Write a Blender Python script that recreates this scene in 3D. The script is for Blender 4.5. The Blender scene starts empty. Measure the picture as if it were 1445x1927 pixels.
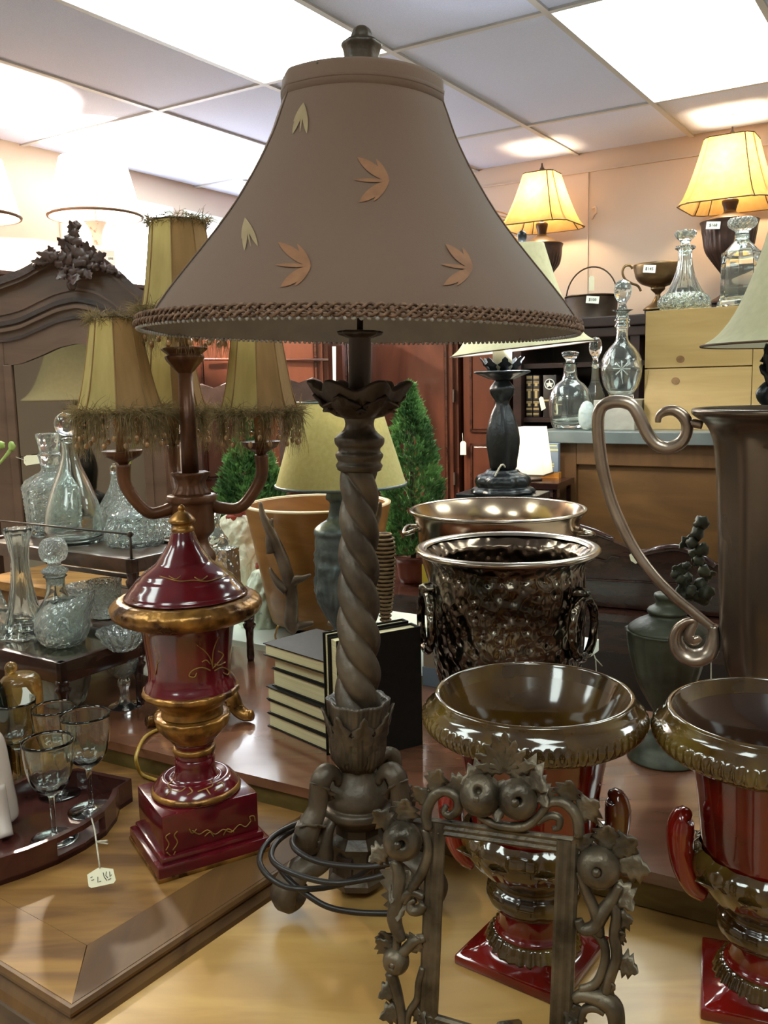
import bpy, bmesh, math, random
from mathutils import Vector, Matrix, noise as mnoise
random.seed(7)
S = bpy.context.scene
COL = S.collection
PI = math.pi
# ---------------- camera ----------------
F_PX, CX, CY, PITCH, ROLL, EYE = 1700.0, 722.5, 963.5, 0.14, -0.022, 1.48
_r = Vector((1, 0, 0)); FW = Vector((0, math.cos(PITCH), -math.sin(PITCH))); _u = _r.cross(FW)
RT = math.cos(ROLL)*_r + math.sin(ROLL)*_u
UP = -math.sin(ROLL)*_r + math.cos(ROLL)*_u
CAM = Vector((0, 0, EYE))
cd = bpy.data.cameras.new('camera'); co = bpy.data.objects.new('camera', cd); COL.objects.link(co)
co.matrix_world = Matrix(((RT.x, UP.x, -FW.x, 0), (RT.y, UP.y, -FW.y, 0), (RT.z, UP.z, -FW.z, EYE), (0, 0, 0, 1)))
cd.sensor_fit = 'HORIZONTAL'; cd.sensor_width = 36; cd.lens = F_PX/1445*36; cd.clip_start = 0.02; cd.clip_end = 60
S.camera = co
# ---------------- world, exposure ----------------
w = bpy.data.worlds.new('world'); S.world = w; w.use_nodes = True
w.node_tree.nodes['Background'].inputs[0].default_value = (0.9, 0.93, 1, 1)
w.node_tree.nodes['Background'].inputs[1].default_value = 0.25
S.view_settings.view_transform = 'Standard'; S.view_settings.look = 'None'
S.view_settings.exposure = 0.18; S.view_settings.gamma = 1; S.view_settings.use_curve_mapping = False
S.cycles.max_bounces = 26; S.cycles.transmission_bounces = 24; S.cycles.transparent_max_bounces = 16
S.cycles.diffuse_bounces = 4; S.cycles.glossy_bounces = 5
S.cycles.sample_clamp_indirect = 6; S.cycles.caustics_reflective = False; S.cycles.caustics_refractive = True; S.cycles.blur_glossy = 0.6
S.cycles.use_denoising = True
PANEL_W = 12.0          # radiance of the fluorescent panels
LAMP_W = 27.0          # watts of the warm lamp bulbs

# ---------------- geometry helpers ----------------
def ray(px, py):
    return RT*((px-CX)/F_PX) - UP*((py-CY)/F_PX) + FW
def W(px, py, z=None, D=None, dep=None):
    """point seen at a pixel, on the level z (relative to the eye), or at distance D along y"""
    d = ray(px, py)
    if z is not None: d = d*(z/d.z)
    elif D is not None: d = d*(D/d.y)
    return CAM + d
class Plane:
    """upright working plane through P with its own yaw and lean"""
    def __init__(s, P, yaw=0.0, lean=0.0):
        s.P = Vector(P); s.w = Vector((math.cos(yaw), math.sin(yaw), 0)); back = Vector((-math.sin(yaw), math.cos(yaw), 0))
        s.v = Vector((0, 0, 1))*math.cos(lean) + back*math.sin(lean); s.n = s.w.cross(s.v)   # n faces the viewer
    def at(s, px, py, off=0.0):
        d = ray(px, py); q = s.P + s.n*off
        return CAM + d*((q-CAM).dot(s.n)/d.dot(s.n))
    def loc(s, a, b, c=0.0):
        return s.P + s.w*a + s.v*b + s.n*c
class Ax:
    """vertical axis of a turned object: standing point from the picture"""
    def __init__(s, px, py, z=None, D=None, P=None):
        s.p = Vector(P) if P is not None else W(px, py, z=z, D=D)
    def h(s, py):
        q = s.p-CAM; k = py-CY
        return -(F_PX*UP.dot(q)+k*FW.dot(q))/(F_PX*UP.z+k*FW.z)
    def s(s, py=None, h=0):
        q = s.p-CAM+Vector((0, 0, s.h(py) if py is not None else h)); return FW.dot(q)/F_PX
    def prof(s, L):
        return [(r*s.s(y), max(0.0, s.h(y))) for r, y in L]
def scale_at(P): return FW.dot(Vector(P)-CAM)/F_PX

def bm_new(): return bmesh.new()
def lathe(prof, n=40, rf=None, c=(0, 0, 0), bm=None, zf=None, a0=0.0):
    """revolve (r,z) pairs; rf(t,i,r,z)->r shapes each ring"""
    bm = bm or bmesh.new(); c = Vector(c); rings = []
    for i, (r, z) in enumerate(prof):
        if abs(r) < 1e-5: rings.append([bm.verts.new(c+Vector((0, 0, z)))]); continue
        row = []
        for k in range(n):
            t = a0+2*PI*k/n; rr = rf(t, i, r, z) if rf else r; zz = zf(t, i, r, z) if zf else z
            row.append(bm.verts.new(c+Vector((rr*math.cos(t), rr*math.sin(t), zz))))
        rings.append(row)
    for A, B in zip(rings, rings[1:]):
        if len(A) == 1 and len(B) == 1: continue
        for k in range(n):
            k2 = (k+1) % n
            if len(A) == 1: bm.faces.new((A[0], B[k2], B[k]))
            elif len(B) == 1: bm.faces.new((A[k], A[k2], B[0]))
            else: bm.faces.new((A[k], A[k2], B[k2], B[k]))
    return bm
def fine(prof, sub=3):
    """smooth a profile (Catmull-Rom)"""
    out = []
    for i in range(len(prof)-1):
        p0 = prof[max(i-1, 0)]; p1 = prof[i]; p2 = prof[i+1]; p3 = prof[min(i+2, len(prof)-1)]
        for k in range(sub):
            t = k/sub
            out.append(tuple(max(0, .5*((2*b)+(-a+c)*t+(2*a-5*b+4*c-d)*t*t+(-a+3*b-3*c+d)*t**3)) if j == 0 else
                             .5*((2*b)+(-a+c)*t+(2*a-5*b+4*c-d)*t*t+(-a+3*b-3*c+d)*t**3) for j, (a, b, c, d) in enumerate(zip(p0, p1, p2, p3))))
    out.append(prof[-1]); return out
def dense(prof, dz=.0035):
    out = [prof[0]]
    for (r0, z0), (r1, z1) in zip(prof, prof[1:]):
        n = max(1, int(math.hypot(r1-r0, z1-z0)/dz))
        out += [(r0+(r1-r0)*k/n, z0+(z1-z0)*k/n) for k in range(1, n+1)]
    return out
def cutglass(rf, k=7, q=150, amp=.035, nout=10**6):
    def f(a, i, r, z):
        r2 = rf(a, i, r, z) if rf else r
        return r2*(1+amp*(abs(math.cos(k*a+z*q))+abs(math.cos(k*a-z*q))-1.2)) if i < nout else r2*.97
    return f
def cr(pts, sub=4):
    out = []; P = [Vector(p) for p in pts]
    for i in range(len(P)-1):
        a = P[max(i-1, 0)]; b = P[i]; c = P[i+1]; d = P[min(i+2, len(P)-1)]
        for k in range(sub):
            t = k/sub; out.append(.5*((2*b)+(c-a)*t+(2*a-5*b+4*c-d)*t*t+(3*b-a-3*c+d)*t**3))
    out.append(P[-1]); return out
def tube(pts, rad, n=8, bm=None, smooth=4, flat=1.0, closed=False):
    """round bar along a path; rad a number or one per point"""
    bm = bm or bmesh.new()
    R = list(rad) if isinstance(rad, (list, tuple)) else [rad]*len(pts)
    if smooth > 1:
        R = [R[min(int(i/smooth), len(R)-1)]*(1-(i % smooth)/smooth)+R[min(int(i/smooth)+1, len(R)-1)]*((i % smooth)/smooth) for i in range((len(pts)-1)*smooth+1)]
        P = cr(pts, smooth)
    else: P = [Vector(p) for p in pts]
    rings = []; prev = None
    for i, p in enumerate(P):
        t = (P[min(i+1, len(P)-1)]-P[max(i-1, 0)])
        if t.length < 1e-9: t = Vector((0, 0, 1))
        t.normalize()
        if prev is None:
            a = Vector((0, 0, 1)) if abs(t.z) < .9 else Vector((1, 0, 0)); nrm = (a-t*a.dot(t)).normalized()
        else: nrm = prev-t*prev.dot(t); nrm = nrm.normalized() if nrm.length > 1e-6 else t.orthogonal().normalized()
        prev = nrm; b = t.cross(nrm)
        rings.append([bm.verts.new(p+(nrm*math.cos(2*PI*k/n)+b*math.sin(2*PI*k/n)*flat)*R[i]) for k in range(n)])
    for A, B in zip(rings, rings[1:]):
        for k in range(n): bm.faces.new((A[k], A[(k+1) % n], B[(k+1) % n], B[k]))
    if not closed:
        bm.faces.new(rings[0][::-1]); bm.faces.new(rings[-1])
    else:
        A, B = rings[-1], rings[0]
        for k in range(n): bm.faces.new((A[k], A[(k+1) % n], B[(k+1) % n], B[k]))
    return bm
def box(P, x, y, z, bm=None, yaw=0.0, bev=0.0):
    """box with its own x axis turned by yaw; x,y,z are (lo,hi) in that frame about P"""
    bm = bm or bmesh.new(); P = Vector(P); cx, sx = math.cos(yaw), math.sin(yaw)
    vs = [bm.verts.new(P+Vector((a*cx-b*sx, a*sx+b*cx, c))) for c in z for b in y for a in x]
    fs = [bm.faces.new([vs[i] for i in f]) for f in ((0, 2, 3, 1), (4, 5, 7, 6), (0, 1, 5, 4), (2, 6, 7, 3), (0, 4, 6, 2), (1, 3, 7, 5))]
    if bev:
        es = {e for f in fs for e in f.edges}
        bmesh.ops.bevel(bm, geom=list(es), offset=bev, segments=2, affect='EDGES', profile=.6)
    return bm
def prism(pts, off, bm=None, bev=0.0):
    """closed outline (world points, seen anticlockwise or not) pushed along off"""
    bm = bm or bmesh.new(); off = Vector(off)
    A = [bm.verts.new(Vector(p)) for p in pts]; B = [bm.verts.new(Vector(p)+off) for p in pts]; n = len(A)
    fa = bm.faces.new(A); fb = bm.faces.new(B[::-1])
    side = [bm.faces.new((A[(k+1) % n], A[k], B[k], B[(k+1) % n])) for k in range(n)]
    if bev: bmesh.ops.bevel(bm, geom=list(fa.edges)+list(fb.edges), offset=bev, segments=1, affect='EDGES')
    bmesh.ops.triangulate(bm, faces=[f for f in bm.faces if len(f.verts) > 4])
    return bm
def ball(c, r, bm=None, n=10, sq=(1, 1, 1), rough=0.0):
    bm = bm or bmesh.new(); c = Vector(c); k0 = len(bm.verts)
    prof = [(math.sin(PI*i/n), -math.cos(PI*i/n)) for i in range(n+1)]; prof[0] = (0, -1); prof[-1] = (0, 1)
    b2 = lathe(prof, n=n*2 if n > 4 else 8)
    vm = {}
    for v in b2.verts:
        q = Vector((v.co.x*r*sq[0], v.co.y*r*sq[1], v.co.z*r*sq[2]))
        if rough: q *= 1+rough*mnoise.noise(v.co*2.5+c*30)
        vm[v.index] = None; v.index = -1
        vm[v] = bm.verts.new(c+q)
    for f in b2.faces: bm.faces.new([vm[v] for v in f.verts])
    b2.free(); return bm
def leaf(P, d, nrm, L, Wd, bm, curl=0.3, lobes=3, th=0.0):
    """a lobed leaf blade from P along d, facing nrm, curling over at its tip"""
    P = Vector(P); d = Vector(d).normalized(); nrm = Vector(nrm); nrm = (nrm-d*nrm.dot(d)).normalized(); s = d.cross(nrm)
    N = 2*lobes+2; rows = []
    for i in range(N+1):
        t = i/N; wd = Wd*(math.sin(PI*min(1, t*.9+.1))**.6)*(1+.28*(1 if i % 2 else -1))*(.55+.6*math.sin(PI*min(t*1.1, 1)))*(0.05 if i == N else 1)
        c = P+d*(L*(math.sin(t*curl*1.6)/(curl*1.6) if curl else t))+nrm*(L*curl*t*t*.8)
        rows.append([c+s*wd*.5-nrm*wd*.12, c+s*wd*.22+nrm*wd*.03, c-nrm*wd*.10, c-s*wd*.22+nrm*wd*.03, c-s*wd*.5-nrm*wd*.12])
    th = th or Wd*.10
    A = [[bm.verts.new(q) for q in r] for r in rows]; B = [[bm.verts.new(q-nrm*th) for q in r] for r in rows]
    for X, fl in ((A, 0), (B, 1)):
        for a, b in zip(X, X[1:]):
            for k in range(4):
                f = (a[k], a[k+1], b[k+1], b[k]); bm.faces.new(f if fl else f[::-1])
    for a, b, c_, d_ in [(A[i][0], A[i+1][0], B[i+1][0], B[i][0]) for i in range(N)]+[(A[i+1][4], A[i][4], B[i][4], B[i+1][4]) for i in range(N)]:
        bm.faces.new((a, b, c_, d_))
    bm.faces.new([A[0][k] for k in range(5)]+[B[0][k] for k in range(4, -1, -1)]); bm.faces.new([A[-1][k] for k in range(4, -1, -1)]+[B[-1][k] for k in range(5)])
    return bm

# ---------------- objects ----------------
ORG = {}
def link(o, name=None):
    COL.objects.link(o); return o
def tag(o, label=None, cat=None, group=None, kind=None):
    if label: o['label'] = label
    if cat: o['category'] = cat
    if group: o['group'] = group
    if kind: o['kind'] = kind
    return o
def thing(name, P, label, cat, group=None):
    o = bpy.data.objects.new(name, None); o.empty_display_size = .05; COL.objects.link(o)
    o.location = Vector(P); ORG[o] = Vector(P); return tag(o, label, cat, group)
def obj(name, bm, m, parent=None, smooth=True, P=None, label=None, cat=None, group=None, kind=None, rec=True):
    """a mesh given in world coordinates becomes one object (a child of parent, or a thing with its origin at P)"""
    o0 = ORG[parent] if parent is not None else Vector(P) if P is not None else Vector((0, 0, 0))
    if rec: bmesh.ops.recalc_face_normals(bm, faces=bm.faces)
    bmesh.ops.translate(bm, verts=bm.verts, vec=-o0)
    me = bpy.data.meshes.new(name); bm.to_mesh(me); bm.free()
    if smooth is True: me.shade_smooth()
    elif smooth:
        me.shade_smooth(); me.set_sharp_from_angle(angle=math.radians(smooth))
    for x in (m if isinstance(m, (list, tuple)) else [m]): me.materials.append(x)
    o = bpy.data.objects.new(name, me); COL.objects.link(o)
    ORG[o] = o0
    if parent is not None: o.parent = parent
    else: o.location = o0
    tag(o, label, cat, group, kind); return o
def turn(bm, P, ang, axis='Z'):
    bmesh.ops.rotate(bm, verts=bm.verts, cent=Vector(P), matrix=Matrix.Rotation(ang, 3, axis)); return bm
def text(name, s, size, P, X, Y, m, parent=None, ext=.0004):
    """raised flat lettering as a mesh, centred at P, running along X with up Y"""
    cu = bpy.data.curves.new(name, 'FONT'); cu.body = s; cu.size = size; cu.extrude = ext; cu.align_x = 'CENTER'; cu.align_y = 'CENTER'; cu.resolution_u = 2
    t = bpy.data.objects.new('tmp', cu); COL.objects.link(t); bpy.context.view_layer.update()
    me = bpy.data.meshes.new_from_object(t.evaluated_get(bpy.context.evaluated_depsgraph_get())); COL.objects.unlink(t); bpy.data.objects.remove(t)
    X = Vector(X).normalized(); Y = Vector(Y).normalized(); Z = X.cross(Y); o0 = ORG[parent] if parent else Vector((0, 0, 0)); P = Vector(P)
    M4 = Matrix(((X.x, Y.x, Z.x, P.x-o0.x), (X.y, Y.y, Z.y, P.y-o0.y), (X.z, Y.z, Z.z, P.z-o0.z), (0, 0, 0, 1)))
    me.transform(M4); me.materials.clear(); me.materials.append(m)
    o = bpy.data.objects.new(name, me); COL.objects.link(o); ORG[o] = o0
    if parent: o.parent = parent
    return o
def copy_tree(o, loc=None, rz=None, **kw):
    c = o.copy(); COL.objects.link(c); ORG[c] = Vector(loc) if loc is not None else ORG[o]
    for ch in o.children:
        k = copy_tree(ch); k.parent = c
    if loc is not None: c.location = loc
    if rz is not None: c.rotation_euler.z = rz
    tag(c, **kw); return c

# ---------------- materials ----------------
def lin(h):
    h = h.lstrip('#'); c = [int(h[i:i+2], 16)/255 for i in (0, 2, 4)]
    return tuple(x/12.92 if x <= .04045 else ((x+.055)/1.055)**2.4 for x in c)+(1,)
def mat(name, c1, c2=None, rough=.5, metal=0.0, scale=8, bump=0.0, bscale=None, kind='noise', coat=0.0, trans=0.0, ior=1.45,
        stretch=(1, 1, 1), emit=None, es=0.0, spec=None, sheen=0.0, c3=None, detail=4, alpha=None, thr=(.35, .65), rvar=0.0, tl=0.0):
    m = bpy.data.materials.new(name); m.use_nodes = True; nt = m.node_tree; N = nt.nodes; L = nt.links
    b = N['Principled BSDF']; b.inputs['Roughness'].default_value = rough; b.inputs['Metallic'].default_value = metal
    b.inputs['IOR'].default_value = ior; b.inputs['Transmission Weight'].default_value = trans; b.inputs['Coat Weight'].default_value = coat
    b.inputs['Coat Roughness'].default_value = .08
    if spec is not None: b.inputs['Specular IOR Level'].default_value = spec
    if sheen: b.inputs['Sheen Weight'].default_value = sheen
    b.inputs['Base Color'].default_value = lin(c1)
    tc = N.new('ShaderNodeTexCoord'); mp = N.new('ShaderNodeMapping'); mp.inputs['Scale'].default_value = stretch
    L.new(tc.outputs['Object'], mp.inputs[0])
    col = None
    if c2:
        if kind == 'wood':
            n0 = N.new('ShaderNodeTexNoise'); n0.inputs['Scale'].default_value = scale; n0.inputs['Detail'].default_value = 6; n0.inputs['Distortion'].default_value = .8
        elif kind == 'vor':
            n0 = N.new('ShaderNodeTexVoronoi'); n0.inputs['Scale'].default_value = scale
        else:
            n0 = N.new('ShaderNodeTexNoise'); n0.inputs['Scale'].default_value = scale; n0.inputs['Detail'].default_value = detail
        L.new(mp.outputs[0], n0.inputs['Vector'])
        rp = N.new('ShaderNodeValToRGB'); rp.color_ramp.elements[0].color = lin(c1); rp.color_ramp.elements[1].color = lin(c2)
        rp.color_ramp.elements[0].position = thr[0]; rp.color_ramp.elements[1].position = thr[1]
        if c3: e = rp.color_ramp.elements.new((thr[0]+thr[1])/2); e.color = lin(c3)
        L.new(n0.outputs[0], rp.inputs[0]); L.new(rp.outputs[0], b.inputs['Base Color']); col = rp.outputs[0]
        if rvar:
            mr = N.new('ShaderNodeMapRange'); mr.inputs['To Min'].default_value = rough-rvar; mr.inputs['To Max'].default_value = rough+rvar
            L.new(n0.outputs[0], mr.inputs[0]); L.new(mr.outputs[0], b.inputs['Roughness'])
    if bump:
        if kind == 'vor' or kind == 'hammer':
            nb = N.new('ShaderNodeTexVoronoi'); nb.feature = 'SMOOTH_F1'
        else: nb = N.new('ShaderNodeTexNoise'); nb.inputs['Detail'].default_value = 3
        nb.inputs['Scale'].default_value = bscale or scale*3; L.new(mp.outputs[0], nb.inputs['Vector'])
        bp = N.new('ShaderNodeBump'); bp.inputs['Strength'].default_value = bump; bp.inputs['Distance'].default_value = .012 if kind == 'hammer' else .004
        L.new(nb.outputs[0], bp.inputs['Height']); L.new(bp.outputs[0], b.inputs['Normal'])
    if es: b.inputs['Emission Color'].default_value = lin(emit or c1); b.inputs['Emission Strength'].default_value = es
    if tl:   # cloth that lets light through
        tr = N.new('ShaderNodeBsdfTranslucent'); mx = N.new('ShaderNodeMixShader'); mx.inputs[0].default_value = tl
        if col: L.new(col, tr.inputs[0])
        else: tr.inputs[0].default_value = lin(c1)
        out = N['Material Output']; L.new(b.outputs[0], mx.inputs[1]); L.new(tr.outputs[0], mx.inputs[2]); L.new(mx.outputs[0], out.inputs[0])
    return m
def glassmat(name, tint='#f4fbf8', bump=0.0, bscale=60, kind='vor', rough=.02, ior=1.5):
    """clear glass; light passes its shadow as thin glass does"""
    m = mat(name, tint, rough=rough, trans=1.0, ior=ior, bump=bump, bscale=bscale, kind=kind)
    return m
M = dict(
  bronze=mat('aged bronze resin', '#33291f', '#5e5040', rough=.42, metal=.25, scale=14, bump=.35, bscale=70, rvar=.08),
  bronze_dk=mat('dark bronze', '#2c211b', '#43342a', rough=.45, metal=.2, scale=12, bump=.3, bscale=60),
  frame=mat('antique pewter bronze', '#332b21', '#675a48', rough=.4, metal=.5, scale=22, bump=.4, bscale=90, rvar=.1),
  shade_brown=mat('brown silk shade', '#664d3c', rough=.78, sheen=.15, tl=.10, bump=.08, bscale=500),
  shade_lining=mat('grey shade lining', '#a39a90', '#97908a', rough=.8, scale=30, tl=.1),
  braid=mat('woven braid', '#46301f', '#7c5c46', rough=.85, scale=160, bump=.6, bscale=260),
  leafprint=mat('tan leaf print', '#7c5438', '#8c6040', rough=.7, scale=40, tl=.1),
  leafprint2=mat('pale leaf print', '#847050', '#907c5a', rough=.7, scale=40),
  gold=mat('worn gilding', '#40240f', '#a87838', rough=.3, metal=.6, scale=26, bump=.3, bscale=80, rvar=.1),
  burgundy=mat('burgundy lacquer', '#4a0d14', '#5e1018', rough=.16, scale=20, coat=.6),
  red_glaze=mat('red glaze', '#6e0d08', '#470c06', rough=.12, scale=9, coat=.8),
  olive_glaze=mat('olive brown glaze', '#2e1e0a', '#5a481c', c3='#443010', rough=.1, scale=13, coat=.9, bump=.15, bscale=25, stretch=(1, 1, .5)),
  red_olive=mat('red running into olive glaze', '#7a120a', '#54401a', c3='#5e220e', rough=.12, scale=8, coat=.8, bump=.1, bscale=25, stretch=(1, 1, .35)),
  vase_in=mat('amber inner glaze', '#2e1c08', '#4c340e', rough=.12, scale=9, coat=.7),
  vase_in_dk=mat('dark brown inner glaze', '#2c1a12', '#3c281a', rough=.15, scale=9, coat=.7),
  maple=mat('yellow maple', '#a88048', '#be9658', rough=.32, scale=3.5, kind='wood', stretch=(1, 5, 5), coat=.1, detail=6),
  oak=mat('brown pine table', '#6a4826', '#9c723c', rough=.5, scale=2.6, kind='wood', stretch=(1, 7, 7), spec=.25),
  oak_dk=mat('brown table border', '#4e341c', '#6a4a28', rough=.5, scale=3, kind='wood', stretch=(6, 1, 6), spec=.25),
  walnut=mat('polished walnut', '#66402c', '#845640', rough=.2, scale=2.4, kind='wood', stretch=(1, 6, 6), coat=.6, ior=1.6, rvar=.02),
  apron=mat('olive brown apron', '#5c4a24', '#705c32', rough=.4, scale=4, kind='wood', stretch=(1, 8, 8)),
  mahog=mat('dark mahogany', '#26140f', '#3b2019', rough=.25, scale=4, kind='wood', stretch=(2, 2, 8), coat=.3),
  mahog_top=mat('dark mahogany top', '#2a1712', '#3f2620', rough=.14, scale=3, kind='wood', stretch=(1, 8, 8), coat=.5),
  tray=mat('maroon brown tray', '#3a1b17', '#4c2721', rough=.2, scale=3, kind='wood', stretch=(1, 6, 6), coat=.4),
  etagere=mat('brown stained wood', '#3b281c', '#54392a', rough=.3, scale=5, kind='wood', stretch=(2, 8, 8), coat=.2),
  cherry=mat('red cherry wood', '#42241a', '#5c3426', rough=.22, scale=2.2, kind='wood', stretch=(3, 3, .6), coat=.4),
  cherry_dk=mat('dark cherry molding', '#301a12', '#43261b', rough=.25, scale=4, kind='wood', stretch=(1, 6, 6), coat=.3),
  armoire=mat('brown armoire wood', '#543e30', '#664c3c', rough=.35, scale=3, kind='wood', stretch=(1, 4, 4), coat=.2),
  armoire_dk=mat('carved dark wood', '#2e211b', '#43302a', rough=.4, scale=8, bump=.4, bscale=60),
  chest=mat('honey brown panel', '#5a3e1e', '#74512a', rough=.45, scale=3, kind='wood', stretch=(1, 1, 4)),
  chest_fr=mat('chest frame wood', '#543a20', '#6a4a2a', rough=.4, scale=3, kind='wood', stretch=(5, 5, 1)),
  pine=mat('knotty pine', '#b4945c', '#c0a068', rough=.55, scale=3, kind='wood', stretch=(1, 1, 9)),
  knot=mat('pine knot', '#7a5630', '#8c6840', rough=.6, scale=60),
  slate=mat('grey slate', '#545b58', '#666c68', rough=.35, scale=6),
  white_lam=mat('white tabletop', '#dde5da', '#e4ebe0', rough=.35, scale=6),
  copper=mat('tarnished silver copper', '#3c3a33', '#8c8678', c3='#54463a', rough=.22, metal=1, scale=9, bump=.9, bscale=58, kind='hammer', rvar=0),
  copper_dk=mat('tarnished copper inside', '#44342a', '#847464', rough=.24, metal=1, scale=9, bump=.5, bscale=50, kind='hammer'),
  brass_s=mat('smooth champagne metal', '#b09a84', '#c4ac90', rough=.18, metal=1, scale=5, bump=.04, bscale=30),
  rimmetal=mat('bright rolled rim', '#a89c8c', '#c4b8a8', rough=.2, metal=1, scale=20),
  pewter=mat('burnished pewter', '#5e5044', '#807062', rough=.27, metal=.8, scale=5, bump=.12, bscale=12, stretch=(1, 1, .3), rvar=.05),
  pewter_hd=mat('pewter handle', '#988676', '#c0b0a0', rough=.3, metal=.85, scale=12, bump=.2, bscale=40),
  pewter_gr=mat('greenish pewter', '#566264', '#7a8684', rough=.4, metal=.5, scale=16, bump=.5, bscale=60),
  verdigris=mat('verdigris bronze', '#343427', '#565848', rough=.5, metal=.3, scale=16, bump=.4, bscale=50),
  blackmetal=mat('black painted metal', '#17191b', '#24282a', rough=.3, metal=.3, scale=14, bump=.4, bscale=60),
  cable=mat('black brown cord', '#211a16', rough=.4), cord_gold=mat('clear gold cord', '#b08a34', '#caa450', rough=.3, scale=60),
  bookcover=mat('black book cloth', '#15120f', '#1c1814', rough=.6, scale=80, spec=.3),
  pages=mat('cream page edges', '#cdbf90', '#dfd3a8', rough=.8, scale=5, stretch=(1, 1, 60)),
  paper=mat('cream tag card', '#e6dfbe', '#efe9cc', rough=.7, scale=10), white_paper=mat('white sticker', '#e8e8dc', rough=.6),
  ink=mat('grey ink', '#55554a', rough=.7), ink_blk=mat('black ink', '#1c1c1a', rough=.7), string=mat('white string', '#cfc8b4', '#b4ad98', rough=.8, scale=200),
  fringe=mat('olive feather fringe', '#66542f', '#94805a', rough=.8, scale=70, tl=.35),
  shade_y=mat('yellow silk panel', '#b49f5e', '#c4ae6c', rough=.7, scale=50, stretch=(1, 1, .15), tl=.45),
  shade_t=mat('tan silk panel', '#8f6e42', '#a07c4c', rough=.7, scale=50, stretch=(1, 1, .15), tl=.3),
  amber=mat('amber glass bead', '#b08050', rough=.06, trans=.35, ior=1.5, coat=.8),
  redbronze=mat('reddish bronze', '#4a2c1c', '#6a4228', rough=.35, metal=.3, scale=12, bump=.3, bscale=50),
  candle=mat('tan candle sleeve', '#8a5c34', '#9c6c40', rough=.6, scale=20), ivory=mat('ivory candle sleeve', '#cfc6a4', '#dad2b4', rough=.6, scale=20),
  shade_c=mat('cream silk shade', '#cfcaa4', '#d8d2ae', rough=.7, scale=60, tl=.35),
  shade_cl=mat('cream white lining', '#e2e4e0', rough=.8, tl=.3),
  shade_g=mat('pale yellow linen shade', '#cdc07c', '#d6ca88', rough=.8, scale=90, tl=.35),
  shade_lit=mat('lit ivory shade', '#e2bc74', '#e8c684', rough=.8, scale=30, tl=.6),
  shade_trim=mat('brown shade piping', '#4e361f', rough=.8), shade_w=mat('white pleated shade', '#ece8dc', rough=.8, tl=.55),
  urn_dk=mat('dark fluted bronze', '#2e1f1a', '#453129', rough=.4, metal=.3, scale=14),
  iron=mat('dark cast iron', '#33281f', '#42362b', rough=.5, metal=.5, scale=14, bump=.2),
  brass_old=mat('old brass bronze', '#5e4a32', '#7c6442', rough=.35, metal=.7, scale=12),
  tree=mat('conifer green', '#2a4c26', '#6a9650', rough=.6, scale=14, tl=.3), twig=mat('trunk bark', '#3a2a1c', rough=.8),
  pot=mat('brown red pot', '#5c2c20', '#6e3828', rough=.3, scale=8),
  poplar=mat('bentwood veneer', '#865829', '#9c6a36', rough=.4, scale=3, kind='wood', stretch=(2, 2, 8), coat=.2),
  poplar_rim=mat('pale wood rim', '#d4b890', '#dcc4a0', rough=.5, scale=8),
  antler=mat('grey brown antler', '#5c4c3e', '#8a7866', rough=.4, scale=14, metal=.35, bump=.3, bscale=40),
  silver=mat('polished silver', '#b8ac9c', rough=.12, metal=1),
  porcelain=mat('cream white porcelain', '#d4d0b4', '#e4e0c8', rough=.25, scale=14, coat=.3, bump=1.0, bscale=60),
  porc_sp=mat('speckled porcelain', '#d4dcc4', '#8c9486', rough=.3, scale=34, thr=(.62, .7), coat=.3),
  porc_pink=mat('pinkish white porcelain', '#c4b0a4', '#d4c4b8', rough=.25, scale=6, coat=.4), comb=mat('red comb glaze', '#7a2a1e', '#9c4230', rough=.3, scale=20), beak=mat('orange beak', '#a8683a', rough=.4),
  wicker=mat('tan wicker', '#9c7c54', '#b89a70', rough=.7, scale=40), yellow=mat('yellow packet', '#b8a42c', '#cbb83c', rough=.5, scale=10),
  amberglass=mat('amber cut glass', '#b08a48', rough=.1, trans=.75, ior=1.45, bump=.4, bscale=60), darkbottle=mat('dark green black glass', '#0e1412', rough=.1),
  ceil=mat('ceiling tile', '#ccd4ee', '#c2cbe6', rough=.9, scale=200, bump=.25, bscale=260), grid=mat('ceiling grid metal', '#b8b8b8', rough=.5), panel=mat('lit diffuser', '#ffffff', rough=.8, emit='#e4f2ee', es=PANEL_W),
  wall=mat('pinkish beige wall', '#c6b4a6', '#c2b0a2', rough=.8, scale=3), floorm=mat('pale vinyl floor', '#c4bcae', '#cec8bc', rough=.6, scale=60),
  darkbook=mat('dark cabinet wood', '#1e1311', '#2c1c18', rough=.3, scale=4, kind='wood', stretch=(1, 1, 6), coat=.2),
  leather=mat('dark leather binding', '#1d1512', rough=.45), goldleaf=mat('gold tooling', '#b8a070', rough=.4, metal=.5), starm=mat('silver emblem', '#d8d8d0', rough=.4),
  greybook=mat('blue grey jacket', '#6c7884', '#748090', rough=.5, scale=5), orange=mat('orange cover', '#b8782c', rough=.5), yellowtext=mat('yellow print', '#d4c46a', rough=.6),
  straw=mat('tan ribbed straw', '#a0784c', '#c09868', rough=.7, scale=9, stretch=(9, 1, 1)), mirror=mat('dim mirror glass', '#8c8478', rough=.03, metal=1),
  fern=mat('light green bud', '#8aa050', '#a0b460', rough=.5, scale=20), strip=mat('metal valance strip', '#8890a0', rough=.4, metal=.6),
  porc_w=mat('floral white porcelain', '#e8dcd0', '#d89c8c', rough=.25, scale=26, thr=(.6, .66), coat=.4), liner=mat('amber gelled liner', '#2c2416', rough=.4),
  bulb=mat('glowing bulb', '#ffffff', emit='#ffd9a0', es=30), bulb_w=mat('glowing white bulb', '#ffffff', emit='#fff0d8', es=40),
)
GS = glassmat('clear stemware', rough=.03); GS.node_tree.nodes['Principled BSDF'].inputs['Transmission Weight'].default_value = 1.0
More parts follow.
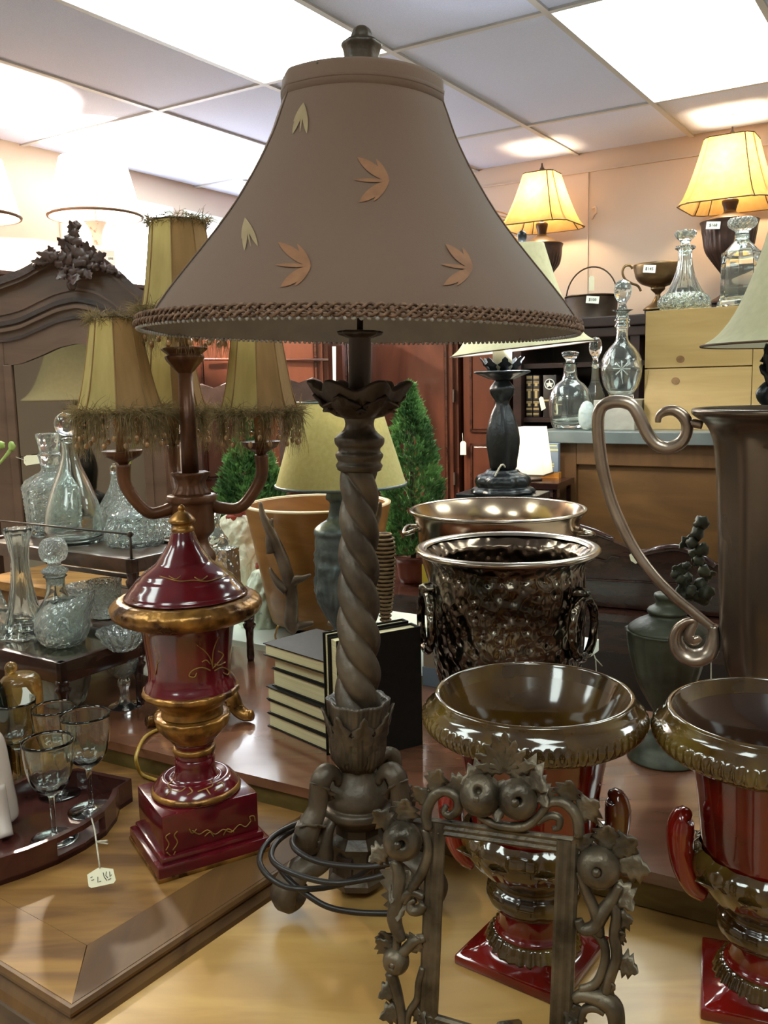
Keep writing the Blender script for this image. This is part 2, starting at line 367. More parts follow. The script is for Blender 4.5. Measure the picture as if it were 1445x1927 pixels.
G = glassmat('clear glass'); G.node_tree.nodes['Principled BSDF'].inputs['Transmission Weight'].default_value = .98; GC = glassmat('cut crystal', bump=.9, bscale=70, tint='#eef6f2'); GF = glassmat('finely cut crystal', bump=1.0, bscale=130, tint='#eef6f2')
for _m, _t in ((GC, .90), (GF, .88)): _m.node_tree.nodes['Principled BSDF'].inputs['Transmission Weight'].default_value = _t
GX = glassmat('frosted pressed glass', tint='#dfeae2', bump=.8, bscale=80, rough=.16)
GX.node_tree.nodes['Principled BSDF'].inputs['Transmission Weight'].default_value = .6
# levels relative to the eye
Z_YEL, Z_LEFT, Z_BACK, Z_WHITE, Z_DARK = -.763, -.744, -.700, -.720, -.700
TH = -.57                                     # direction of the room's long walls
EU = Vector((math.cos(TH), math.sin(TH), 0)); EV = Vector((-math.sin(TH), math.cos(TH), 0))
A0 = Vector((-.9606, 4.2067, 0))
def RM(u, v, z=0.0): return A0+EU*(.61*u)+EV*(1.22*v)+Vector((0, 0, z))

# ---------------- the room ----------------
CH = EYE+1.22
U0, U1, V0, V1 = -1.57, 9.0, -5.0, 1.57
def wallbox(name, a, b, thick, m=M['wall']):
    a = Vector(a); b = Vector(b); d = (b-a); L = d.length; yaw = math.atan2(d.y, d.x)
    return obj(name, box(a, (0, L), thick, (0, CH+.05), yaw=yaw), m, smooth=False, kind='structure')
obj('floor', box(RM(U0, V0), (-.2, (U1-U0)*.61+.2), (-.2, (V1-V0)*1.22+.2), (-.06, 0), yaw=TH), M['floorm'], smooth=False, kind='structure')
wb = wallbox('wall_back', RM(U0, V1), RM(U1, V1), (0, .1))
wl = wallbox('wall_left', RM(U0, V0), RM(U0, V1), (0, .1))
wallbox('wall_right', RM(U1, V1), RM(U1, V0), (0, .1))
wallbox('wall_front', RM(U1, V0), RM(U0, V0), (0, .1))
ceiling = obj('ceiling', box(RM(U0, V0), (-.2, (U1-U0)*.61+.2), (-.2, (V1-V0)*1.22+.2), (CH+.03, CH+.09), yaw=TH), M['ceil'], smooth=False, kind='structure')
lights = {(1, -1), (3, 0), (-1, 0), (5, -1), (7, 0), (1, -3), (5, -3), (3, -4), (-1, -3)}
us = [U0]+list(range(-1, 9))+[U1]; vs = [V0+.0]+list(range(-4, 2))+[V1]
vs = sorted(set(vs)); 
g = .012
for i in range(len(us)-1):
    for j in range(len(vs)-1):
        u0, u1, v0, v1 = us[i], us[i+1], vs[j], vs[j+1]
        if (u0, v0) in lights: continue
        P = RM(u0, v0); X = (u1-u0)*.61; Y = (v1-v0)*1.22
        obj('ceiling_tile', box(P, (g, X-g), (g, Y-g), (CH+.004+.002*((i+j) % 2), CH+.03), yaw=TH), M['ceil'], parent=ceiling, smooth=False)
for k, u in enumerate(range(-1, 9)):
    obj('ceiling_rail', box(RM(u, V0), (-.012, .012), (0, (V1-V0)*1.22), (CH-.004, CH+.012), yaw=TH), M['grid'], parent=ceiling, smooth=False)
for k, v in enumerate(range(-4, 2)):
    obj('ceiling_rail', box(RM(U0, v), (0, (U1-U0)*.61), (-.012, .012), (CH-.0035, CH+.0125), yaw=TH), M['grid'], parent=ceiling, smooth=False)
LBL = {(-1, 0): 'glaring ceiling panel left of the big lampshade, above the carved armoire', (1, -1): 'lit white ceiling panel above the big brown lampshade', (3, 0): 'lit white ceiling panel in the upper right corner of the photo'}
for n_, (u, v) in enumerate(sorted(lights)):
    P = RM(u, v, CH)
    t = thing('ceiling_light', P, LBL.get((u, v), 'lit fluorescent ceiling panel outside the picture or lost in the glare'), 'ceiling light', 'fluorescent ceiling panels')
    obj('diffuser', box(P, (.012, .598), (.012, 1.208), (.006, .012), yaw=TH), M['panel'], parent=t, smooth=False)
    obj('light_frame', box(P, (.0, .61), (.0, 1.22), (.013, .05), yaw=TH), M['grid'], parent=t, smooth=False)
obj('trim_1', box(RM(U0, V1), (0, (U1-U0)*.61), (-.012, 0), (CH-.10, CH-.092), yaw=TH), M['wall'], smooth=False, kind='structure')
for u in (2.1, 5.4):
    obj('trim_2', box(RM(u, V1), (0, .006), (-.008, 0), (0, CH-.1), yaw=TH), M['wall'], smooth=False, kind='structure')
WL = Plane(RM(U0, 0), TH+PI/2)
def valance(a, b, label):
    p, q = WL.at(*a, .03), WL.at(*b, .03)
    obj('valance_strip', prism([p, p+WL.n*.05, q+WL.n*.05, q], (0, 0, .03)), M['strip'], P=p, smooth=False, label=label, cat='metal strip')
valance((145, 262), (297, 298), 'thin grey metal strip above the carved armoire, in the glare')
valance((382, 322), (470, 341), 'short grey metal strip in the glare beside the big lampshade')

# daylight windows in the left wall, blown out in the photo
def window(name, s0, s1, z0, z1, cols):
    P = WL.P+EV*s0; P.z = 0; L = s1-s0; yw = TH+PI/2
    o = obj(name, box(P, (-.05, L+.05), (-.016, -.001), (z0-.05, z1+.05), yaw=yw, bev=.003), M['white_lam'], smooth=False, kind='structure', P=P)
    for k in range(cols):
        w_ = (L-.03*(cols-1))/cols; x0 = k*(w_+.03)
        obj('pane', box(P, (x0, x0+w_), (-.022, -.017), (z0, z1), yaw=yw), M['daylight'], o, smooth=False)
M['daylight'] = mat('bright daylight pane', '#ffffff', rough=.4, emit='#eef4ff', es=9.0)
def s_at(px):
    d_ = ray(px, 300); d_ = Vector((d_.x, d_.y, 0)); k_ = WL.P.copy(); k_.z = 0; q_ = d_*(k_.dot(EU)/d_.dot(EU)); return (q_-k_).dot(EV)
sa, sb, sc_, sd_ = s_at(118), s_at(306), s_at(350), s_at(496)
window('window_1', sa, sb, EYE+.15, EYE+1.02, 2)
window('window_2', sc_, sd_, EYE+.15, EYE+1.02, 2)
# ================= tables =================
def edge_table(name, label, corner, yaw, L, Dp, ztop, th, m_top, m_edge, side=1):
    pass
# left table: corner at the front, one edge running away to the right, one to the left
LC = W(135, 1890, z=Z_LEFT); LR = W(515, 1640, z=Z_LEFT)
ly = math.atan2((LR-LC).y, (LR-LC).x)          # direction of its right-hand edge
LTOP = EYE+Z_LEFT
t = thing('side_table', LC*1+Vector((0, 0, -LTOP)), 'brown wooden table with mitred border, in the lower left, under the red urn', 'table')
o3 = Vector((LC.x, LC.y, 0))
BA, BB = W(213, 1396, z=Z_BACK), W(1271, 1652, z=Z_BACK); _e = (BB-BA); _e.z = 0; _e.normalize(); _n = Vector((-_e.y, _e.x, 0))
Lx, Ly = .5, 1.15                                # along the right edge, towards the left
zt = LTOP
bw = .085
def lp(a, b, z): return o3+Vector((math.cos(ly)*a-math.sin(ly)*b, math.sin(ly)*a+math.cos(ly)*b, z))
def ab(b):      # how far the top may run before it meets the next table
    f = lambda a: (lp(a, b, 0)-Vector((BA.x, BA.y, 0))).dot(_n)+.006
    return -f(0)/(f(1)-f(0))
obj('table_field', prism([lp(bw, bw, zt-.03), lp(ab(bw), bw, zt-.03), lp(ab(Ly), Ly, zt-.03), lp(bw, Ly, zt-.03)], (0, 0, .03)), M['oak'], t, smooth=False)
obj('border_board', prism([lp(0, 0, zt-.03), lp(ab(0), 0, zt-.03), lp(ab(bw), bw-.001, zt-.03), lp(bw, bw-.001, zt-.03)], (0, 0, .0305)), M['oak_dk'], t, smooth=False)
obj('border_board', prism([lp(0, 0, zt-.03), lp(bw-.001, bw, zt-.03), lp(bw-.001, Ly, zt-.03), lp(0, Ly, zt-.03)], (0, 0, .0305)), M['oak'], t, smooth=False)
def molding(ox, prof):    # moulded edge carried round the two open sides
    bm = bmesh.new(); rings = []
    for (a, b, sa, sb) in ((ab(0)-.012, 0, 0, -1), (0, 0, -1, -1), (0, Ly, -1, 0)):
        rings.append([bm.verts.new(lp(a+sa*q, b+sb*q, zt+z)) for q, z in prof])
    for A, B in zip(rings, rings[1:]):
        for k in range(len(prof)-1): bm.faces.new((A[k], A[k+1], B[k+1], B[k]))
    return bm
obj('edge_molding', molding(0, [(0, 0), (.006, .0005), (.010, -.004), (.010, -.008), (.005, -.012), (.008, -.016), (.018, -.020), (.023, -.030), (.018, -.043), (.006, -.050), (.0, -.052)]), M['oak_dk'], t, smooth=40)
obj('table_apron', prism([lp(.03, .03, zt-.15), lp(ab(.03)-.02, .03, zt-.15), lp(ab(Ly)-.02, Ly-.02, zt-.15), lp(.03, Ly-.02, zt-.15)], (0, 0, .12)), M['oak_dk'], t, smooth=False)
for a, b in ((.06, .06), (Lx-.06, .06), (.06, Ly-.08), (ab(Ly)-.08, Ly-.08)):
    obj('leg', lathe([(0, 0), (.018, 0), (.022, .1), (.03, .3), (.03, .5), (.034, zt-.15), (0, zt-.15)], 16, c=lp(a, b, 0)), M['oak_dk'], t)
# yellow table in the foreground
zy = EYE+Z_YEL
YC = W(150, 1925, z=Z_YEL)
def yp(x, y, z=0): return Vector((x, y, z))
e = (LR-LC).normalized()
yo = o3+Vector((e.y, -e.x, 0))*.027
back0 = W(560, 1552, z=Z_YEL); back0.z = 0
P1 = yo-e*.75; P1.z = 0
P2 = yo+e*((back0-yo).dot(e)+.13); P2.z = 0
d_back = Vector((math.cos(TH), math.sin(TH), 0))
P3 = P2+d_back*1.25; P3.z = 0
P4 = P3-e*1.1; P4.z = 0
P1 = Vector((-.62, .52, 0)); P1 = yo-e*.55; P1.z = 0
t = thing('display_table', Vector((.3, 1.0, 0)), 'yellow maple table in the foreground under the tall lamp and the red vases', 'table')
obj('tabletop', prism([p+Vector((0, 0, zy-.03)) for p in (P1, P4, P3, P2)], (0, 0, .03), bev=.002), M['maple'], t, smooth=False)
for p, q in ((P1, P4), (P3, P2)):
    c = (P1+P2+P3+P4)/4
    for r_ in (p, q):
        k = r_+(c-r_)*.12; obj('leg', lathe([(0, 0), (.02, 0), (.03, .3), (.035, zy-.03), (0, zy-.03)], 16, c=k), M['maple'], t)
# polished table behind, its apron facing us
BA, BB = W(213, 1396, z=Z_BACK), W(1271, 1652, z=Z_BACK)
by = math.atan2((BB-BA).y, (BB-BA).x); zb = EYE+Z_BACK
bo = Vector((BA.x, BA.y, 0)); ex = Vector((math.cos(by), math.sin(by), 0)); ey = Vector((-math.sin(by), math.cos(by), 0))
t = thing('parlor_table', bo+ex*.5, 'polished reddish walnut table behind the tall lamp, holding the black books', 'table')
A = -.55; Bx = 1.75
def rounded(x0, x1, y0, y1, r, corners='all'):
    out = []
    for cx, cy, a0 in ((x1-r, y0+r, -PI/2), (x1-r, y1-r, 0), (x0+r, y1-r, PI/2), (x0+r, y0+r, PI)):
        for k in range(7): out.append((cx+r*math.cos(a0+PI/2*k/6), cy+r*math.sin(a0+PI/2*k/6)))
    return out
shape = rounded(A, Bx, 0, .64, .09)
obj('tabletop', prism([bo+ex*a+ey*b+Vector((0, 0, zb-.018)) for a, b in shape], (0, 0, .018), bev=.003), M['walnut'], t, smooth=False)
shape = rounded(A+.01, Bx-.01, .006, .63, .085)
obj('table_apron', prism([bo+ex*a+ey*b+Vector((0, 0, zb-.06)) for a, b in shape], (0, 0, .042), bev=.004), M['apron'], t, smooth=False)
for a, b in ((A+.15, .12), (Bx-.15, .12), (A+.15, .5), (Bx-.15, .5)):
    obj('leg', lathe([(0, 0), (.02, 0), (.03, .3), (.035, zb-.06), (0, zb-.06)], 16, c=bo+ex*a+ey*b), M['apron'], t)

# ================= the tall brown lamp =================
AX = Ax(672, 1671, z=Z_YEL); B0 = AX.p
lamp = thing('table_lamp', B0, 'tall twisted-column bronze lamp with a big brown bell shade, centre foreground', 'lamp')
P_ = AX.prof
def rr(px, py): return px*AX.s(py)
# foot plinth, dome, acanthus socket, twisted shaft, cap
obj('pedestal', lathe(P_([(0, 1662), (50, 1662), (54, 1650), (46, 1640), (44, 1600), (52, 1585), (40, 1570), (40, 1555), (0, 1555)]), 8, a0=PI/8, rf=lambda t, i, r, z: r*1.06, c=B0), M['bronze'], lamp, smooth=30)
for k in range(4):
    a = PI/4+k*PI/2+.25; c = B0+Vector((math.cos(a)*rr(43, 1620), math.sin(a)*rr(43, 1620), AX.h(1620)))
    obj('pedestal_panel', box(c, (-.014, .014), (-.004, .006), (-.016, .016), yaw=a+PI/2, bev=.003), M['bronze_dk'], lamp, smooth=False)
obj('base_dome', lathe(fine(P_([(0, 1560), (36, 1558), (46, 1548), (62, 1535), (68, 1528), (66, 1518), (58, 1515), (60, 1505), (54, 1485), (42, 1468), (33, 1450), (31, 1435), (0, 1435)]), 3), 44, c=B0), M['bronze'], lamp)
def sock(t, i, r, z): return r*(1+.05*math.cos(8*t)+.03*abs(math.cos(20*t+.3*math.sin(z*80))))
obj('acanthus_socket', lathe(P_([(0, 1450), (36, 1450), (46, 1436), (50, 1415), (50, 1380), (53, 1350), (56, 1330), (57, 1322), (50, 1326), (40, 1336), (0, 1336)]), 160, rf=sock, c=B0), M['bronze'], lamp)
bm = bmesh.new()
for k in range(8):
    a = 2*PI*k/8+.2; d = Vector((math.cos(a), math.sin(a), 0))
    leaf(B0+d*rr(46, 1430)+Vector((0, 0, AX.h(1436))), Vector((0, 0, 1))+d*.10, d, rr(108, 1380), rr(44, 1380), bm, curl=.16, lobes=4)
obj('acanthus_leaves', bm, M['bronze'], lamp)
# twisted shaft: four ropes of one screw
hs0, hs1 = AX.h(1340), AX.h(893)
prof = []
for i in range(241):
    f = i/240; h = hs0+(hs1-hs0)*f; py = 1340+(893-1340)*f; prof.append((rr(41-8*f**.8, py), h))
obj('twisted_shaft', lathe(prof, 96, rf=lambda t, i, r, z: r*(.76+.34*abs(math.cos(1.5*(t+(z-hs0)*40)))**.7), c=B0), M['bronze'], lamp)
obj('shaft_collar', lathe(fine(P_([(0, 896), (36, 896), (42, 890), (44, 884), (40, 878), (44, 870), (45, 864), (40, 858), (40, 852), (46, 845), (47, 834), (40, 828), (30, 818), (27, 806), (30, 796), (33, 790), (0, 790)]), 2), 44, c=B0), M['bronze'], lamp)
bm = lathe(fine(P_([(0, 797), (30, 797), (50, 787), (66, 774), (76, 760), (85, 744), (88, 737), (80, 734), (52, 744), (22, 752), (0, 754)]), 2), 64, rf=lambda t, i, r, z: r*(1+.12*math.cos(6*t+.5)*(r > .03)+.03*math.cos(30*t)*(r > .04)), zf=lambda t, i, r, z: z+(.007*math.cos(6*t+.5) if r > .05 else 0), c=B0)
for k in range(6):
    a = 2*PI*k/6+.08; d = Vector((math.cos(a), math.sin(a), 0))
    leaf(B0+d*rr(30, 780)+Vector((0, 0, AX.h(786))), d+Vector((0, 0, .75)), d*-1+Vector((0, 0, .9)), rr(66, 760), rr(64, 760), bm, curl=-.1, lobes=3, th=.004)
obj('leaf_cup', bm, M['bronze_dk'], lamp)
obj('candle_stem', lathe(P_([(0, 762), (22, 762), (21, 740), (21, 640), (24, 632), (0, 632)]), 28, c=B0), M['bronze_dk'], lamp)
bm = lathe(P_([(0, 646), (23, 646), (37, 640), (40, 634), (34, 632), (0, 634)]), 48, rf=lambda t, i, r, z: r*(1+.1*math.cos(8*t)*(r > .02)), c=B0)
obj('socket_bobeche', bm, M['bronze_dk'], lamp)
obj('harp_rod', lathe(P_([(0, 640), (6, 640), (6, 165), (0, 165)]), 12, c=B0), M['bronze_dk'], lamp)
# the shade: long bell, seams, braid at the foot, folded trim at the head
SH = [(153, 196), (157, 215), (166, 240), (178, 275), (197, 318), (222, 366), (254, 420), (292, 474), (334, 528), (374, 580), (404, 625), (410, 636)]
seams = [math.radians(a) for a in (-90-56, -90+74, 34, 90, 158)]
seams = sorted(s % (2*PI) for s in seams)
def bell(t, i, r, z):
    t %= 2*PI; ds = min(min(abs(t-s), 2*PI-abs(t-s)) for s in seams)
    return r*(.935+.070*math.exp(-ds*3.5))
outer = fine(P_(SH), 4)
obj('lamp_shade', lathe(outer, 120, rf=bell, c=B0), M['shade_brown'], lamp)
obj('shade_lining', lathe([(r-.0035, z) for r, z in outer], 120, rf=bell, c=B0), M['shade_lining'], lamp, rec=False)
for s_ in seams:
    pts = [B0+Vector((math.cos(s_)*r*1.006, math.sin(s_)*r*1.006, z)) for r, z in outer[::4]]
    obj('shade_seam', tube(pts, .0011, 6, smooth=2), M['shade_brown'], lamp)
rb = outer[-1][0]*.99; zb_ = outer[-1][1]
bm = bmesh.new()
for row, (dz, amp) in enumerate(((.004, .0030), (.0115, .0030))):
    for ph in (0, PI):
        pts = []
        N = 640
        for k in range(N):
            a = 2*PI*k/N; rad = rb*(1.004-.0028*row*2)+.002*math.sin(80*a+ph+PI/2); pts.append(B0+Vector((math.cos(a)*rad, math.sin(a)*rad, zb_+dz+amp*math.sin(80*a+ph))))
        tube(pts, 0.0021, 4, bm=bm, smooth=1, closed=True)
obj('braid_trim', bm, M['braid'], lamp)
bm = bmesh.new()
for k in range(220):      # little points of gimp along the lower hem
    a = 2*PI*k/220; d = Vector((math.cos(a), math.sin(a), 0)); c = B0+d*(rb-.001)+Vector((0, 0, zb_-.001)); s2 = Vector((-d.y, d.x, 0))
    ball(c, .0028, bm, n=4)
obj('hem_gimp', bm, M['shade_lining'], lamp, kind='stuff')
rt = outer[0][0]; zt_ = outer[0][1]
hd = AX.s(190)
bm = lathe([(rt*.93, zt_+.020), (rt*.995, zt_+.019), (rt*1.022, zt_+.013), (rt*1.03, zt_-.002), (rt*1.035, zt_-.012), (rt*1.01, zt_-.014)], 90, rf=bell, c=B0)
lathe([(rt*1.01, zt_+.004), (rt*1.04, zt_+.001), (rt*1.035, zt_-.003)], 90, rf=bell, bm=bm, c=B0)
obj('head_trim', bm, M['shade_brown'], lamp)
bm = bmesh.new()
obj('shade_spider', lathe([(0, zt_+.015), (rt*.15, zt_+.015), (rt*.15, zt_+.018), (0, zt_+.018)], 24, c=B0), M['bronze_dk'], lamp)
bm = bmesh.new()
for k in range(3):
    a = 2*PI*k/3; tube([B0+Vector((0, 0, zt_+.016)), B0+Vector((math.cos(a)*rt*.97, math.sin(a)*rt*.97, zt_+.014))], .0018, 6, bm=bm, smooth=1)
obj('spider_arm', bm, M['bronze_dk'], lamp)
obj('finial', lathe(fine(P_([(0, 150), (28, 148), (30, 130), (33, 108), (37, 97), (34, 90), (22, 86), (19, 76), (15, 66), (7, 60), (0, 59)]), 3), 32, rf=lambda t, i, r, z: r*(1+.05*math.cos(6*t)), c=B0), M['bronze'], lamp)
# dragonfly-like leaf prints on the cloth
def shade_pt(px, py, off=.0015):
    # meet the bell with the view ray, by marching
    d = ray(px, py).normalized(); q = CAM.copy()
    for k in range(1200):
        q = CAM+d*(.85+k*.0008); dx = q-B0; r = math.hypot(dx.x, dx.y)
        for (r0, z0), (r1, z1) in zip(outer, outer[1:]):
            if min(z0, z1) <= dx.z <= max(z0, z1):
                f = (dx.z-z0)/(z1-z0) if z1 != z0 else 0; R = bell(math.atan2(dx.y, dx.x), 0, r0+(r1-r0)*f, 0)
                if r <= R+off: return q-d*.0005
                break
    return None
def petal(bm, cx, cy, ang, L, wd):
    ca, sa = math.cos(ang), math.sin(ang); N = 8; rows = []
    for i in range(N+1):
        f = i/N; hw = wd*math.sin(PI*f)**.7 if 0 < f < 1 else .3; 
        row = []
        for s in (-1, 0, 1):
            p = shade_pt(cx+ca*L*f-sa*hw*s, cy+sa*L*f+ca*hw*s)
            if p is None: return
            row.append(bm.verts.new(p))
        rows.append(row)
    for a, b in zip(rows, rows[1:]):
        for k in range(2): bm.faces.new((a[k], a[k+1], b[k+1], b[k]))
for cx, cy, rot, sc, mm in ((723-39, 350, 0, 1.2, 'leafprint'), (572-33, 515, 0, 1.2, 'leafprint'), (878-33, 510, .1, 1.1, 'leafprint'), (563-43, 208, .1, 1., 'leafprint2'), (452-36, 428, -.2, 1., 'leafprint2')):
    bm = bmesh.new()
    for a, L, wd in ((3.75, 62, 8), (3.14, 55, 3), (2.5, 58, 8), (2.2, 40, 4), (4.15, 40, 4)):
        if mm == 'leafprint2': a = PI/2+(a-3.14)*.35
        petal(bm, cx, cy, a+rot, L*sc, wd*sc*(.6 if mm == 'leafprint2' else 1))
    obj('leaf_print', bm, M[mm], lamp)
# three scroll legs
def scroll_leg(ang):
    d = Vector((math.cos(ang), math.sin(ang), 0)); q = lambda r, h: B0+d*r+Vector((0, 0, h))
    z0 = 0.016
    pts = [q(.036, .172), q(.040, .186), q(.054, .194), q(.066, .186), q(.070, .166), q(.074, .142), q(.086, .122), q(.094, .104), q(.088, .088), q(.074, .086), q(.070, .098), q(.078, .104)]
    bm = tube(pts, [.006, .008, .010, .011, .010, .010, .012, .013, .011, .009, .008, .006], 10, smooth=4, flat=1.5)
    pts = [q(.046, .120), q(.058, .106), q(.064, .084), q(.066, .064), q(.084, .058), q(.104, .058), q(.122, .045), q(.131, .030), q(.126, .020), q(.112, .021), q(.106, .034), q(.115, .040)]
    tube(pts, [.008, .011, .014, .016, .017, .017, .018, .018, .018, .015, .012, .009], 10, bm=bm, smooth=4, flat=1.35)
    leaf(q(.066, .110), d*.8+Vector((0, 0, .9)), d, .05, .035, bm, curl=.6, lobes=3, th=.003)
    leaf(q(.055, .150), Vector((0, 0, 1))+d*.2, d, .05, .034, bm, curl=.6, lobes=3, th=.003)
    return obj('scroll_leg', bm, M['bronze'], lamp)
for a in (218, 332, 40): scroll_leg(math.radians(a))
obj('lamp_cord', tube([AX.p+Vector(v) for v in ((.03, -.03, .05), (-.02, -.13, .075), (-.09, -.155, .085), (-.135, -.10, .09), (-.12, -.03, .095), (-.06, .02, .10))]+[], .0042, 8, smooth=6), M['cable'], lamp)
def on_y(px, py, D): return W(px, py, D=D)
obj('lamp_cord', tube([on_y(735, 1648, 1.13), on_y(690, 1662, 1.13), on_y(620, 1672, 1.12), on_y(545, 1655, 1.14), on_y(508, 1630, 1.18), on_y(520, 1595, 1.25), on_y(570, 1562, 1.32)], .0042, 8, smooth=6), M['cable'], lamp)
obj('lamp_cord', tube([on_y(740, 1726, 1.13), on_y(670, 1726, 1.13), on_y(612, 1716, 1.13), on_y(565, 1688, 1.14), on_y(535, 1662, 1.16), on_y(520, 1640, 1.2)], .0042, 8, smooth=6), M['cable'], lamp)
obj('lamp_cord', tube([on_y(742, 1630, 1.13), on_y(680, 1640, 1.14), on_y(600, 1634, 1.15), on_y(553, 1612, 1.17), on_y(548, 1588, 1.22), on_y(575, 1566, 1.3)], .0042, 8, smooth=6), M['cable'], lamp)
lamp.rotation_euler = (0, .031, 0); lamp.location.z += .007

# ================= red glazed urns =================
def red_vase(px, py, D, label, inner, yaw, name='glazed_urn'):
    """same vase twice; sizes in metres, measured on the left-hand one"""
    a = Ax(px, py, z=Z_YEL); P = a.p
    t = thing(name, P, label, 'vase', 'pair of red glazed urns')
    s = .365/1.0
    def q(L): return [(r, z) for r, z in L]
    obj('reeded_foot', lathe(fine([(0, .020), (.058, .021), (.061, .028), (.057, .036), (.049, .042), (0, .042)], 3), 112, c=P, rf=lambda t_, i, r, z: r*(1+.025*math.cos(28*t_))), M['olive_glaze'], t)
    obj('stem', lathe(fine([(0, .040), (.049, .040), (.0455, .048), (.0445, .060), (.046, .070), (.049, .080)], 3), 56, c=P), M['red_glaze'], t)
    bulb = [(.046, .074), (.056, .080), (.062, .092), (.060, .104), (.053, .112), (.060, .122), (.078, .140), (.090, .158), (.094, .172), (.090, .184), (.082, .192)]
    obj('gadrooned_belly', lathe(fine(bulb, 3), 96, c=P, rf=lambda t_, i, r, z: r*(1+.035*abs(math.cos(9*t_))*(1 if z > .12 else .4)-.01)), M['olive_glaze'], t)
    obj('body', lathe(fine([(.080, .188), (.082, .200), (.085, .230), (.089, .262), (.095, .295), (.101, .322)], 3), 64, c=P), M['red_glaze'], t)
    rim = [(.099, .318), (.112, .314), (.128, .318), (.139, .327), (.1425, .337), (.140, .347), (.132, .355), (.128, .362), (.126, .367), (.121, .368), (.118, .362), (.112, .350)]
    obj('rolled_rim', lathe(fine(rim, 3), 288, c=P, rf=lambda t_, i, r, z: r*(1+(.012*math.cos(72*t_) if .322 < z < .346 and r > .128 else 0))), M['olive_glaze'], t)
    obj('interior', lathe(fine([(.1135, .352), (.106, .338), (.0955, .318), (.088, .295), (.082, .262), (.077, .225), (.06, .206), (0, .203)], 2), 60, c=P), inner, t, rec=False)
    h = .077
    obj('plinth', box(P, (-h, h), (-h, h), (0, .014), yaw=yaw, bev=.004), M['red_glaze'], t, smooth=30)
    def sq_(t_, i, r, z):
        k = max(0, min(1, (z-.012)/.018)); return r*((1-k)*min(1.38, 1/max(abs(math.cos(t_-yaw)), abs(math.sin(t_-yaw))))+k)
    obj('plinth_slope', lathe([(h*.97, .012), (h*.97, .015), (.066, .019), (.062, .022), (.060, .026), (0, .026)], 96, c=P, rf=sq_), M['red_glaze'], t, smooth=30)
    for sgn in (-1, 1):
        d = Vector((math.cos(-.05)*sgn, -.15*sgn, 0)).normalized(); k = lambda r, z: P+d*r+Vector((0, 0, z))
        bm = tube([k(.078, .128), k(.092, .138), k(.102, .160), k(.107, .186), k(.108, .212), k(.104, .228), k(.098, .226)], [.010, .012, .014, .016, .017, .014, .006], 12, smooth=5, flat=1.15)
        obj('handle', bm, M['red_olive'], t)
    bm = bmesh.new()
    for k in range(10):
        an = 2*PI*k/10+.3; d = Vector((math.cos(an), math.sin(an), 0))
        leaf(P+d*.066+Vector((0, 0, .128)), Vector((0, 0, 1))+d*.55, d, .062, .045, bm, curl=.35, lobes=2, th=.002)
    obj('leaf_relief', bm, M['olive_glaze'], t)
    return t, P
va = W(871, 1802, z=Z_YEL); vb_ = W(1048, 1876, z=Z_YEL)
vy = math.atan2((vb_-va).y, (vb_-va).x)
urnA, PA = red_vase(1003, 1797, None, 'red glazed urn with amber inside, behind the empty metal picture frame', M['vase_in'], vy)
urnB, PB = red_vase(1441, 1868, None, 'red glazed urn with dark brown inside, cut by the right edge of the photo', M['vase_in_dk'], -.35)

# ================= covered red and gold urn =================
AX = Ax(390, 1598, z=Z_LEFT); P0 = AX.p
t = thing('covered_urn', P0, 'burgundy covered urn with gold rim and square plinth', 'urn')
ca, cb_ = W(297, 1665, z=Z_LEFT), W(512, 1600, z=Z_LEFT); cy = math.atan2((cb_-ca).y, (cb_-ca).x)
u1 = (cb_-ca).length; c0 = P0
hw = u1/2*.98; hd = hw*.88
c0 = (ca+cb_)/2+Vector((-math.sin(cy), math.cos(cy), 0))*hd; c0.z = P0.z
obj('plinth_foot', box(c0, (-hw, hw), (-hd, hd), (0, .024), yaw=cy, bev=.004), M['burgundy'], t, smooth=30)
obj('gold_band', box(c0, (-hw-.0012, hw+.0012), (-hd-.0012, hd+.0012), (0.0, .007), yaw=cy, bev=.002), M['gold'], t, smooth=30)
obj('plinth_step', box(c0, (-hw*.92, hw*.92), (-hd*.92, hd*.92), (.023, .034), yaw=cy, bev=.005), M['burgundy'], t, smooth=30)
obj('plinth_block', box(c0, (-hw*.85, hw*.85), (-hd*.83, hd*.83), (.033, .098), yaw=cy, bev=.003), M['burgundy'], t, smooth=30)
AX.p = Vector((c0.x, c0.y, P0.z)); ORGP = AX.p; P_ = AX.prof
def add(name, L, m, n=56, rf=None, sub=3):
    return obj(name, lathe(fine(P_(L), sub) if sub > 1 else P_(L), n, rf=rf, c=ORGP), m, t)
zt1 = .0975
def shift(L): return L
yb = 1514       # row of the axis at the plinth top
for k in range(60):
    if AX.h(yb) > zt1: break
    yb -= 1
for k in range(200):
    if AX.h(yb) <= zt1: break
    yb += 1
add('foot_flare', [(0, yb), (76, yb-1), (80, yb-5), (79, yb-13), (62, yb-30), (44, 1458), (37, 1440), (35, 1420), (0, 1420)], M['burgundy'])
add('gold_foot_ring', [(76, yb-1), (82, yb-3), (83, yb-8), (79, yb-13), (74, yb-15)], M['gold'])
add('neck', [(0, 1424), (34, 1424), (36, 1412), (35, 1400), (37, 1390), (0, 1390)], M['burgundy'])
add('neck_ring', [(30, 1414), (38, 1412), (40, 1407), (38, 1402), (30, 1400)], M['gold'])
add('acanthus_bowl', [(0, 1392), (36, 1391), (44, 1384), (56, 1372), (64, 1360), (66, 1350), (62, 1342), (0, 1340)], M['gold'], n=120, rf=lambda t_, i, r, z: r*(1+.045*abs(math.cos(6*t_+z*30))))
add('waist', [(58, 1340), (57, 1332), (60, 1322), (72, 1312), (84, 1302), (80, 1292)], M['gold'])
add('gold_waist_band', [(82, 1304), (88, 1301), (90, 1296), (88, 1291), (82, 1288)], M['gold'], n=96, rf=lambda t_, i, r, z: r*(1+.012*math.cos(18*t_)))
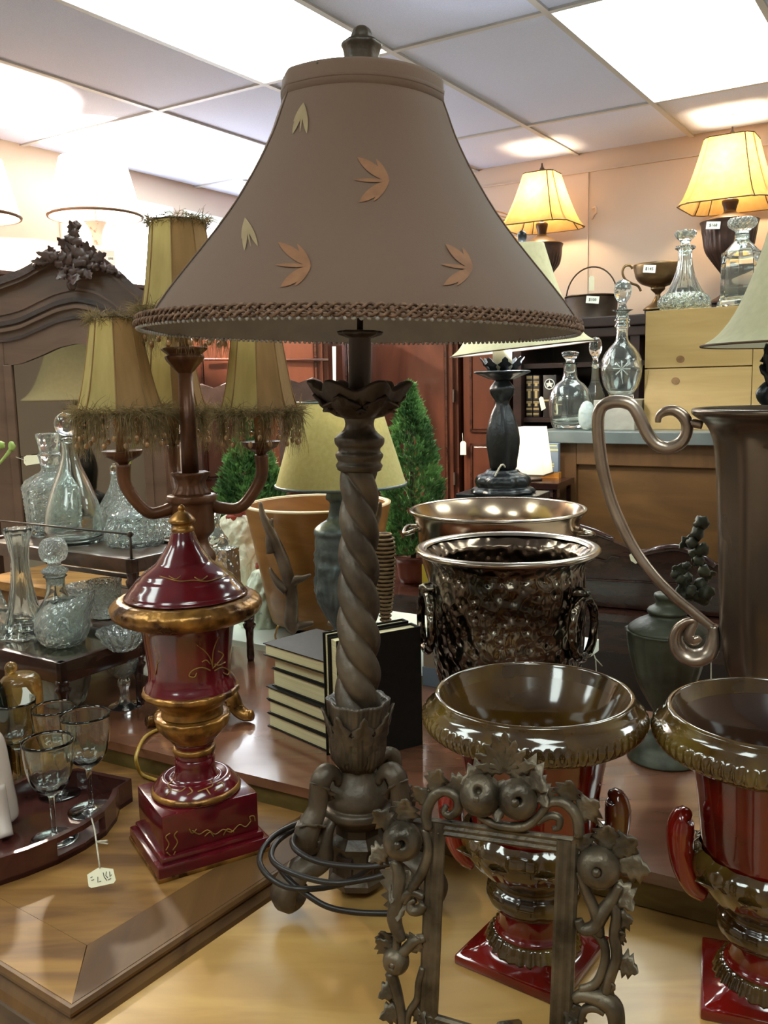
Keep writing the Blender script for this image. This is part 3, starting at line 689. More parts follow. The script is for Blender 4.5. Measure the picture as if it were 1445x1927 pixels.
add('body', [(86, 1292), (84, 1284), (77, 1268), (78, 1240), (82, 1205), (86, 1180), (92, 1165), (100, 1155), (0, 1150)], M['burgundy'])
add('gilt_rim', [(90, 1168), (110, 1164), (130, 1154), (138, 1142), (137, 1132), (128, 1124), (110, 1120), (0, 1120)], M['gold'], n=120, rf=lambda t_, i, r, z: r*(1+(.020*abs(math.cos(15*t_+z*60)) if r > .085 else 0)))
add('lid_gap', [(104, 1126), (106, 1122), (106, 1116), (100, 1114)], M['ink_blk'])
add('lid', [(0, 1112), (106, 1119), (110, 1113), (106, 1106), (98, 1097), (90, 1087), (83, 1082), (76, 1074), (60, 1063), (52, 1057), (46, 1048), (36, 1034), (27, 1018), (22, 1004), (18, 998), (0, 998)], M['burgundy'])
add('lid_finial', [(0, 1002), (20, 1001), (21, 994), (17, 988), (23, 984), (25, 980), (22, 974), (14, 966), (7, 962), (6, 959), (7, 956), (4, 951), (0, 949)], M['gold'], n=32)
# gilt sprays: on body, foot and plinth
def on_body(px, py, rpx, off=.0012):
    r = rpx*AX.s(py)+off; h = AX.h(py); c = ORGP+Vector((0, 0, h)); d = ray(px, py); 
    cam2 = CAM; # horizontal circle: nearest hit
    o2 = Vector((cam2.x-c.x, cam2.y-c.y)); dd = Vector((d.x, d.y)); a_ = dd.dot(dd); b_ = o2.dot(dd); c_ = o2.dot(o2)-r*r; disc = b_*b_-a_*c_
    if disc < 0: disc = 0
    s_ = (-b_-math.sqrt(disc))/a_; q = cam2+d*s_; return Vector((q.x, q.y, q.z))
def body_r(py):
    L = [(80, 1284), (77, 1268), (78, 1240), (82, 1205), (86, 1180)]
    for (r0, y0), (r1, y1) in zip(L, L[1:]):
        if y1 <= py <= y0: return r0+(r1-r0)*(py-y0)/(y1-y0)
    return 80
def spray(parent, curves, width, fn, m, name='gilt_spray'):
    bm = bmesh.new()
    for cv in curves: tube([fn(x, y) for x, y in cv], width, 5, bm=bm, smooth=4)
    return obj(name, bm, m, parent)
mg = M['gold_paint'] = mat('dull gilt paint', '#7a5a28', '#a07a3a', rough=.4, metal=.3, scale=40)
spray(t, [[(400, 1255), (396, 1240), (385, 1225), (372, 1215)], [(400, 1255), (400, 1238), (402, 1222), (408, 1205), (412, 1198)], [(400, 1258), (412, 1245), (420, 1232), (410, 1225)],
          [(396, 1262), (380, 1256), (362, 1262), (356, 1272), (366, 1274), (370, 1266)], [(404, 1262), (418, 1256), (430, 1262), (428, 1270), (420, 1266)], [(372, 1215), (366, 1208), (374, 1206), (376, 1214)],
          [(396, 1250), (388, 1242), (380, 1246)], [(404, 1250), (412, 1252), (424, 1246)]], .0011, lambda x, y: on_body(x, y, body_r(y)), mg)
spray(t, [[(292, 1270), (296, 1240), (290, 1215), (296, 1200)], [(296, 1250), (302, 1240), (300, 1225)]], .0010, lambda x, y: on_body(x, y, body_r(y)), mg)
FPl = Plane(c0+Vector((math.sin(cy), -math.cos(cy), 0))*(hd*.83+.0012), cy)
spray(t, [[(362, 1563), (375, 1570), (390, 1562), (405, 1570), (420, 1561), (435, 1566), (450, 1552), (462, 1556), (472, 1545)], [(385, 1574), (395, 1566), (402, 1575)], [(420, 1572), (428, 1560), (440, 1566)],
          [(472, 1545), (470, 1537), (478, 1536), (480, 1545)], [(356, 1560), (362, 1568), (370, 1560)], [(312, 1600), (318, 1588), (312, 1575), (320, 1568)], [(325, 1600), (334, 1585), (328, 1572), (334, 1564)], [(314, 1604), (324, 1612), (330, 1602)]], .0010, lambda x, y: FPl.at(x, y), mg)
def flare_r(py):
    L = [(79, yb-13), (62, yb-30), (44, 1458), (37, 1440)]
    for (r0, y0), (r1, y1) in zip(L, L[1:]):
        if y1 <= py <= y0: return r0+(r1-r0)*(py-y0)/(y1-y0)
    return 79
def on_lathe(px, py, prof_w, P, off=.0014):
    d = ray(px, py).normalized(); D0 = (P-CAM).length-.25
    for k in range(900):
        q = CAM+d*(D0+k*.0006); dx = q-P; r = math.hypot(dx.x, dx.y)
        for (r0, z0), (r1, z1) in zip(prof_w, prof_w[1:]):
            if min(z0, z1) <= dx.z <= max(z0, z1):
                f = (dx.z-z0)/(z1-z0) if z1 != z0 else 0
                if r <= r0+(r1-r0)*f+off: return q
                break
    return CAM+d*(P-CAM).length
fl = P_([(80, yb-5), (79, yb-13), (62, yb-30), (44, 1458), (37, 1440), (35, 1420)])
spray(t, [[(312, 1498), (322, 1486), (316, 1478), (324, 1470)], [(322, 1486), (338, 1490), (350, 1482)], [(352, 1496), (362, 1490), (356, 1482)], [(372, 1490), (388, 1484), (400, 1478), (396, 1470)], [(388, 1484), (396, 1496)],
          [(404, 1488), (420, 1480), (416, 1472), (408, 1476)]], .0013, lambda x, y: on_lathe(x, y, fl, ORGP), mg)
ld = P_([(106, 1106), (98, 1097), (90, 1087), (83, 1082), (76, 1074), (60, 1063)])
spray(t, [[(300, 1084), (320, 1090), (340, 1094), (365, 1092), (390, 1094), (412, 1088), (430, 1082)], [(318, 1084), (330, 1090), (340, 1084)], [(366, 1086), (378, 1092), (390, 1084)]], .0009, lambda x, y: on_lathe(x, y, ld, ORGP), mg)
# gold cord trailing behind the urn
obj('gold_cord', tube([W(330, 1368, z=Z_BACK+.004), W(300, 1372, z=Z_BACK+.004), W(272, 1388, z=Z_BACK+.006), W(262, 1412, z=Z_BACK+.004)+Vector((0, -.02, -.0)), W(258, 1440, z=Z_LEFT+.03), W(268, 1458, z=Z_LEFT+.006), W(300, 1470, z=Z_LEFT+.005), W(330, 1480, z=Z_LEFT+.005)], .0035, 8, smooth=5), M['cord_gold'], P=W(272, 1400, z=Z_BACK), label='gold plastic cord looping over the table edge behind the burgundy urn', cat='cord')
# ================= ornate metal picture frame =================
FP0 = W(818, 1905, D=.89)
FPn = Plane(FP0, math.radians(-20), .17)
fa = FPn.at
base_low = FP0 + FPn.v*(-(FP0.z-(EYE+Z_YEL))/FPn.v.z)
t = thing('picture_frame', base_low, 'empty metal picture frame with fruit and leaf scrolls, front right of the tall lamp', 'picture frame')
fm = M['frame']; sc = scale_at(FP0)
def bar(a, b, wd, name='frame_bar'):
    a = Vector(a); b = Vector(b); d = (b-a).normalized(); s_ = d.cross(FPn.n).normalized(); w2 = wd*sc/2
    pr = [(-1, 0), (-1, .9), (-.72, 1.3), (-.35, 1.0), (0, 1.25), (.35, 1.0), (.72, 1.3), (1, .9), (1, 0)]
    bm = bmesh.new(); L_ = [bm.verts.new(a+s_*(w2*x)+FPn.n*(w2*.55*y)) for x, y in pr]; R_ = [bm.verts.new(b+s_*(w2*x)+FPn.n*(w2*.55*y)) for x, y in pr]
    for k in range(8): bm.faces.new((L_[k], L_[k+1], R_[k+1], R_[k]))
    bm.faces.new(L_[::-1]); bm.faces.new(R_); bm.faces.new((L_[8], L_[0], R_[0], R_[8]))
    obj(name, bm, fm, t, smooth=40)
tl_, tr_ = fa(822, 1553), fa(1082, 1590)
bl_, br_ = fa(809, 1925), fa(1050, 2010)
bl_ = fa(808, 1922); 
bar(fa(822, 1545), fa(806, 1935), 36); bar(fa(1070, 1580), fa(1052, 2030), 40)
bar(fa(806, 1552), fa(1092, 1592), 30); bar(fa(790, 1915), fa(1075, 2000), 34)
def sweep(pts, r, n=8, flat=1.2, off=.006): return tube([fa(x, y, off) for x, y in pts], [v*sc*1.2 for v in r], n, smooth=5, flat=flat)
def scroll(pts, r, name='scroll'): obj(name, sweep(pts, r), fm, t)
def fruit(x, y, r, name='pomegranate', up=(0, 1)):
    c = fa(x, y, .006); R = r*sc
    bm = lathe(fine([(0, -R), (R*.6, -R*.82), (R*.95, -R*.3), (R*.98, R*.2), (R*.75, R*.65), (R*.45, R*.82), (R*.2, R*.80), (R*.12, R*.5), (0, R*.45)], 2), 20)
    bmesh.ops.transform(bm, verts=bm.verts, matrix=Matrix.Translation(c) @ (FPn.n*.9+FPn.w*up[0]*.5+FPn.v*up[1]*.5).to_track_quat('Z', 'Y').to_matrix().to_4x4())
    obj(name, bm, fm, t)
    ball(c+FPn.n*R*.78, R*.22, b2 := bmesh.new(), n=5); obj('fruit_crown', b2, fm, t)
def lf(x, y, ang, L, wd, name='leaf', curl=.35):
    a = math.radians(ang); d = FPn.w*math.cos(a)+FPn.v*math.sin(a)
    bm = bmesh.new(); leaf(fa(x, y, .006), d, FPn.n, L*sc*1.25, wd*sc*1.35, bm, curl=curl, lobes=3, th=.004); obj(name, bm, fm, t)
# crest: tuft of leaves over two pomegranates
for ang, L, wd in ((150, 50, 18), (126, 52, 20), (105, 62, 20), (88, 66, 20), (70, 56, 20), (48, 52, 20), (20, 56, 20), (172, 44, 18)):
    lf(948, 1452, ang, L, wd)
lf(960, 1440, 335, 66, 44); lf(925, 1452, 205, 50, 34); lf(985, 1462, 318, 55, 34); lf(950, 1470, 262, 60, 34)
fruit(905, 1496, 40); fruit(975, 1503, 38, up=(.4, .3))
scroll([(900, 1535), (935, 1552), (985, 1555), (1015, 1535), (1032, 1512), (1060, 1510), (1085, 1535), (1090, 1575)], [5, 7, 8, 7, 7, 8, 9, 8])
scroll([(1010, 1548), (1035, 1535), (1052, 1540), (1052, 1556), (1040, 1560)], [5, 6, 6, 5, 4])
lf(1060, 1515, 75, 42, 30); lf(1085, 1540, 45, 46, 34); lf(1030, 1515, 110, 34, 24)
scroll([(806, 1560), (802, 1530), (815, 1500), (838, 1488), (860, 1500), (862, 1522), (848, 1535), (835, 1528), (840, 1516)], [8, 9, 9, 8, 8, 7, 7, 6, 4])
lf(812, 1492, 70, 44, 28); lf(840, 1488, 30, 48, 26); lf(868, 1500, 10, 40, 26); lf(800, 1515, 120, 34, 24)
# left side
fruit(757, 1582, 38, up=(.5, .2)); lf(757, 1550, 80, 44, 34); lf(735, 1560, 135, 40, 30); lf(728, 1600, 215, 34, 26)
scroll([(800, 1560), (806, 1600), (795, 1640), (775, 1672), (760, 1700)], [6, 8, 9, 8, 6])
scroll([(745, 1620), (752, 1650), (748, 1690), (742, 1730), (755, 1770)], [9, 11, 12, 12, 9])
lf(752, 1625, 262, 60, 40); lf(745, 1660, 280, 56, 38); lf(770, 1640, 240, 50, 34)
scroll([(798, 1688), (775, 1678), (755, 1690), (745, 1715), (748, 1750), (745, 1790)], [6, 8, 9, 9, 8, 7])
scroll([(798, 1700), (790, 1712), (775, 1712), (772, 1700), (782, 1694)], [8, 8, 8, 6, 4])
scroll([(800, 1765), (780, 1770), (765, 1785), (750, 1800)], [6, 8, 9, 9])
fruit(745, 1808, 26, up=(-.2, -.3)); lf(735, 1800, 130, 36, 26); lf(728, 1785, 110, 30, 24); lf(770, 1790, 55, 34, 26)
scroll([(735, 1830), (745, 1860), (752, 1890), (760, 1935), (770, 1990)], [10, 9, 8, 8, 7])
scroll([(795, 1820), (788, 1850), (785, 1880), (770, 1905), (765, 1935)], [5, 6, 6, 6, 5])
lf(748, 1860, 210, 34, 24); lf(755, 1905, 200, 36, 26); lf(775, 1900, 330, 30, 22)
# right side
fruit(1126, 1632, 38, up=(.1, .1)); lf(1140, 1600, 85, 40, 34); lf(1155, 1610, 45, 46, 34); lf(1162, 1630, 5, 48, 36); lf(1150, 1665, 320, 44, 34); lf(1105, 1605, 120, 34, 28)
scroll([(1090, 1640), (1105, 1680), (1122, 1722), (1128, 1760)], [6, 8, 9, 8])
scroll([(1165, 1665), (1150, 1695), (1132, 1720), (1118, 1745), (1096, 1748), (1088, 1730)], [7, 9, 11, 10, 8, 6])
scroll([(1150, 1690), (1160, 1720), (1156, 1760), (1160, 1800), (1148, 1840), (1140, 1870)], [6, 8, 8, 8, 8, 7])
lf(1150, 1735, 20, 34, 26); lf(1158, 1810, 350, 34, 28); lf(1150, 1770, 40, 26, 20)
scroll([(1090, 1745), (1115, 1752), (1136, 1775), (1138, 1810), (1122, 1850), (1092, 1862)], [6, 7, 7, 7, 7, 6])
scroll([(1080, 1880), (1100, 1872), (1135, 1880), (1156, 1900), (1160, 1940), (1150, 1990)], [7, 10, 13, 14, 12, 9])
scroll([(1092, 1925), (1100, 1900), (1120, 1895), (1138, 1905)], [5, 6, 7, 6])
lf(1090, 1895, 240, 34, 26); lf(1120, 1865, 30, 34, 26)
# foot ornament and prop behind
scroll([(770, 1985), (830, 2035), (900, 2030), (950, 2060), (1010, 2075), (1080, 2060), (1145, 1990)], [8, 11, 12, 14, 12, 11, 8])
ft = bmesh.new()
for a_, b_ in ((fa(775, 1980), -.0), (fa(1150, 1985), 0)):
    tube([a_, Vector((a_.x, a_.y, base_low.z+.012)), Vector((a_.x-.0, a_.y-.01, base_low.z+.008))], .008, 8, bm=ft, smooth=3)
obj('frame_foot', ft, fm, t)
mid = (fa(820, 1700)+fa(1065, 1700))/2-FPn.n*.01
lowb = mid-FPn.n*.09; lowb.z = base_low.z+.006
obj('easel_leg', tube([(fa(940, 1935)-FPn.n*.004), Vector((lowb.x, lowb.y, lowb.z))], .005, 8, smooth=1), fm, t)

# ================= pewter trumpet pitcher, right =================
AX = Ax(1450, 1534, z=Z_BACK); P0 = AX.p; P_ = AX.prof
t = thing('loving_cup', P0, 'tall burnished pewter trumpet vase with scrolled handle, right edge', 'vase')
Lp = [(0, 1530), (60, 1530), (62, 1520), (40, 1500), (20, 1470), (16, 1430), (22, 1390), (44, 1345), (70, 1305), (90, 1265), (100, 1215), (107, 1150), (112, 1050), (118, 950), (124, 870), (132, 820), (146, 795), (164, 782), (170, 776), (171, 770), (167, 766), (162, 768)]
obj('body', lathe(fine(P_(Lp), 3), 96, c=P0, rf=lambda a, i, r, z: r*(1+.012*math.cos(10*a)*(z < .6))), M['pewter'], t)
Li = [(162, 768), (140, 800), (126, 840), (114, 900), (104, 1100), (90, 1240), (0, 1260)]
obj('inner_wall', lathe(fine(P_(Li), 2), 72, c=P0), M['pewter'], t, rec=False)
PH = Plane(P0+Vector((0, 0, .4)), math.atan2(P0.x, P0.y)*-1.0)
path = [(1238, 795), (1240, 783), (1252, 774), (1270, 773), (1286, 784), (1293, 800), (1290, 820), (1278, 835), (1258, 843), (1238, 838), (1222, 822), (1210, 800), (1200, 778), (1188, 762), (1168, 756), (1146, 758), (1131, 768), (1125, 790), (1127, 830), (1134, 880), (1148, 935), (1168, 985), (1195, 1035), (1230, 1083), (1270, 1124), (1312, 1158), (1342, 1182)]
rads = [5, 7, 9, 10, 11, 11, 11, 12, 12, 12, 12, 12, 12, 12, 12, 12, 12, 12, 12, 12, 11, 11, 10, 10, 10, 9, 8]
s_ = scale_at(P0)
obj('scroll_handle', tube([PH.at(x, y) for x, y in path], [r*s_ for r in rads], 12, smooth=5), M['pewter_hd'], t)
obj('handle_volute', tube([PH.at(x, y) for x, y in [(1342, 1176), (1342, 1205), (1334, 1228), (1312, 1238), (1288, 1232), (1272, 1212), (1274, 1188), (1290, 1172), (1306, 1170), (1300, 1182), (1296, 1196), (1305, 1206), (1318, 1200)]], [r*s_ for r in [9, 12, 14, 14, 13, 12, 10, 8, 6, 7, 8, 8, 4]], 12, smooth=5, flat=1.5), M['pewter_hd'], t)
obj('handle_joint', tube([PH.at(1286, 800), PH.at(1300, 796), PH.at(1322, 800)], [9*s_, 8*s_, 8*s_], 10, smooth=3), M['pewter_hd'], t)
obj('tag_string', tube([PH.at(1338, 1225, .01), PH.at(1338, 1290, .01), PH.at(1338, 1340, .01)], .0011, 5, smooth=2), M['string'], t)

# ================= verdigris urn =================
AX = Ax(1250, 1425, z=Z_BACK); P0 = AX.p; P_ = AX.prof
t = thing('lidded_urn', P0, 'green patinated bronze lidded urn on a domed foot, behind the two red urns', 'urn')
obj('foot', lathe(fine(P_([(0, 1425), (62, 1425), (66, 1418), (60, 1408), (52, 1396), (38, 1386), (28, 1378), (24, 1368), (30, 1360), (24, 1352), (20, 1335), (0, 1330)]), 3), 48, c=P0), M['verdigris'], t)
obj('body', lathe(fine(P_([(0, 1340), (20, 1338), (34, 1318), (54, 1280), (66, 1240), (72, 1205), (74, 1190), (70, 1184), (0, 1184)]), 3), 72, c=P0, rf=lambda a, i, r, z: r*(1+.02*math.cos(16*a))), M['verdigris'], t)
obj('lid', lathe(fine(P_([(70, 1188), (72, 1182), (60, 1172), (40, 1162), (34, 1156), (38, 1150), (34, 1144), (24, 1138), (22, 1130), (26, 1122), (22, 1116), (0, 1114)]), 3), 48, c=P0), M['verdigris'], t)
bm = bmesh.new(); rnd = random.Random(5); s_ = scale_at(P0)
PV = Plane(P0, -.0)
for x, y, r in ((1320, 985, 13), (1312, 1005, 12), (1303, 1022, 11), (1322, 1035, 12), (1315, 1055, 10), (1325, 1075, 11), (1292, 1065, 8), (1318, 1100, 12), (1300, 1112, 10), (1280, 1090, 9), (1330, 1115, 14), (1295, 1088, 9), (1270, 1080, 8), (1305, 1042, 9)):
    ball(PV.at(x, y, rnd.uniform(-.01, .02)), r*s_, bm, n=6, rough=.5)
for x, y, a, L in ((1308, 1010, 210, 40), (1290, 1080, 150, 34), (1300, 1100, 200, 36), (1290, 1090, 260, 40), (1320, 1090, 30, 30), (1285, 1100, 300, 36), (1325, 1060, 160, 30)):
    leaf(PV.at(x, y), PV.w*math.cos(math.radians(a))+PV.v*math.sin(math.radians(a)), PV.n, L*s_, 18*s_, bm, curl=.4, lobes=2, th=.003)
tube([PV.at(1330, 1130), PV.at(1300, 1120), PV.at(1268, 1124), PV.at(1252, 1128)], [12*s_, 10*s_, 9*s_, 8*s_], 8, bm=bm)
obj('leafy_finial', bm, M['verdigris'], t)

# ================= the two metal ice buckets =================
AX = Ax(955, 1378, z=Z_BACK); P0 = AX.p; P_ = AX.prof
t = thing('ice_bucket', P0, 'hammered tarnished metal ice bucket with ring handles, behind the left red urn', 'bucket')
hm = lambda a, i, r, z: r*(1+.006*mnoise.noise(Vector((math.cos(a)*6, math.sin(a)*6, z*28))))
so = [(0, 1374), (70, 1374), (76, 1366), (84, 1350), (108, 1320), (128, 1280), (138, 1240), (144, 1180), (146, 1120), (144, 1080), (142, 1060), (150, 1046), (160, 1036)]
obj('bucket_body', lathe(fine(P_(so), 4), 120, c=P0, rf=hm), M['copper'], t)
si = [(156, 1035), (144, 1046), (136, 1060), (138, 1120), (130, 1240), (80, 1340), (0, 1345)]
obj('inner_wall', lathe(fine(P_(si), 3), 96, c=P0, rf=hm), M['copper_dk'], t, rec=False)
obj('rolled_rim', lathe(fine(P_([(150, 1040), (162, 1040), (171, 1036), (173, 1031), (168, 1027), (158, 1028), (152, 1033)]), 2), 96, c=P0), M['rimmetal'], t)
dcam = (CAM-P0); ab = math.atan2(dcam.y, dcam.x)
for sgn, ang in ((1, ab+1.02), (-1, ab-1.25)):
    d = Vector((math.cos(ang), math.sin(ang), 0)); tg = Vector((-d.y, d.x, 0)); rr_ = 146*AX.s(1120); c = P0+d*(rr_+.012)+Vector((0, 0, AX.h(1158))); R = .058
    obj('ring_handle', tube([c+tg*(R*.78*math.cos(2*PI*k/24))+Vector((0, 0, R*math.sin(2*PI*k/24))) for k in range(24)], .0085, 10, smooth=1, closed=True), M['copper'], t)
    obj('ring_lug', tube([c+Vector((0, 0, R+.008))-d*.018-tg*.012, c+Vector((0, 0, R+.008))+d*.006, c+Vector((0, 0, R+.008))-d*.018+tg*.012], .009, 8, smooth=4), M['copper'], t)
    if sgn == 1:
        sp = bmesh.new(); k0 = c+Vector((0, 0, -.05))+d*.012
        tube([k0, k0+Vector((.010, -.01, -.004)), k0+Vector((.012, -.012, -.10))], .0012, 5, bm=sp, smooth=3); tube([k0+Vector((.008, -.01, -.002)), k0+Vector((.022, -.012, -.018))], .0012, 5, bm=sp, smooth=1)
        obj('tag_string', sp, M['string'], t)
# smooth flared bucket behind
AX = Ax(937, 1200, D=2.28); AX.p.z = EYE+Z_WHITE; P0 = AX.p; P_ = AX.prof
t = thing('champagne_bucket', P0, 'smooth warm silver flared bucket behind the hammered one', 'bucket')
so = [(0, 1215), (80, 1215), (84, 1208), (90, 1190), (120, 1120), (140, 1060), (148, 1020), (150, 995), (156, 972), (163, 960)]
obj('bucket_body', lathe(fine(P_(so), 3), 80, c=P0), M['brass_s'], t)
obj('inner_wall', lathe(fine(P_([(161, 957), (152, 975), (144, 1000), (138, 1050), (100, 1150), (0, 1160)]), 3), 80, c=P0), M['brass_s'], t, rec=False)
obj('rolled_rim', lathe(fine(P_([(160, 963), (165, 961), (166, 957), (162, 955), (159, 957)]), 2), 80, c=P0), M['rimmetal'], t)
for a_ in (ab+1.35, ab-1.6):
    d = Vector((math.cos(a_), math.sin(a_), 0)); tg = Vector((-d.y, d.x, 0)); c = P0+d*(152*AX.s(990))+Vector((0, 0, AX.h(995)))
    obj('lug_handle', tube([c-tg*.03, c-tg*.03+d*.03, c+tg*.03+d*.03+Vector((0, 0, -.01)), c+tg*.03], .006, 8, smooth=4), M['rimmetal'], t)

# ================= black books =================
b0, b1 = W(503, 1366, z=Z_BACK), W(626, 1420, z=Z_BACK)
yb_ = math.atan2((b1-b0).y, (b1-b0).x); Lb = (b1-b0).length
def book(P, L, Wd, T, yaw, label, group='black books', upright=False, name='book'):
    """hardcover: two boards, spine at the back, page block with fore-edge along x at y=0"""
    t = thing(name, P, label, 'book', group)
    c_ = .0022
    obj('board', box(P, (0, L), (0, Wd), (0, c_), yaw=yaw, bev=.0006), M['bookcover'], t, smooth=False)
    obj('board', box(P, (0, L), (0, Wd), (T-c_, T), yaw=yaw, bev=.0006), M['bookcover'], t, smooth=False)
    obj('spine', box(P, (0, L), (Wd-.001, Wd+.002), (0, T), yaw=yaw, bev=.0006), M['bookcover'], t, smooth=False)
    obj('page_block', box(P, (.004, L-.004), (.004, Wd-.002), (c_, T-c_), yaw=yaw), M['pages'], t, smooth=False)
    return t
lab = ['black book at the very bottom of the stack, pages facing us', 'black book second from the bottom of the stack of books', 'black book in the middle of the stack of books', 'black book fourth from the bottom, its spine corner poking out left', 'thin black book just under the top one of the stack', 'black book lying on top of the stack']
ts = [.030, .029, .028, .038, .027, .026]; z = zb; rnd = random.Random(3)
offs = [(0, 0, 0), (.004, .0, .02), (.0, .0, -.01), (.008, .010, .0), (.010, .012, .02), (-.004, .0, .03)]
for k, (T, (ox, oy, dy)) in enumerate(zip(ts, offs)):
    P = Vector((b0.x, b0.y, z))+Vector((math.cos(yb_)*ox-math.sin(yb_)*oy, math.sin(yb_)*ox+math.cos(yb_)*oy, 0))
    book(P, Lb*1.0, .144, T, yb_+dy, lab[k], 'stacked black books'); z += T
# two standing books, front cover toward us
u0, u1 = W(640, 1441, z=Z_BACK), W(793, 1402, z=Z_BACK); yu = math.atan2((u1-u0).y, (u1-u0).x); Lu = (u1-u0).length
hU = Ax(0, 0, P=u1).h(1179)
def standing(P, L, H, T, yaw, label):
    t = thing('book', P, label, 'book', 'standing black books'); c_ = .0025
    obj('board', box(P, (0, L), (0, c_), (0, H), yaw=yaw, bev=.0006), M['bookcover'], t, smooth=False)
    obj('board', box(P, (0, L), (T-c_, T), (0, H), yaw=yaw, bev=.0006), M['bookcover'], t, smooth=False)
    obj('spine', box(P, (L-.001, L+.003), (0, T), (0, H), yaw=yaw, bev=.0008), M['bookcover'], t, smooth=False)
    obj('page_block', box(P, (.005, L-.002), (c_, T-c_), (.004, H-.004), yaw=yaw), M['pages'], t, smooth=False)
standing(u0, Lu, hU, .034, yu, 'thick black book standing upright with its front cover facing us')
k = u0+Vector((-math.sin(yu), math.cos(yu), 0))*.036
standing(k, Lu*.97, hU+.004, .022, yu, 'thinner black book standing just behind the upright black book')

# ================= serving tray with goblets =================
zt = EYE+Z_LEFT
ol = [(250, 1508), (226, 1524), (220, 1545), (200, 1572), (160, 1600), (110, 1626), (50, 1650), (0, 1667), (-90, 1690), (-130, 1640), (-60, 1560), (60, 1500), (150, 1487)]
pts = [W(x, y, z=Z_LEFT) for x, y in ol]
cen = sum(pts, Vector())/len(pts)
t = thing('serving_tray', Vector((cen.x, cen.y, zt)), 'maroon brown wooden tray with slotted handle holding the wine glasses', 'tray')
obj('tray_floor', prism([p*1 for p in pts], (0, 0, .008)), M['tray'], t, smooth=False)
wt = .011; hw_ = .044
def inset(p): 
    v = (cen-p); v.z = 0; return p+v.normalized()*wt
segs = [(i, (i+1) % len(pts)) for i in range(len(pts))]
bm = bmesh.new(); flare = lambda p: p+(p-cen).normalized()*.006
SL0, SL1 = 3, 5           # wall run pierced by the hand hold
for i, j in segs:
    a, b = pts[i], pts[j]; ai, bi = inset(a), inset(b); up = Vector((0, 0, hw_)); lo = Vector((0, 0, .013)); hi = Vector((0, 0, .035))
    parts_ = [(Vector((0, 0, .0)), up)] if not (SL0 <= i < SL1) else [(Vector((0, 0, 0)), lo), (hi, up)]
    for q0, q1 in parts_:
        vs_ = [bm.verts.new(v) for v in (a+q0, b+q0, bi+q0, ai+q0, a+q1, b+q1, bi+q1, ai+q1)]
        for f in ((0, 1, 5, 4), (2, 3, 7, 6), (4, 5, 6, 7), (0, 3, 2, 1), (1, 2, 6, 5), (0, 4, 7, 3)): bm.faces.new([vs_[q] for q in f])
bmesh.ops.remove_doubles(bm, verts=bm.verts, dist=.0001)
obj('tray_wall', bm, M['tray'], t, smooth=False)
tg_ = bmesh.new()
tube([W(172, 1540, D=pts[4].y+.006), W(178, 1562, D=pts[4].y-.03), W(182, 1590, D=1.29), W(188, 1634, D=1.272)], .0013, 5, bm=tg_, smooth=3); tube([W(181, 1584, D=1.29), W(203, 1588, D=1.285)], .0014, 5, bm=tg_, smooth=1); tube([W(181, 1584, D=1.29), W(202, 1582, D=1.285)], .0014, 5, bm=tg_, smooth=1)
obj('tag_string', tg_, M['string'], t)
TP = Plane(W(190, 1650, D=1.268), .1, .5)
tagp = [TP.at(x, y) for x, y in ((164, 1646), (178, 1637), (187, 1632), (196, 1633), (213, 1635), (218, 1656), (214, 1662), (172, 1671), (167, 1668))]
tg2 = obj('price_tag', prism(tagp, TP.n*.0008), M['paper'], t, smooth=False)
bm = bmesh.new()
for cv in ([(170, 1652), (174, 1650)], [(172, 1657), (177, 1655)], [(184, 1650), (184, 1660), (190, 1658)], [(194, 1642), (196, 1650), (201, 1657)], [(200, 1640), (199, 1648), (203, 1652)], [(206, 1640), (207, 1650), (210, 1646)], [(203, 1656), (209, 1653)]):
    tube([TP.at(x, y, .0011) for x, y in cv], .0006, 4, bm=bm, smooth=1)
obj('handwriting', bm, M['ink'], tg2)

def goblet(px, py_foot, py_rim, label, dz=.0088):
    AX = Ax(px, py_foot, z=Z_LEFT+dz); P = AX.p; H = AX.h(py_rim); t = thing('wine_glass', P, label, 'wine glass', 'cut wine glasses on the maroon tray'); r = H*.235
    o_ = [(0, 0), (.205*H, 0), (.212*H, .010*H), (.12*H, .026*H), (.04*H, .045*H), (.026*H, .08*H), (.024*H, .25*H), (.028*H, .42*H), (.055*H, .455*H)]
    obj('stem', lathe(fine(o_+[(.05*H, .47*H), (0, .47*H)], 2), 36, c=P), GS, t)
    bo_ = [(0, .455*H), (.045*H, .46*H), (.12*H, .50*H), (.18*H, .58*H), (.215*H, .70*H), (.232*H, .85*H), (.238*H, H)]
    bi_ = [(.230*H, H), (.222*H, .85*H), (.205*H, .70*H), (.17*H, .59*H), (.10*H, .515*H), (0, .49*H)]
    bm = lathe(fine(bo_, 4)+fine(bi_, 3), 60, c=P, rf=lambda a, i, rr_, z: rr_*(1-.035*(max(0, math.cos(10*a+z*14))**4)*(z < .78*H)*(i < 22)))
    obj('bowl', bm, GS, t)
    return t
goblet(103, 1578, 1392, 'nearest wine glass on the maroon tray, beside the pink porcelain')
goblet(172, 1524, 1343, 'right-hand wine glass on the maroon tray, above the hand hold')
goblet(113, 1493, 1330, 'wine glass at the back of the maroon tray, behind the other glasses')
goblet(38, 1478, 1318, 'wine glass on the tray mostly hidden behind the amber bottle')
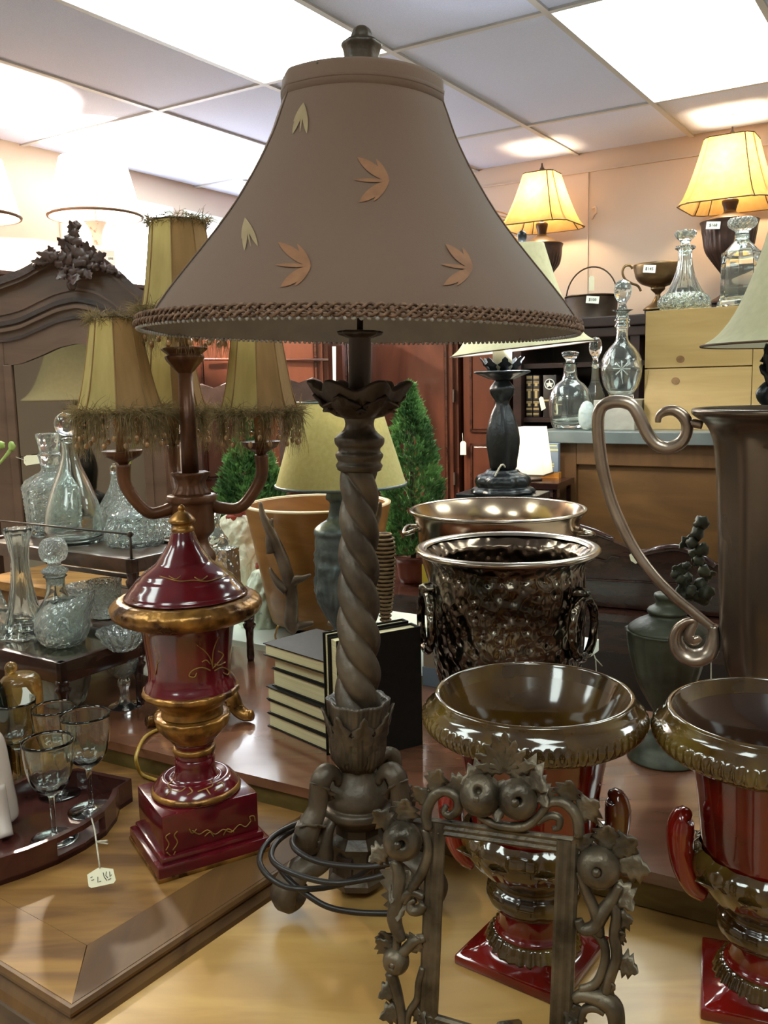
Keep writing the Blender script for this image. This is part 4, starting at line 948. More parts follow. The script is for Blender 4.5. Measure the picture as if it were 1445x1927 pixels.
# amber bottle with knob stopper and tag
AX = Ax(52, 1450, z=Z_LEFT+.008); P0 = AX.p; P_ = AX.prof
t = thing('cruet', P0, 'amber cut glass bottle with a round knob stopper at the left edge', 'bottle')
obj('bottle_body', lathe(fine(P_([(0, 1448), (24, 1448), (30, 1430), (34, 1395), (36, 1350), (38, 1320), (38, 1290), (34, 1275), (24, 1268), (12, 1266), (0, 1266)]), 3), 20, c=P0), M['amberglass'], t)
obj('knob_stopper', ball(P0+Vector((-.016, 0, AX.h(1256))), .012, n=8), M['amberglass'], t)
q = P0+Vector((.016, -.035, AX.h(1300)))
tp = Plane(q, .1, .1)
obj('price_tag', prism([tp.loc(-.018, .018), tp.loc(.008, .018), tp.loc(.018, 0.004), tp.loc(.016, -.014), tp.loc(-.008, -.016), tp.loc(-.016, .002)], tp.n*.0008), M['white_paper'], t, smooth=False)
# pink white porcelain figure, cropped at left
AX = Ax(-5, 1560, z=Z_LEFT+.008); P0 = AX.p; P_ = AX.prof
t = thing('porcelain_figurine', P0, 'pinkish white porcelain animal figurine cropped by the left edge', 'figurine')
bm = lathe(fine(P_([(0, 1545), (34, 1542), (38, 1520), (34, 1480), (30, 1440), (26, 1400), (18, 1380), (0, 1372)]), 3), 24, c=P0, rf=lambda a, i, r, z: r*(1+.08*math.cos(3*a)))
obj('body', bm, M['porc_pink'], t)
obj('paw', tube([AX.p+Vector((.012, -.02, AX.h(1470))), AX.p+Vector((.022, -.03, AX.h(1520))), AX.p+Vector((.034, -.045, .008))], [.016, .014, .012], 12, smooth=4), M['porc_pink'], t)
AX = Ax(-8, 1470, z=Z_LEFT+.008); P0 = AX.p; P_ = AX.prof
t = thing('dark_bottle', P0, 'nearly black green glass bottle cropped by the left edge', 'bottle')
obj('bottle_body', lathe(fine(P_([(0, 1468), (28, 1468), (31, 1440), (33, 1380), (32, 1330), (26, 1295), (14, 1270), (10, 1240), (10, 1225), (0, 1225)]), 3), 30, c=P0), M['darkbottle'], t)

# ================= two-tier step table with decanters =================
Q = W(265, 1325, z=Z_BACK); Qr = W(472, 1243, z=Z_BACK); sd = (Qr-Q); sd.z = 0; Ls = sd.length; sd.normalize(); ya = math.atan2(sd.y, sd.x); wd = Vector((-sd.y, sd.x, 0))
O = Vector((Q.x, Q.y, 0))
t = thing('step_table', Vector((O.x, O.y, zb)), 'two-tier brown wooden step table with a brass rail, loaded with glass', 'table')
zu = EYE-.371; zl = EYE-.555; Wt = .56; Lu = .20; em = M['etagere']; fr = .20
def ep(a, b, z): return O+sd*a+wd*b+Vector((0, 0, z))
def ebox(a0, a1, b0, b1, z0, z1, name, m=em, bev=.003): return obj(name, box(O, (a0, a1), (b0, b1), (z0, z1), yaw=ya, bev=bev), m, t, smooth=30 if bev else False)
# box() local x = along sd, y = along wd
ebox(-.012, Lu+.012, -.012, Wt, zu-.012, zu-.001, 'upper_shelf'); 
for a0, a1, b0, b1 in ((-.016, Lu+.016, -.016, .006), (-.016, Lu+.016, Wt-.01, Wt+.01), (-.016, .006, -.016, Wt+.01), (Lu-.006, Lu+.016, -.016, Wt+.01)):
    ebox(a0, a1, b0, b1, zu-.026, zu+.006, 'shelf_rail')
ebox(-fr, .02, -.004, Wt, zl-.010, zl-.004, 'lower_shelf')
ebox(-fr+.012, .0, .012, Wt-.012, zl-.004, zl-.001, 'mirror_inset', m=M['silver'], bev=0)
for a0, a1, b0, b1 in ((-fr-.012, .012, -.012, .006), (-fr-.012, -fr+.006, -.012, Wt+.01), (-fr-.012, .012, Wt-.006, Wt+.01), (-.006, .012, -.012, Wt)):
    ebox(a0, a1, b0, b1, zl-.036, zl+.010, 'tray_rail', m=M['mahog'])
ebox(.01, Ls-.004, 0, Wt, zl-.012, zl-.002, 'lower_back_shelf'); ebox(.012, Ls+.010, -.010, .008, zl-.034, zl+.002, 'tray_rail', m=M['mahog']); ebox(Ls-.006, Ls+.012, -.010, Wt, zl-.034, zl+.002, 'tray_rail', m=M['mahog'])
def turned(p, z0, z1, m, name='leg'):
    H = z1-z0
    obj(name, lathe([(0, 0), (.008, 0), (.010, H*.1), (.009, H*.5), (.011, H*.72), (.016, H*.80), (.017, H*.84), (.012, H*.88), (.014, H*.93), (.014, H), (0, H)], 14, c=Vector((p.x, p.y, z0))), m, t)
for b in (0.0, Wt-.004):
    turned(ep(-fr, b, 0), zb, zl-.03, M['mahog'])
    turned(ep(0, b, 0), zb, zl-.03, M['mahog']); turned(ep(Ls, b, 0), zb, zl-.03, M['mahog'])
    turned(ep(0, b, 0), zl, zu-.02, M['mahog'], 'shelf_post'); turned(ep(Lu, b, 0), zl, zu-.02, M['mahog'], 'shelf_post')
ebox(Lu-.004, Lu+.004, 0, Wt, zu-.065, zu-.052, 'back_rail', bev=.002)
ebox(Lu-.004, Lu+.004, 0, Wt, zu-.105, zu-.092, 'back_rail', bev=.002)
rz = zu+.060
bm = tube([ep(-.008, -.008, rz), ep(-.008, Wt, rz)], .0022, 8, smooth=1); tube([ep(-.008, -.008, zu), ep(-.008, -.008, rz)], .003, 8, bm=bm, smooth=1); tube([ep(-.008, Wt, zu), ep(-.008, Wt, rz)], .003, 8, bm=bm, smooth=1)
ball(ep(-.008, -.008, rz), .007, bm, n=6); ball(ep(-.008, Wt, rz), .007, bm, n=6)
obj('gallery_rail', bm, M['bronze_dk'], t)

def glass(name, px, py, z, parts, label, cat, group=None, m=G, n=48, D=None):
    """parts: list of (part name, profile px [(r,y)...] outer, optional inner profile, n, material, rf)"""
    AX = Ax(px, py, z=z) if D is None else Ax(px, py, D=D)
    if D is not None: AX.p.z = EYE+z if z is not None else AX.p.z
    AX.p.z += .0008
    t = thing(name, AX.p, label, cat, group)
    for pn, outer_, inner_, n_, m_, rf_ in parts:
        L = fine(AX.prof(outer_), 3)
        mm = m_ or m; cut = mm in (GC, GF) and (n_ or n) > 12
        if cut: L = dense(L); no = len(L); rf_ = cutglass(rf_, *((7, 150, .05) if mm is GC else (10, 260, .04)), nout=no)
        if inner_: L = L+fine(AX.prof(inner_), 3)
        obj(pn, lathe(L, 84 if cut else n_ or n, rf=rf_, c=AX.p, a0=.3), mm, t, smooth=False if cut else True if not n_ or n_ > 12 else 30)
    return t, AX
fl8 = lambda a, i, r, z: r*(1+.05*abs(math.cos(5*a)))
sq = lambda a, i, r, z: r*min(1.30, 1/max(abs(math.cos(a-.5)), abs(math.sin(a-.5))))*.90
zU = -.371; zL = -.555
glass('decanter', 104, 1001, zU, [('bottle', [(0, 1024), (44, 1024), (48, 1012), (54, 930), (55, 915), (42, 900), (20, 888), (17, 878), (19, 874)], [(15, 874), (14, 888), (38, 905), (50, 920), (46, 990), (0, 1000)], 48, GC, sq),
     ('stopper', [(0, 880), (16, 878), (20, 862), (22, 855), (18, 850), (20, 835), (23, 820), (20, 815), (0, 815)], None, 8, GC, None)], 'square cut-crystal decanter with square stopper, on the upper shelf by the rail', 'decanter', 'decanters on the step table')
glass('decanter', 142, 1020, zU, [('bottle', [(0, 1033), (40, 1033), (50, 1022), (54, 1000), (50, 960), (36, 915), (22, 880), (14, 850), (14, 830), (18, 826)], [(13, 826), (10, 850), (18, 885), (32, 920), (46, 962), (49, 995), (44, 1012), (0, 1018)], 48, None, None),
     ('stopper', [(0, 835), (9, 832), (10, 822), (20, 812), (24, 798), (20, 784), (8, 776), (0, 774)], None, 32, None, None)], 'smooth clear decanter with a big ball stopper, upper shelf of the step table', 'decanter', 'decanters on the step table')
glass('decanter', 222, 1010, zU, [('bottle', [(0, 1024), (34, 1024), (40, 1010), (42, 985), (38, 965), (24, 940), (10, 915), (6, 895), (8, 888)], [(5, 888), (4, 900), (20, 945), (34, 970), (34, 1010), (0, 1014)], 48, GF, None),
     ('stopper', [(0, 893), (5, 890), (7, 882), (4, 874), (0, 872)], None, 16, None, None)], 'clear cone-necked decanter behind the cut candy jar', 'decanter', 'decanters on the step table')
_, AXj = glass('candy_jar', 256, 1024, zU, [('jar', [(0, 1034), (40, 1034), (50, 1022), (55, 1000), (52, 985), (44, 975)], [(40, 976), (47, 988), (50, 1002), (44, 1020), (0, 1024)], 64, GC, lambda a, i, r, z: r*(1+.03*math.cos(16*a))),
     ('lid', [(46, 975), (40, 966), (20, 958), (12, 950), (10, 944), (0, 940)], [(0, 950), (18, 962), (40, 972)], 64, GC, fl8)], 'faceted cut-glass covered candy jar near the corner of the upper shelf', 'jar')
tp = Plane(AXj.p+Vector((.045, -.02, AXj.h(985))), -.3, .3)
obj('price_tag', prism([tp.loc(-.006, .03), tp.loc(.006, .034), tp.loc(.012, -.02), tp.loc(-.002, -.026)], tp.n*.0006), M['white_paper'], _, smooth=False)
glass('crystal_dish', 325, 1008, zU, [('dish', [(0, 1012), (22, 1012), (24, 1004), (26, 996), (30, 985), (28, 978)], [(26, 980), (22, 1004), (0, 1006)], 48, GF, fl8)], 'small stacked cut-glass dish half hidden behind the burgundy urn lid', 'dish')
# lower tray
glass('bud_vase', 48, 1190, zL, [('vase', [(0, 1208), (48, 1208), (50, 1198), (40, 1175), (27, 1140), (19, 1100), (16, 1060), (19, 1025), (25, 1000), (27, 994)], [(24, 994), (16, 1025), (13, 1060), (16, 1100), (22, 1140), (34, 1180), (0, 1190)], 72, None, lambda a, i, r, z: r*(1+.07*math.cos(9*a)))], 'tall waisted clear glass vase with fluted sides on the lower tray', 'vase')
glass('decanter', 112, 1196, zL, [('bottle', [(0, 1195), (40, 1195), (46, 1180), (40, 1150), (24, 1128), (18, 1110), (17, 1090), (22, 1084)], [(15, 1085), (14, 1110), (34, 1155), (38, 1180), (0, 1186)], 48, None, None),
     ('stopper', [(0, 1100), (14, 1098), (16, 1084), (22, 1078), (24, 1072), (14, 1066), (12, 1058), (22, 1052), (26, 1038), (24, 1024), (16, 1014), (0, 1011)], None, 40, GF, None)], 'clear decanter with a diamond-cut ball stopper on the lower tray', 'decanter', 'decanters on the step table')
AX = Ax(120, 1214, z=zL); P0 = AX.p; s_ = AX.s(1180)
t2 = thing('crystal_pitcher', P0, 'egg-shaped frosted glass pitcher with a wide spout on the lower tray', 'pitcher')
o_ = dense(fine([(0, 0), (.030, 0), (.048, .012), (.058, .035), (.057, .060), (.048, .084), (.036, .100)], 4), .004)
prof = o_+fine([(.033, .099), (.044, .082), (.052, .058), (.052, .035), (.038, .014), (0, .010)], 3)
bm = lathe(prof, 84, c=(0, 0, 0), rf=cutglass(None, 8, 170, .03, nout=len(o_)))
for v in bm.verts:
    k = max(0, (v.co.z-.055)/.045); v.co.x += .014*k+(.028*k*k*(v.co.x/.04) if v.co.x > 0 else 0); v.co.z += max(0, v.co.x)*.30*k
bmesh.ops.translate(bm, verts=bm.verts, vec=P0)
obj('pitcher_body', bm, GC, t2, smooth=False)
bm = bmesh.new(); 
for k in range(3): tube([P0+Vector((.02+.012*math.cos(a)+.012*k*0, -.052+.004*abs(math.sin(a)), .035+.022*k*.6+.014*math.sin(a))) for a in [PI*j/8 for j in range(9)]], .0022, 6, bm=bm, smooth=1)
obj('wing_relief', bm, GX, t2)
glass('cut_vase', -6, 1195, zL, [('vase', [(0, 1200), (30, 1200), (34, 1180), (26, 1150), (16, 1120), (12, 1108), (0, 1105)], None, 12, GC, None)], 'tapering cut-glass piece at the left edge of the lower tray', 'vase')
# under the trays
glass('champagne_coupe', 236, 1328, Z_BACK, [('stem', [(0, 1332), (30, 1332), (31, 1329), (12, 1322), (9, 1300), (12, 1285), (8, 1275), (0, 1274)], None, 10, None, None), ('bowl', [(0, 1276), (12, 1274), (24, 1262), (31, 1246), (32, 1236)], [(29, 1236), (20, 1260), (0, 1270)], 48, GF, None)], 'stemmed cut crystal compote standing under the step table', 'compote')
glass('crystal_bowl', 120, 1325, Z_BACK, [('bowl', [(0, 1330), (34, 1330), (46, 1300), (56, 1265), (60, 1235)], [(56, 1236), (42, 1296), (0, 1318)], 60, GX, lambda a, i, r, z: r*(1+.04*math.cos(12*a)))], 'greenish pressed glass bowl under the lower tray', 'bowl')
glass('scalloped_dish', 232, 1226, zL-.0, [('dish', [(0, 1222), (20, 1222), (34, 1208), (44, 1190), (46, 1184)], [(43, 1185), (30, 1206), (0, 1214)], 60, GC, lambda a, i, r, z: r*(1+.05*math.cos(14*a)))], 'scalloped cut-glass dish behind the lower tray', 'dish')
glass('crystal_tumbler', 200, 1160, zL, [('glass', [(0, 1176), (24, 1176), (27, 1140), (30, 1105), (31, 1092)], [(28, 1093), (24, 1160), (0, 1168)], 40, GF, fl8)], 'cut-glass tumbler seen between the two shelves', 'glass')
glass('crystal_coaster', 160, 1120, zL, [('dish', [(0, 1126), (20, 1126), (30, 1112), (34, 1100)], [(31, 1101), (16, 1120), (0, 1120)], 40, GC, fl8)], 'small crystal bowl seen between the two shelves near the wall side', 'bowl')

# ================= feather-fringed candelabra =================
AX = Ax(382, 1345, z=Z_BACK); P0 = AX.p; P_ = AX.prof; rb_ = M['redbronze']
t = thing('candelabra_lamp', P0, 'reddish bronze candelabra lamp with four fringed yellow shades', 'lamp')
obj('base', lathe(fine(P_([(0, 1300), (60, 1298), (52, 1270), (30, 1230), (22, 1180), (20, 1120), (26, 1080), (40, 1050), (30, 1030), (26, 1015), (38, 1000), (40, 985), (40, 950), (46, 942), (46, 934), (40, 930), (0, 930)]), 3), 40, c=P0), rb_, t)
obj('leaf_crown', lathe(fine(P_([(0, 932), (34, 932), (28, 918), (26, 905), (34, 892), (30, 888), (0, 890)]), 2), 48, c=P0, rf=lambda a, i, r, z: r*(1+.09*math.cos(8*a))), rb_, t)
obj('column', lathe(P_([(0, 892), (16, 892), (15, 800), (13.5, 700), (0, 700)]), 24, c=P0), M['redbronze'], t)
obj('capital', lathe(fine(P_([(0, 704), (13, 702), (22, 692), (34, 678), (36, 670), (30, 668), (40, 660), (40, 654), (0, 652)]), 2), 48, c=P0, rf=lambda a, i, r, z: r*(1+.04*math.cos(8*a))), rb_, t)
for k in range(3):
    a = math.radians(215+k*120); d = Vector((math.cos(a), math.sin(a), 0)); q = lambda r, h: P0+d*r+Vector((0, 0, h))
    bm = tube([q(.05, .06), q(.075, .05), q(.09, .025), q(.11, .014), q(.125, .016)], [.016, .018, .015, .013, .012], 10, smooth=4)
    leaf(q(.06, .07), d*.6+Vector((0, 0, -.8)), d, .06, .04, bm, curl=.3, lobes=3, th=.003)
    obj('paw_foot', bm, M['gold'], t)
AXC = AX
def fr_shade(base, hcup, r_b, r_t, H, label_side, arm=True, zoff=0.0, twist=0.0, cup=True):
    """base: centre point of the shade's lower rim"""
    c = Vector(base)
    n = 8
    for s in range(n):
        a0_, a1_ = 2*PI*s/n+twist, 2*PI*(s+1)/n+twist; bm = bmesh.new(); N = 8; M_ = 5; g_ = []
        for i in range(N+1):
            f = i/N; r = r_b+(r_t-r_b)*f**.72; row = []
            for j in range(M_+1):
                a = a0_+(a1_-a0_)*j/M_; rr2 = r*(1-.06*math.sin(PI*j/M_)); row.append(bm.verts.new(c+Vector((math.cos(a)*rr2, math.sin(a)*rr2, H*f))))
            g_.append(row)
        for A, B in zip(g_, g_[1:]):
            for j in range(M_): bm.faces.new((A[j], A[j+1], B[j+1], B[j]))
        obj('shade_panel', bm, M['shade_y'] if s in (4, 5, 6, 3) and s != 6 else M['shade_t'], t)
    bm = bmesh.new()
    for s in range(n):
        a = 2*PI*s/n+twist; tube([c+Vector((math.cos(a)*(r_b+(r_t-r_b)*f**.72), math.sin(a)*(r_b+(r_t-r_b)*f**.72), H*f)) for f in (0, .25, .5, .75, 1)], .0016, 5, bm=bm, smooth=2)
    obj('shade_rib', bm, M['shade_t'], t)
    rnd = random.Random(int(c.x*1e4) & 1023); bm = bmesh.new()
    def strand(p, d, L, droop, wv=.0009):
        pts = []; v = Vector(d).normalized()
        for k in range(5):
            pts.append(p.copy()); v = (v+Vector((0, 0, -droop))+Vector((rnd.uniform(-.35, .35), rnd.uniform(-.35, .35), rnd.uniform(-.3, .3)))).normalized(); p = p+v*(L/4)
        s = v.cross(Vector((rnd.uniform(-1, 1), rnd.uniform(-1, 1), .3))).normalized()*wv
        A = [bm.verts.new(x-s*(1-i/5)) for i, x in enumerate(pts)]; B = [bm.verts.new(x+s*(1-i/5)) for i, x in enumerate(pts)]
        for i in range(4): bm.faces.new((A[i], A[i+1], B[i+1], B[i]))
    for rad, zz, cnt, Lm in ((r_b, .0, 1300, .034), (r_t, H, 700, .026)):
        for k in range(cnt):
            a = rnd.uniform(0, 2*PI); d = Vector((math.cos(a), math.sin(a), 0)); p = c+d*(rad+rnd.uniform(-.002, .007))+Vector((0, 0, zz+rnd.uniform(-.009, .009)))
            strand(p, d*rnd.uniform(-.3, 1)+Vector((-d.y, d.x, 0))*rnd.uniform(-1, 1)+Vector((0, 0, rnd.uniform(-.6, .9))), rnd.uniform(.4, 1.2)*Lm, .15)
    for k in range(620):       # hanging fringe, in tassels
        a = 2*PI*rnd.randrange(9)/9+twist+rnd.gauss(0, .13); d = Vector((math.cos(a), math.sin(a), 0)); strand(c+d*(r_b+rnd.uniform(-.004, .006)), d*.1+Vector((0, 0, -1)), rnd.uniform(.05, .10), .5, .0007)
    obj('feather_fringe', bm, M['fringe'], t, kind='stuff', rec=False)
    bm = bmesh.new()
    for k in range(26):
        a = 2*PI*k/26; d = Vector((math.cos(a), math.sin(a), 0)); L = .036+.014*(k % 2); p = c+d*(r_b+.001)
        for q_ in range(4): ball(p+Vector((0, 0, -L*q_/4-.010)), .0022, bm, n=4)
        ball(p+Vector((0, 0, -L-.014)), .0052, bm, n=5, sq=(1, 1, 1.25))
    obj('bead_fringe', bm, M['amber'], t)
    obj('shade_ring', tube([c+Vector((math.cos(a)*r_t, math.sin(a)*r_t, H)) for a in [2*PI*k/24 for k in range(24)]], .0018, 5, smooth=1, closed=True), M['bronze_dk'], t)
    if cup:
        cz = c+Vector((0, 0, -hcup))
        obj('candle_cup', lathe(fine([(0, -.03), (.008, -.03), (.012, -.022), (.034, -.010), (.039, -.002), (.041, .002), (.036, .0), (.012, -.004), (0, -.004)], 2), 40, c=cz), rb_, t)
        obj('candle_sleeve', lathe([(0, -.004), (.0125, -.004), (.012, hcup+.02), (0, hcup+.02)], 16, c=cz), M['candle'], t)
        if arm:
            d = Vector((cz.x-P0.x, cz.y-P0.y, 0)); L = d.length; d.normalize(); zc = cz.z-.03; z0 = P0.z+AXC.h(948)
            obj('arm', tube([Vector((P0.x, P0.y, z0))+d*.03, Vector((P0.x, P0.y, z0-.012))+d*.06, Vector((P0.x, P0.y, z0-.010))+d*(L*.7), Vector((P0.x, P0.y, (z0+zc)/2))+d*(L*.98), Vector((P0.x, P0.y, zc+.004))+d*L], [.014, .013, .012, .013, .015], 10, smooth=5), rb_, t)
s_ = AX.s(780)
top = Ax(0, 0, P=P0)
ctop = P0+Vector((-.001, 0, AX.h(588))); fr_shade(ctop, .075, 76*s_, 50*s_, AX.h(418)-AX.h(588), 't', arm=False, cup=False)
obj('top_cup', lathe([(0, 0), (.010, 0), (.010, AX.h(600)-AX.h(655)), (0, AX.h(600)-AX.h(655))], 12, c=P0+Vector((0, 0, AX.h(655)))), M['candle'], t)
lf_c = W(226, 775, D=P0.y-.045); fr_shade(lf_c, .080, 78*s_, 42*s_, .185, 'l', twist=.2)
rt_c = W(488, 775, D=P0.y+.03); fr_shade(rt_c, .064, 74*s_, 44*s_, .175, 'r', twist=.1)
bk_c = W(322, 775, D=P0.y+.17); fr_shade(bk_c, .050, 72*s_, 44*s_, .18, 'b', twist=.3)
# ================= white table and what stands on it =================
zw = EYE+Z_WHITE
wa = W(451, 1206, z=Z_WHITE); wb_ = W(517, 1224, z=Z_WHITE); wo = Vector((wa.x, wa.y, 0))
ew, nw = EU, EV
t = thing('white_table', wo+ew*.5+nw*.2, 'white laminate table behind the black books', 'table')
obj('tabletop', box(Vector((wo.x, wo.y, 0))-ew*.25, (0, 1.14), (0, .50), (zw-.035, zw), yaw=TH, bev=.003), M['white_lam'], t, smooth=False)
for a, b in ((0, .05), (.9, .05), (0, .44), (.9, .44)):
    obj('leg', lathe([(0, 0), (.018, 0), (.018, zw-.035), (0, zw-.035)], 12, c=wo-ew*.2+ew*a+nw*b), M['white_lam'], t)
# antler bucket
AX = Ax(606, 1196, D=2.66); AX.p.z = zw; P0 = AX.p; P_ = AX.prof
t = thing('antler_bucket', P0, 'bentwood bucket held by two antlers on a silver foot, on the white table', 'bucket')
obj('silver_foot', lathe(fine(P_([(0, 1214), (62, 1214), (60, 1208), (36, 1190), (28, 1168), (0, 1166)]), 3), 48, c=P0, rf=lambda a, i, r, z: r*(1+.04*math.cos(12*a))), M['silver'], t)
obj('wooden_body', lathe(fine(P_([(0, 1168), (80, 1166), (96, 1150), (108, 1090), (122, 1020), (134, 962), (137, 948)]), 2), 64, c=P0), M['poplar'], t)
obj('pale_rim', lathe(P_([(136, 950), (138, 946), (130, 944), (127, 948)]), 64, c=P0), M['poplar_rim'], t)
obj('inner_wall', lathe(P_([(128, 946), (118, 1000), (92, 1140), (0, 1150)]), 64, c=P0), M['poplar'], t, rec=False)
AP = Plane(P0+Vector((0, -.262, 0)), 0); s_ = scale_at(AP.P)
def ant(pts, r, flip=False):
    f = (lambda x: 1206-x) if flip else (lambda x: x)
    return [AP.at(f(x), y) for x, y in pts], [v*s_ for v in r]
for flip in (False, True):
    bm = bmesh.new()
    for pts, r in (([(560, 1184), (548, 1172), (549, 1130), (545, 1100), (534, 1060), (520, 1025), (504, 990), (494, 968), (490, 945)], [13, 14, 12, 12, 12, 11, 9, 6, 3]),
                   ([(543, 1105), (555, 1092), (570, 1088), (585, 1081)], [12, 10, 6, 2]), ([(512, 1040), (508, 1015), (510, 995), (512, 976)], [11, 9, 6, 2]), ([(540, 1110), (524, 1098), (512, 1080), (508, 1068)], [12, 8, 5, 2]),
                   ([(556, 1178), (570, 1176), (590, 1172)], [10, 7, 4])):
        a_, b_ = ant(pts, r, flip); tube(a_, b_, 9, bm=bm, smooth=4)
    obj('antler', bm, M['antler'], t)
obj('cord', tube([W(523, 1178, D=2.30), W(518, 1200, D=2.34), W(535, 1212, D=2.36), W(560, 1216, D=2.36)], .0028, 6, smooth=4), M['cord_gold'], t)
# pewter urn lamp with pale shade
AX = Ax(640, 1190, D=2.26); AX.p.z = zw; P0 = AX.p; P_ = AX.prof
t = thing('pewter_lamp', P0, 'greenish pewter urn lamp with a pale yellow drum-cone shade, behind the twisted column', 'lamp')
obj('urn_body', lathe(fine(P_([(0, 1215), (34, 1215), (36, 1206), (20, 1196), (12, 1186), (14, 1176), (26, 1160), (40, 1130), (43, 1120), (45, 1100), (44, 1080), (44, 1060), (43, 1040), (43, 1020), (42, 1008), (44, 1002), (42, 994), (30, 984), (18, 976), (14, 960), (13, 945), (20, 938), (18, 925), (22, 900), (26, 880), (18, 868), (0, 868)]), 3), 96, c=P0, rf=lambda a, i, r, z: r*(1+.13*mnoise.noise(Vector((math.cos(a)*4, math.sin(a)*4, z*55)))*(.06 < z < .30))), M['pewter_gr'], t)
obj('lamp_stem', lathe(P_([(0, 870), (5, 870), (5, 790), (0, 790)]), 12, c=P0), M['pewter_gr'], t)
s_ = scale_at(P0); PW_ = Plane(P0, 0)
obj('scroll_ear', tube([PW_.at(634, 896), PW_.at(624, 880), PW_.at(612, 866), PW_.at(604, 852), PW_.at(600, 848)], [12*s_, 11*s_, 9*s_, 8*s_, 5*s_], 10, smooth=4), M['pewter_gr'], t)
sh = P0+Vector((.010, .06, 0)); 
obj('lamp_shade', lathe([(.168, AX.h(916)), (.104, AX.h(757))], 64, c=sh), M['shade_g'], t)
obj('shade_piping', lathe([(.168, AX.h(914)), (.1705, AX.h(914)), (.1705, AX.h(919)), (.168, AX.h(919))], 64, c=sh), M['pewter_gr'], t)
obj('shade_piping', lathe([(.104, AX.h(755)), (.1065, AX.h(755)), (.1065, AX.h(759)), (.104, AX.h(759))], 64, c=sh), M['pewter_gr'], t)
# white rooster, hen and crystal beside them
def porc(px, py, D, label, L, name='rooster_figurine', m='porcelain', extra=None):
    AX = Ax(px, py, D=D); AX.p.z = zw; t = thing(name, AX.p, label, 'figurine', None)
    obj('body', lathe(fine(AX.prof(L), 6), 80, c=AX.p, rf=lambda a, i, r, z: r*(1+.22*mnoise.noise(Vector((math.cos(a)*3.5, math.sin(a)*3.5, z*42)))+.10*mnoise.noise(Vector((math.cos(a)*11, math.sin(a)*11, z*110))))), M[m], t)
    return t, AX
t, AX = porc(456, 1190, 2.92, 'large white porcelain rooster left of the antler bucket', [(0, 1195), (34, 1195), (32, 1170), (30, 1130), (36, 1100), (42, 1060), (36, 1030), (30, 1020), (34, 1005), (33, 985), (24, 970), (0, 962)])
bm = bmesh.new(); pl = Plane(AX.p, 0); s_ = AX.s(970)
for x, y, r in ((436, 977, 8), (448, 968, 8), (460, 966, 7), (470, 970, 6)): ball(pl.at(x, y-3, .035), r*s_*1.25, bm, n=5, sq=(1.2, .6, .8))
obj('comb', bm, M['comb'], t)
t, AX = porc(494, 1180, 2.70, 'tall speckled white porcelain hen jug leaning against the left antler', [(0, 1190), (38, 1190), (40, 1170), (36, 1130), (30, 1105), (20, 1085), (14, 1075), (0, 1070)], name='hen_figurine', m='porc_sp')
obj('head', tube([pl.at(500, 1110), pl.at(488, 1088), pl.at(478, 1082), pl.at(468, 1090)], [.030, .024, .016, .006], 12, smooth=4), M['porc_sp'], t)
bm = bmesh.new()
for x, y, r in ((484, 1066, 7), (492, 1062, 8), (492, 1074, 7), (466, 1084, 6), (468, 1092, 5)): ball(pl.at(x, y, .04), r*s_, bm, n=5)
obj('comb', bm, M['comb'], t); obj('beak', tube([pl.at(480, 1038, .03), pl.at(488, 1034, .03), pl.at(498, 1042, .03)], [.004, .010, .004], 8), M['beak'], t)
glass('crystal_bottle', 414, 1185, Z_WHITE, [('bottle', [(0, 1200), (22, 1200), (24, 1100), (20, 1040), (26, 1020), (16, 1004), (8, 985), (14, 962), (16, 956)], None, 10, GC, None)], 'faceted crystal bottle beside the white rooster', 'bottle', D=2.5)
glass('crystal_bottle', 428, 1150, Z_WHITE, [('box', [(0, 1160), (26, 1160), (27, 1040), (26, 1034), (0, 1034)], None, 4, GC, None)], 'square crystal bottle behind the burgundy urn lid', 'bottle', D=2.42)
# wicker-wrapped bottle
AX = Ax(726, 1195, D=2.31); AX.p.z = zw; P0 = AX.p; P_ = AX.prof
t = thing('wicker_flask', P0, 'tan wicker cone tapering downward, right of the twisted column', 'basket')
prof = fine(P_([(0, 1200), (5, 1195), (9, 1160), (15, 1120), (20, 1060), (20, 1025), (17, 1010), (10, 1003), (0, 1002)]), 3)
obj('wicker_core', lathe([(r*.93, z) for r, z in prof], 24, c=P0), M['twig'], t)
bm = bmesh.new(); zz0, zz1 = prof[1][1], prof[-2][1]
def rad_at(z):
    for (r0, z0), (r1, z1) in zip(prof, prof[1:]):
        if z0 <= z <= z1: return r0+(r1-r0)*(z-z0)/max(1e-6, z1-z0)
    return .01
nr = 26
for k in range(nr):
    z = zz0+(zz1-zz0)*(k+.5)/nr; r = rad_at(z)
    tube([P0+Vector((math.cos(a)*(r+.0015*math.cos(7*a+PI*k)), math.sin(a)*(r+.0015*math.cos(7*a+PI*k)), z)) for a in [2*PI*j/56 for j in range(56)]], .0036, 4, bm=bm, smooth=1, closed=True)
obj('weaving', bm, M['wicker'], t)
obj('yellow_packet', box(W(800, 1108, z=Z_DARK), (-.012, .05), (0, .03), (0, .085), yaw=TH), M['yellow'], P=W(800, 1108, z=Z_DARK), smooth=False, label='small yellow packet standing behind the left edge of the hammered bucket', cat='packet')
obj('white_box', box(W(806, 1185, z=Z_WHITE), (-.0, .05), (-.02, .03), (0, .012), yaw=TH), M['white_paper'], P=W(806, 1185, z=Z_WHITE), smooth=False, label='flat white card at the end of the white table beside the hammered bucket', cat='card')
AX = Ax(806, 1300, z=Z_BACK)
t = thing('cardboard_box', AX.p, 'printed grey cardboard box between the upright books and the hammered bucket', 'box')
obj('carton', box(AX.p, (-.03, .05), (.03, .10), (0, .11), yaw=TH, bev=.001), mat('kraft carton', '#8c7a66', '#9a8872', rough=.7), t, smooth=False)
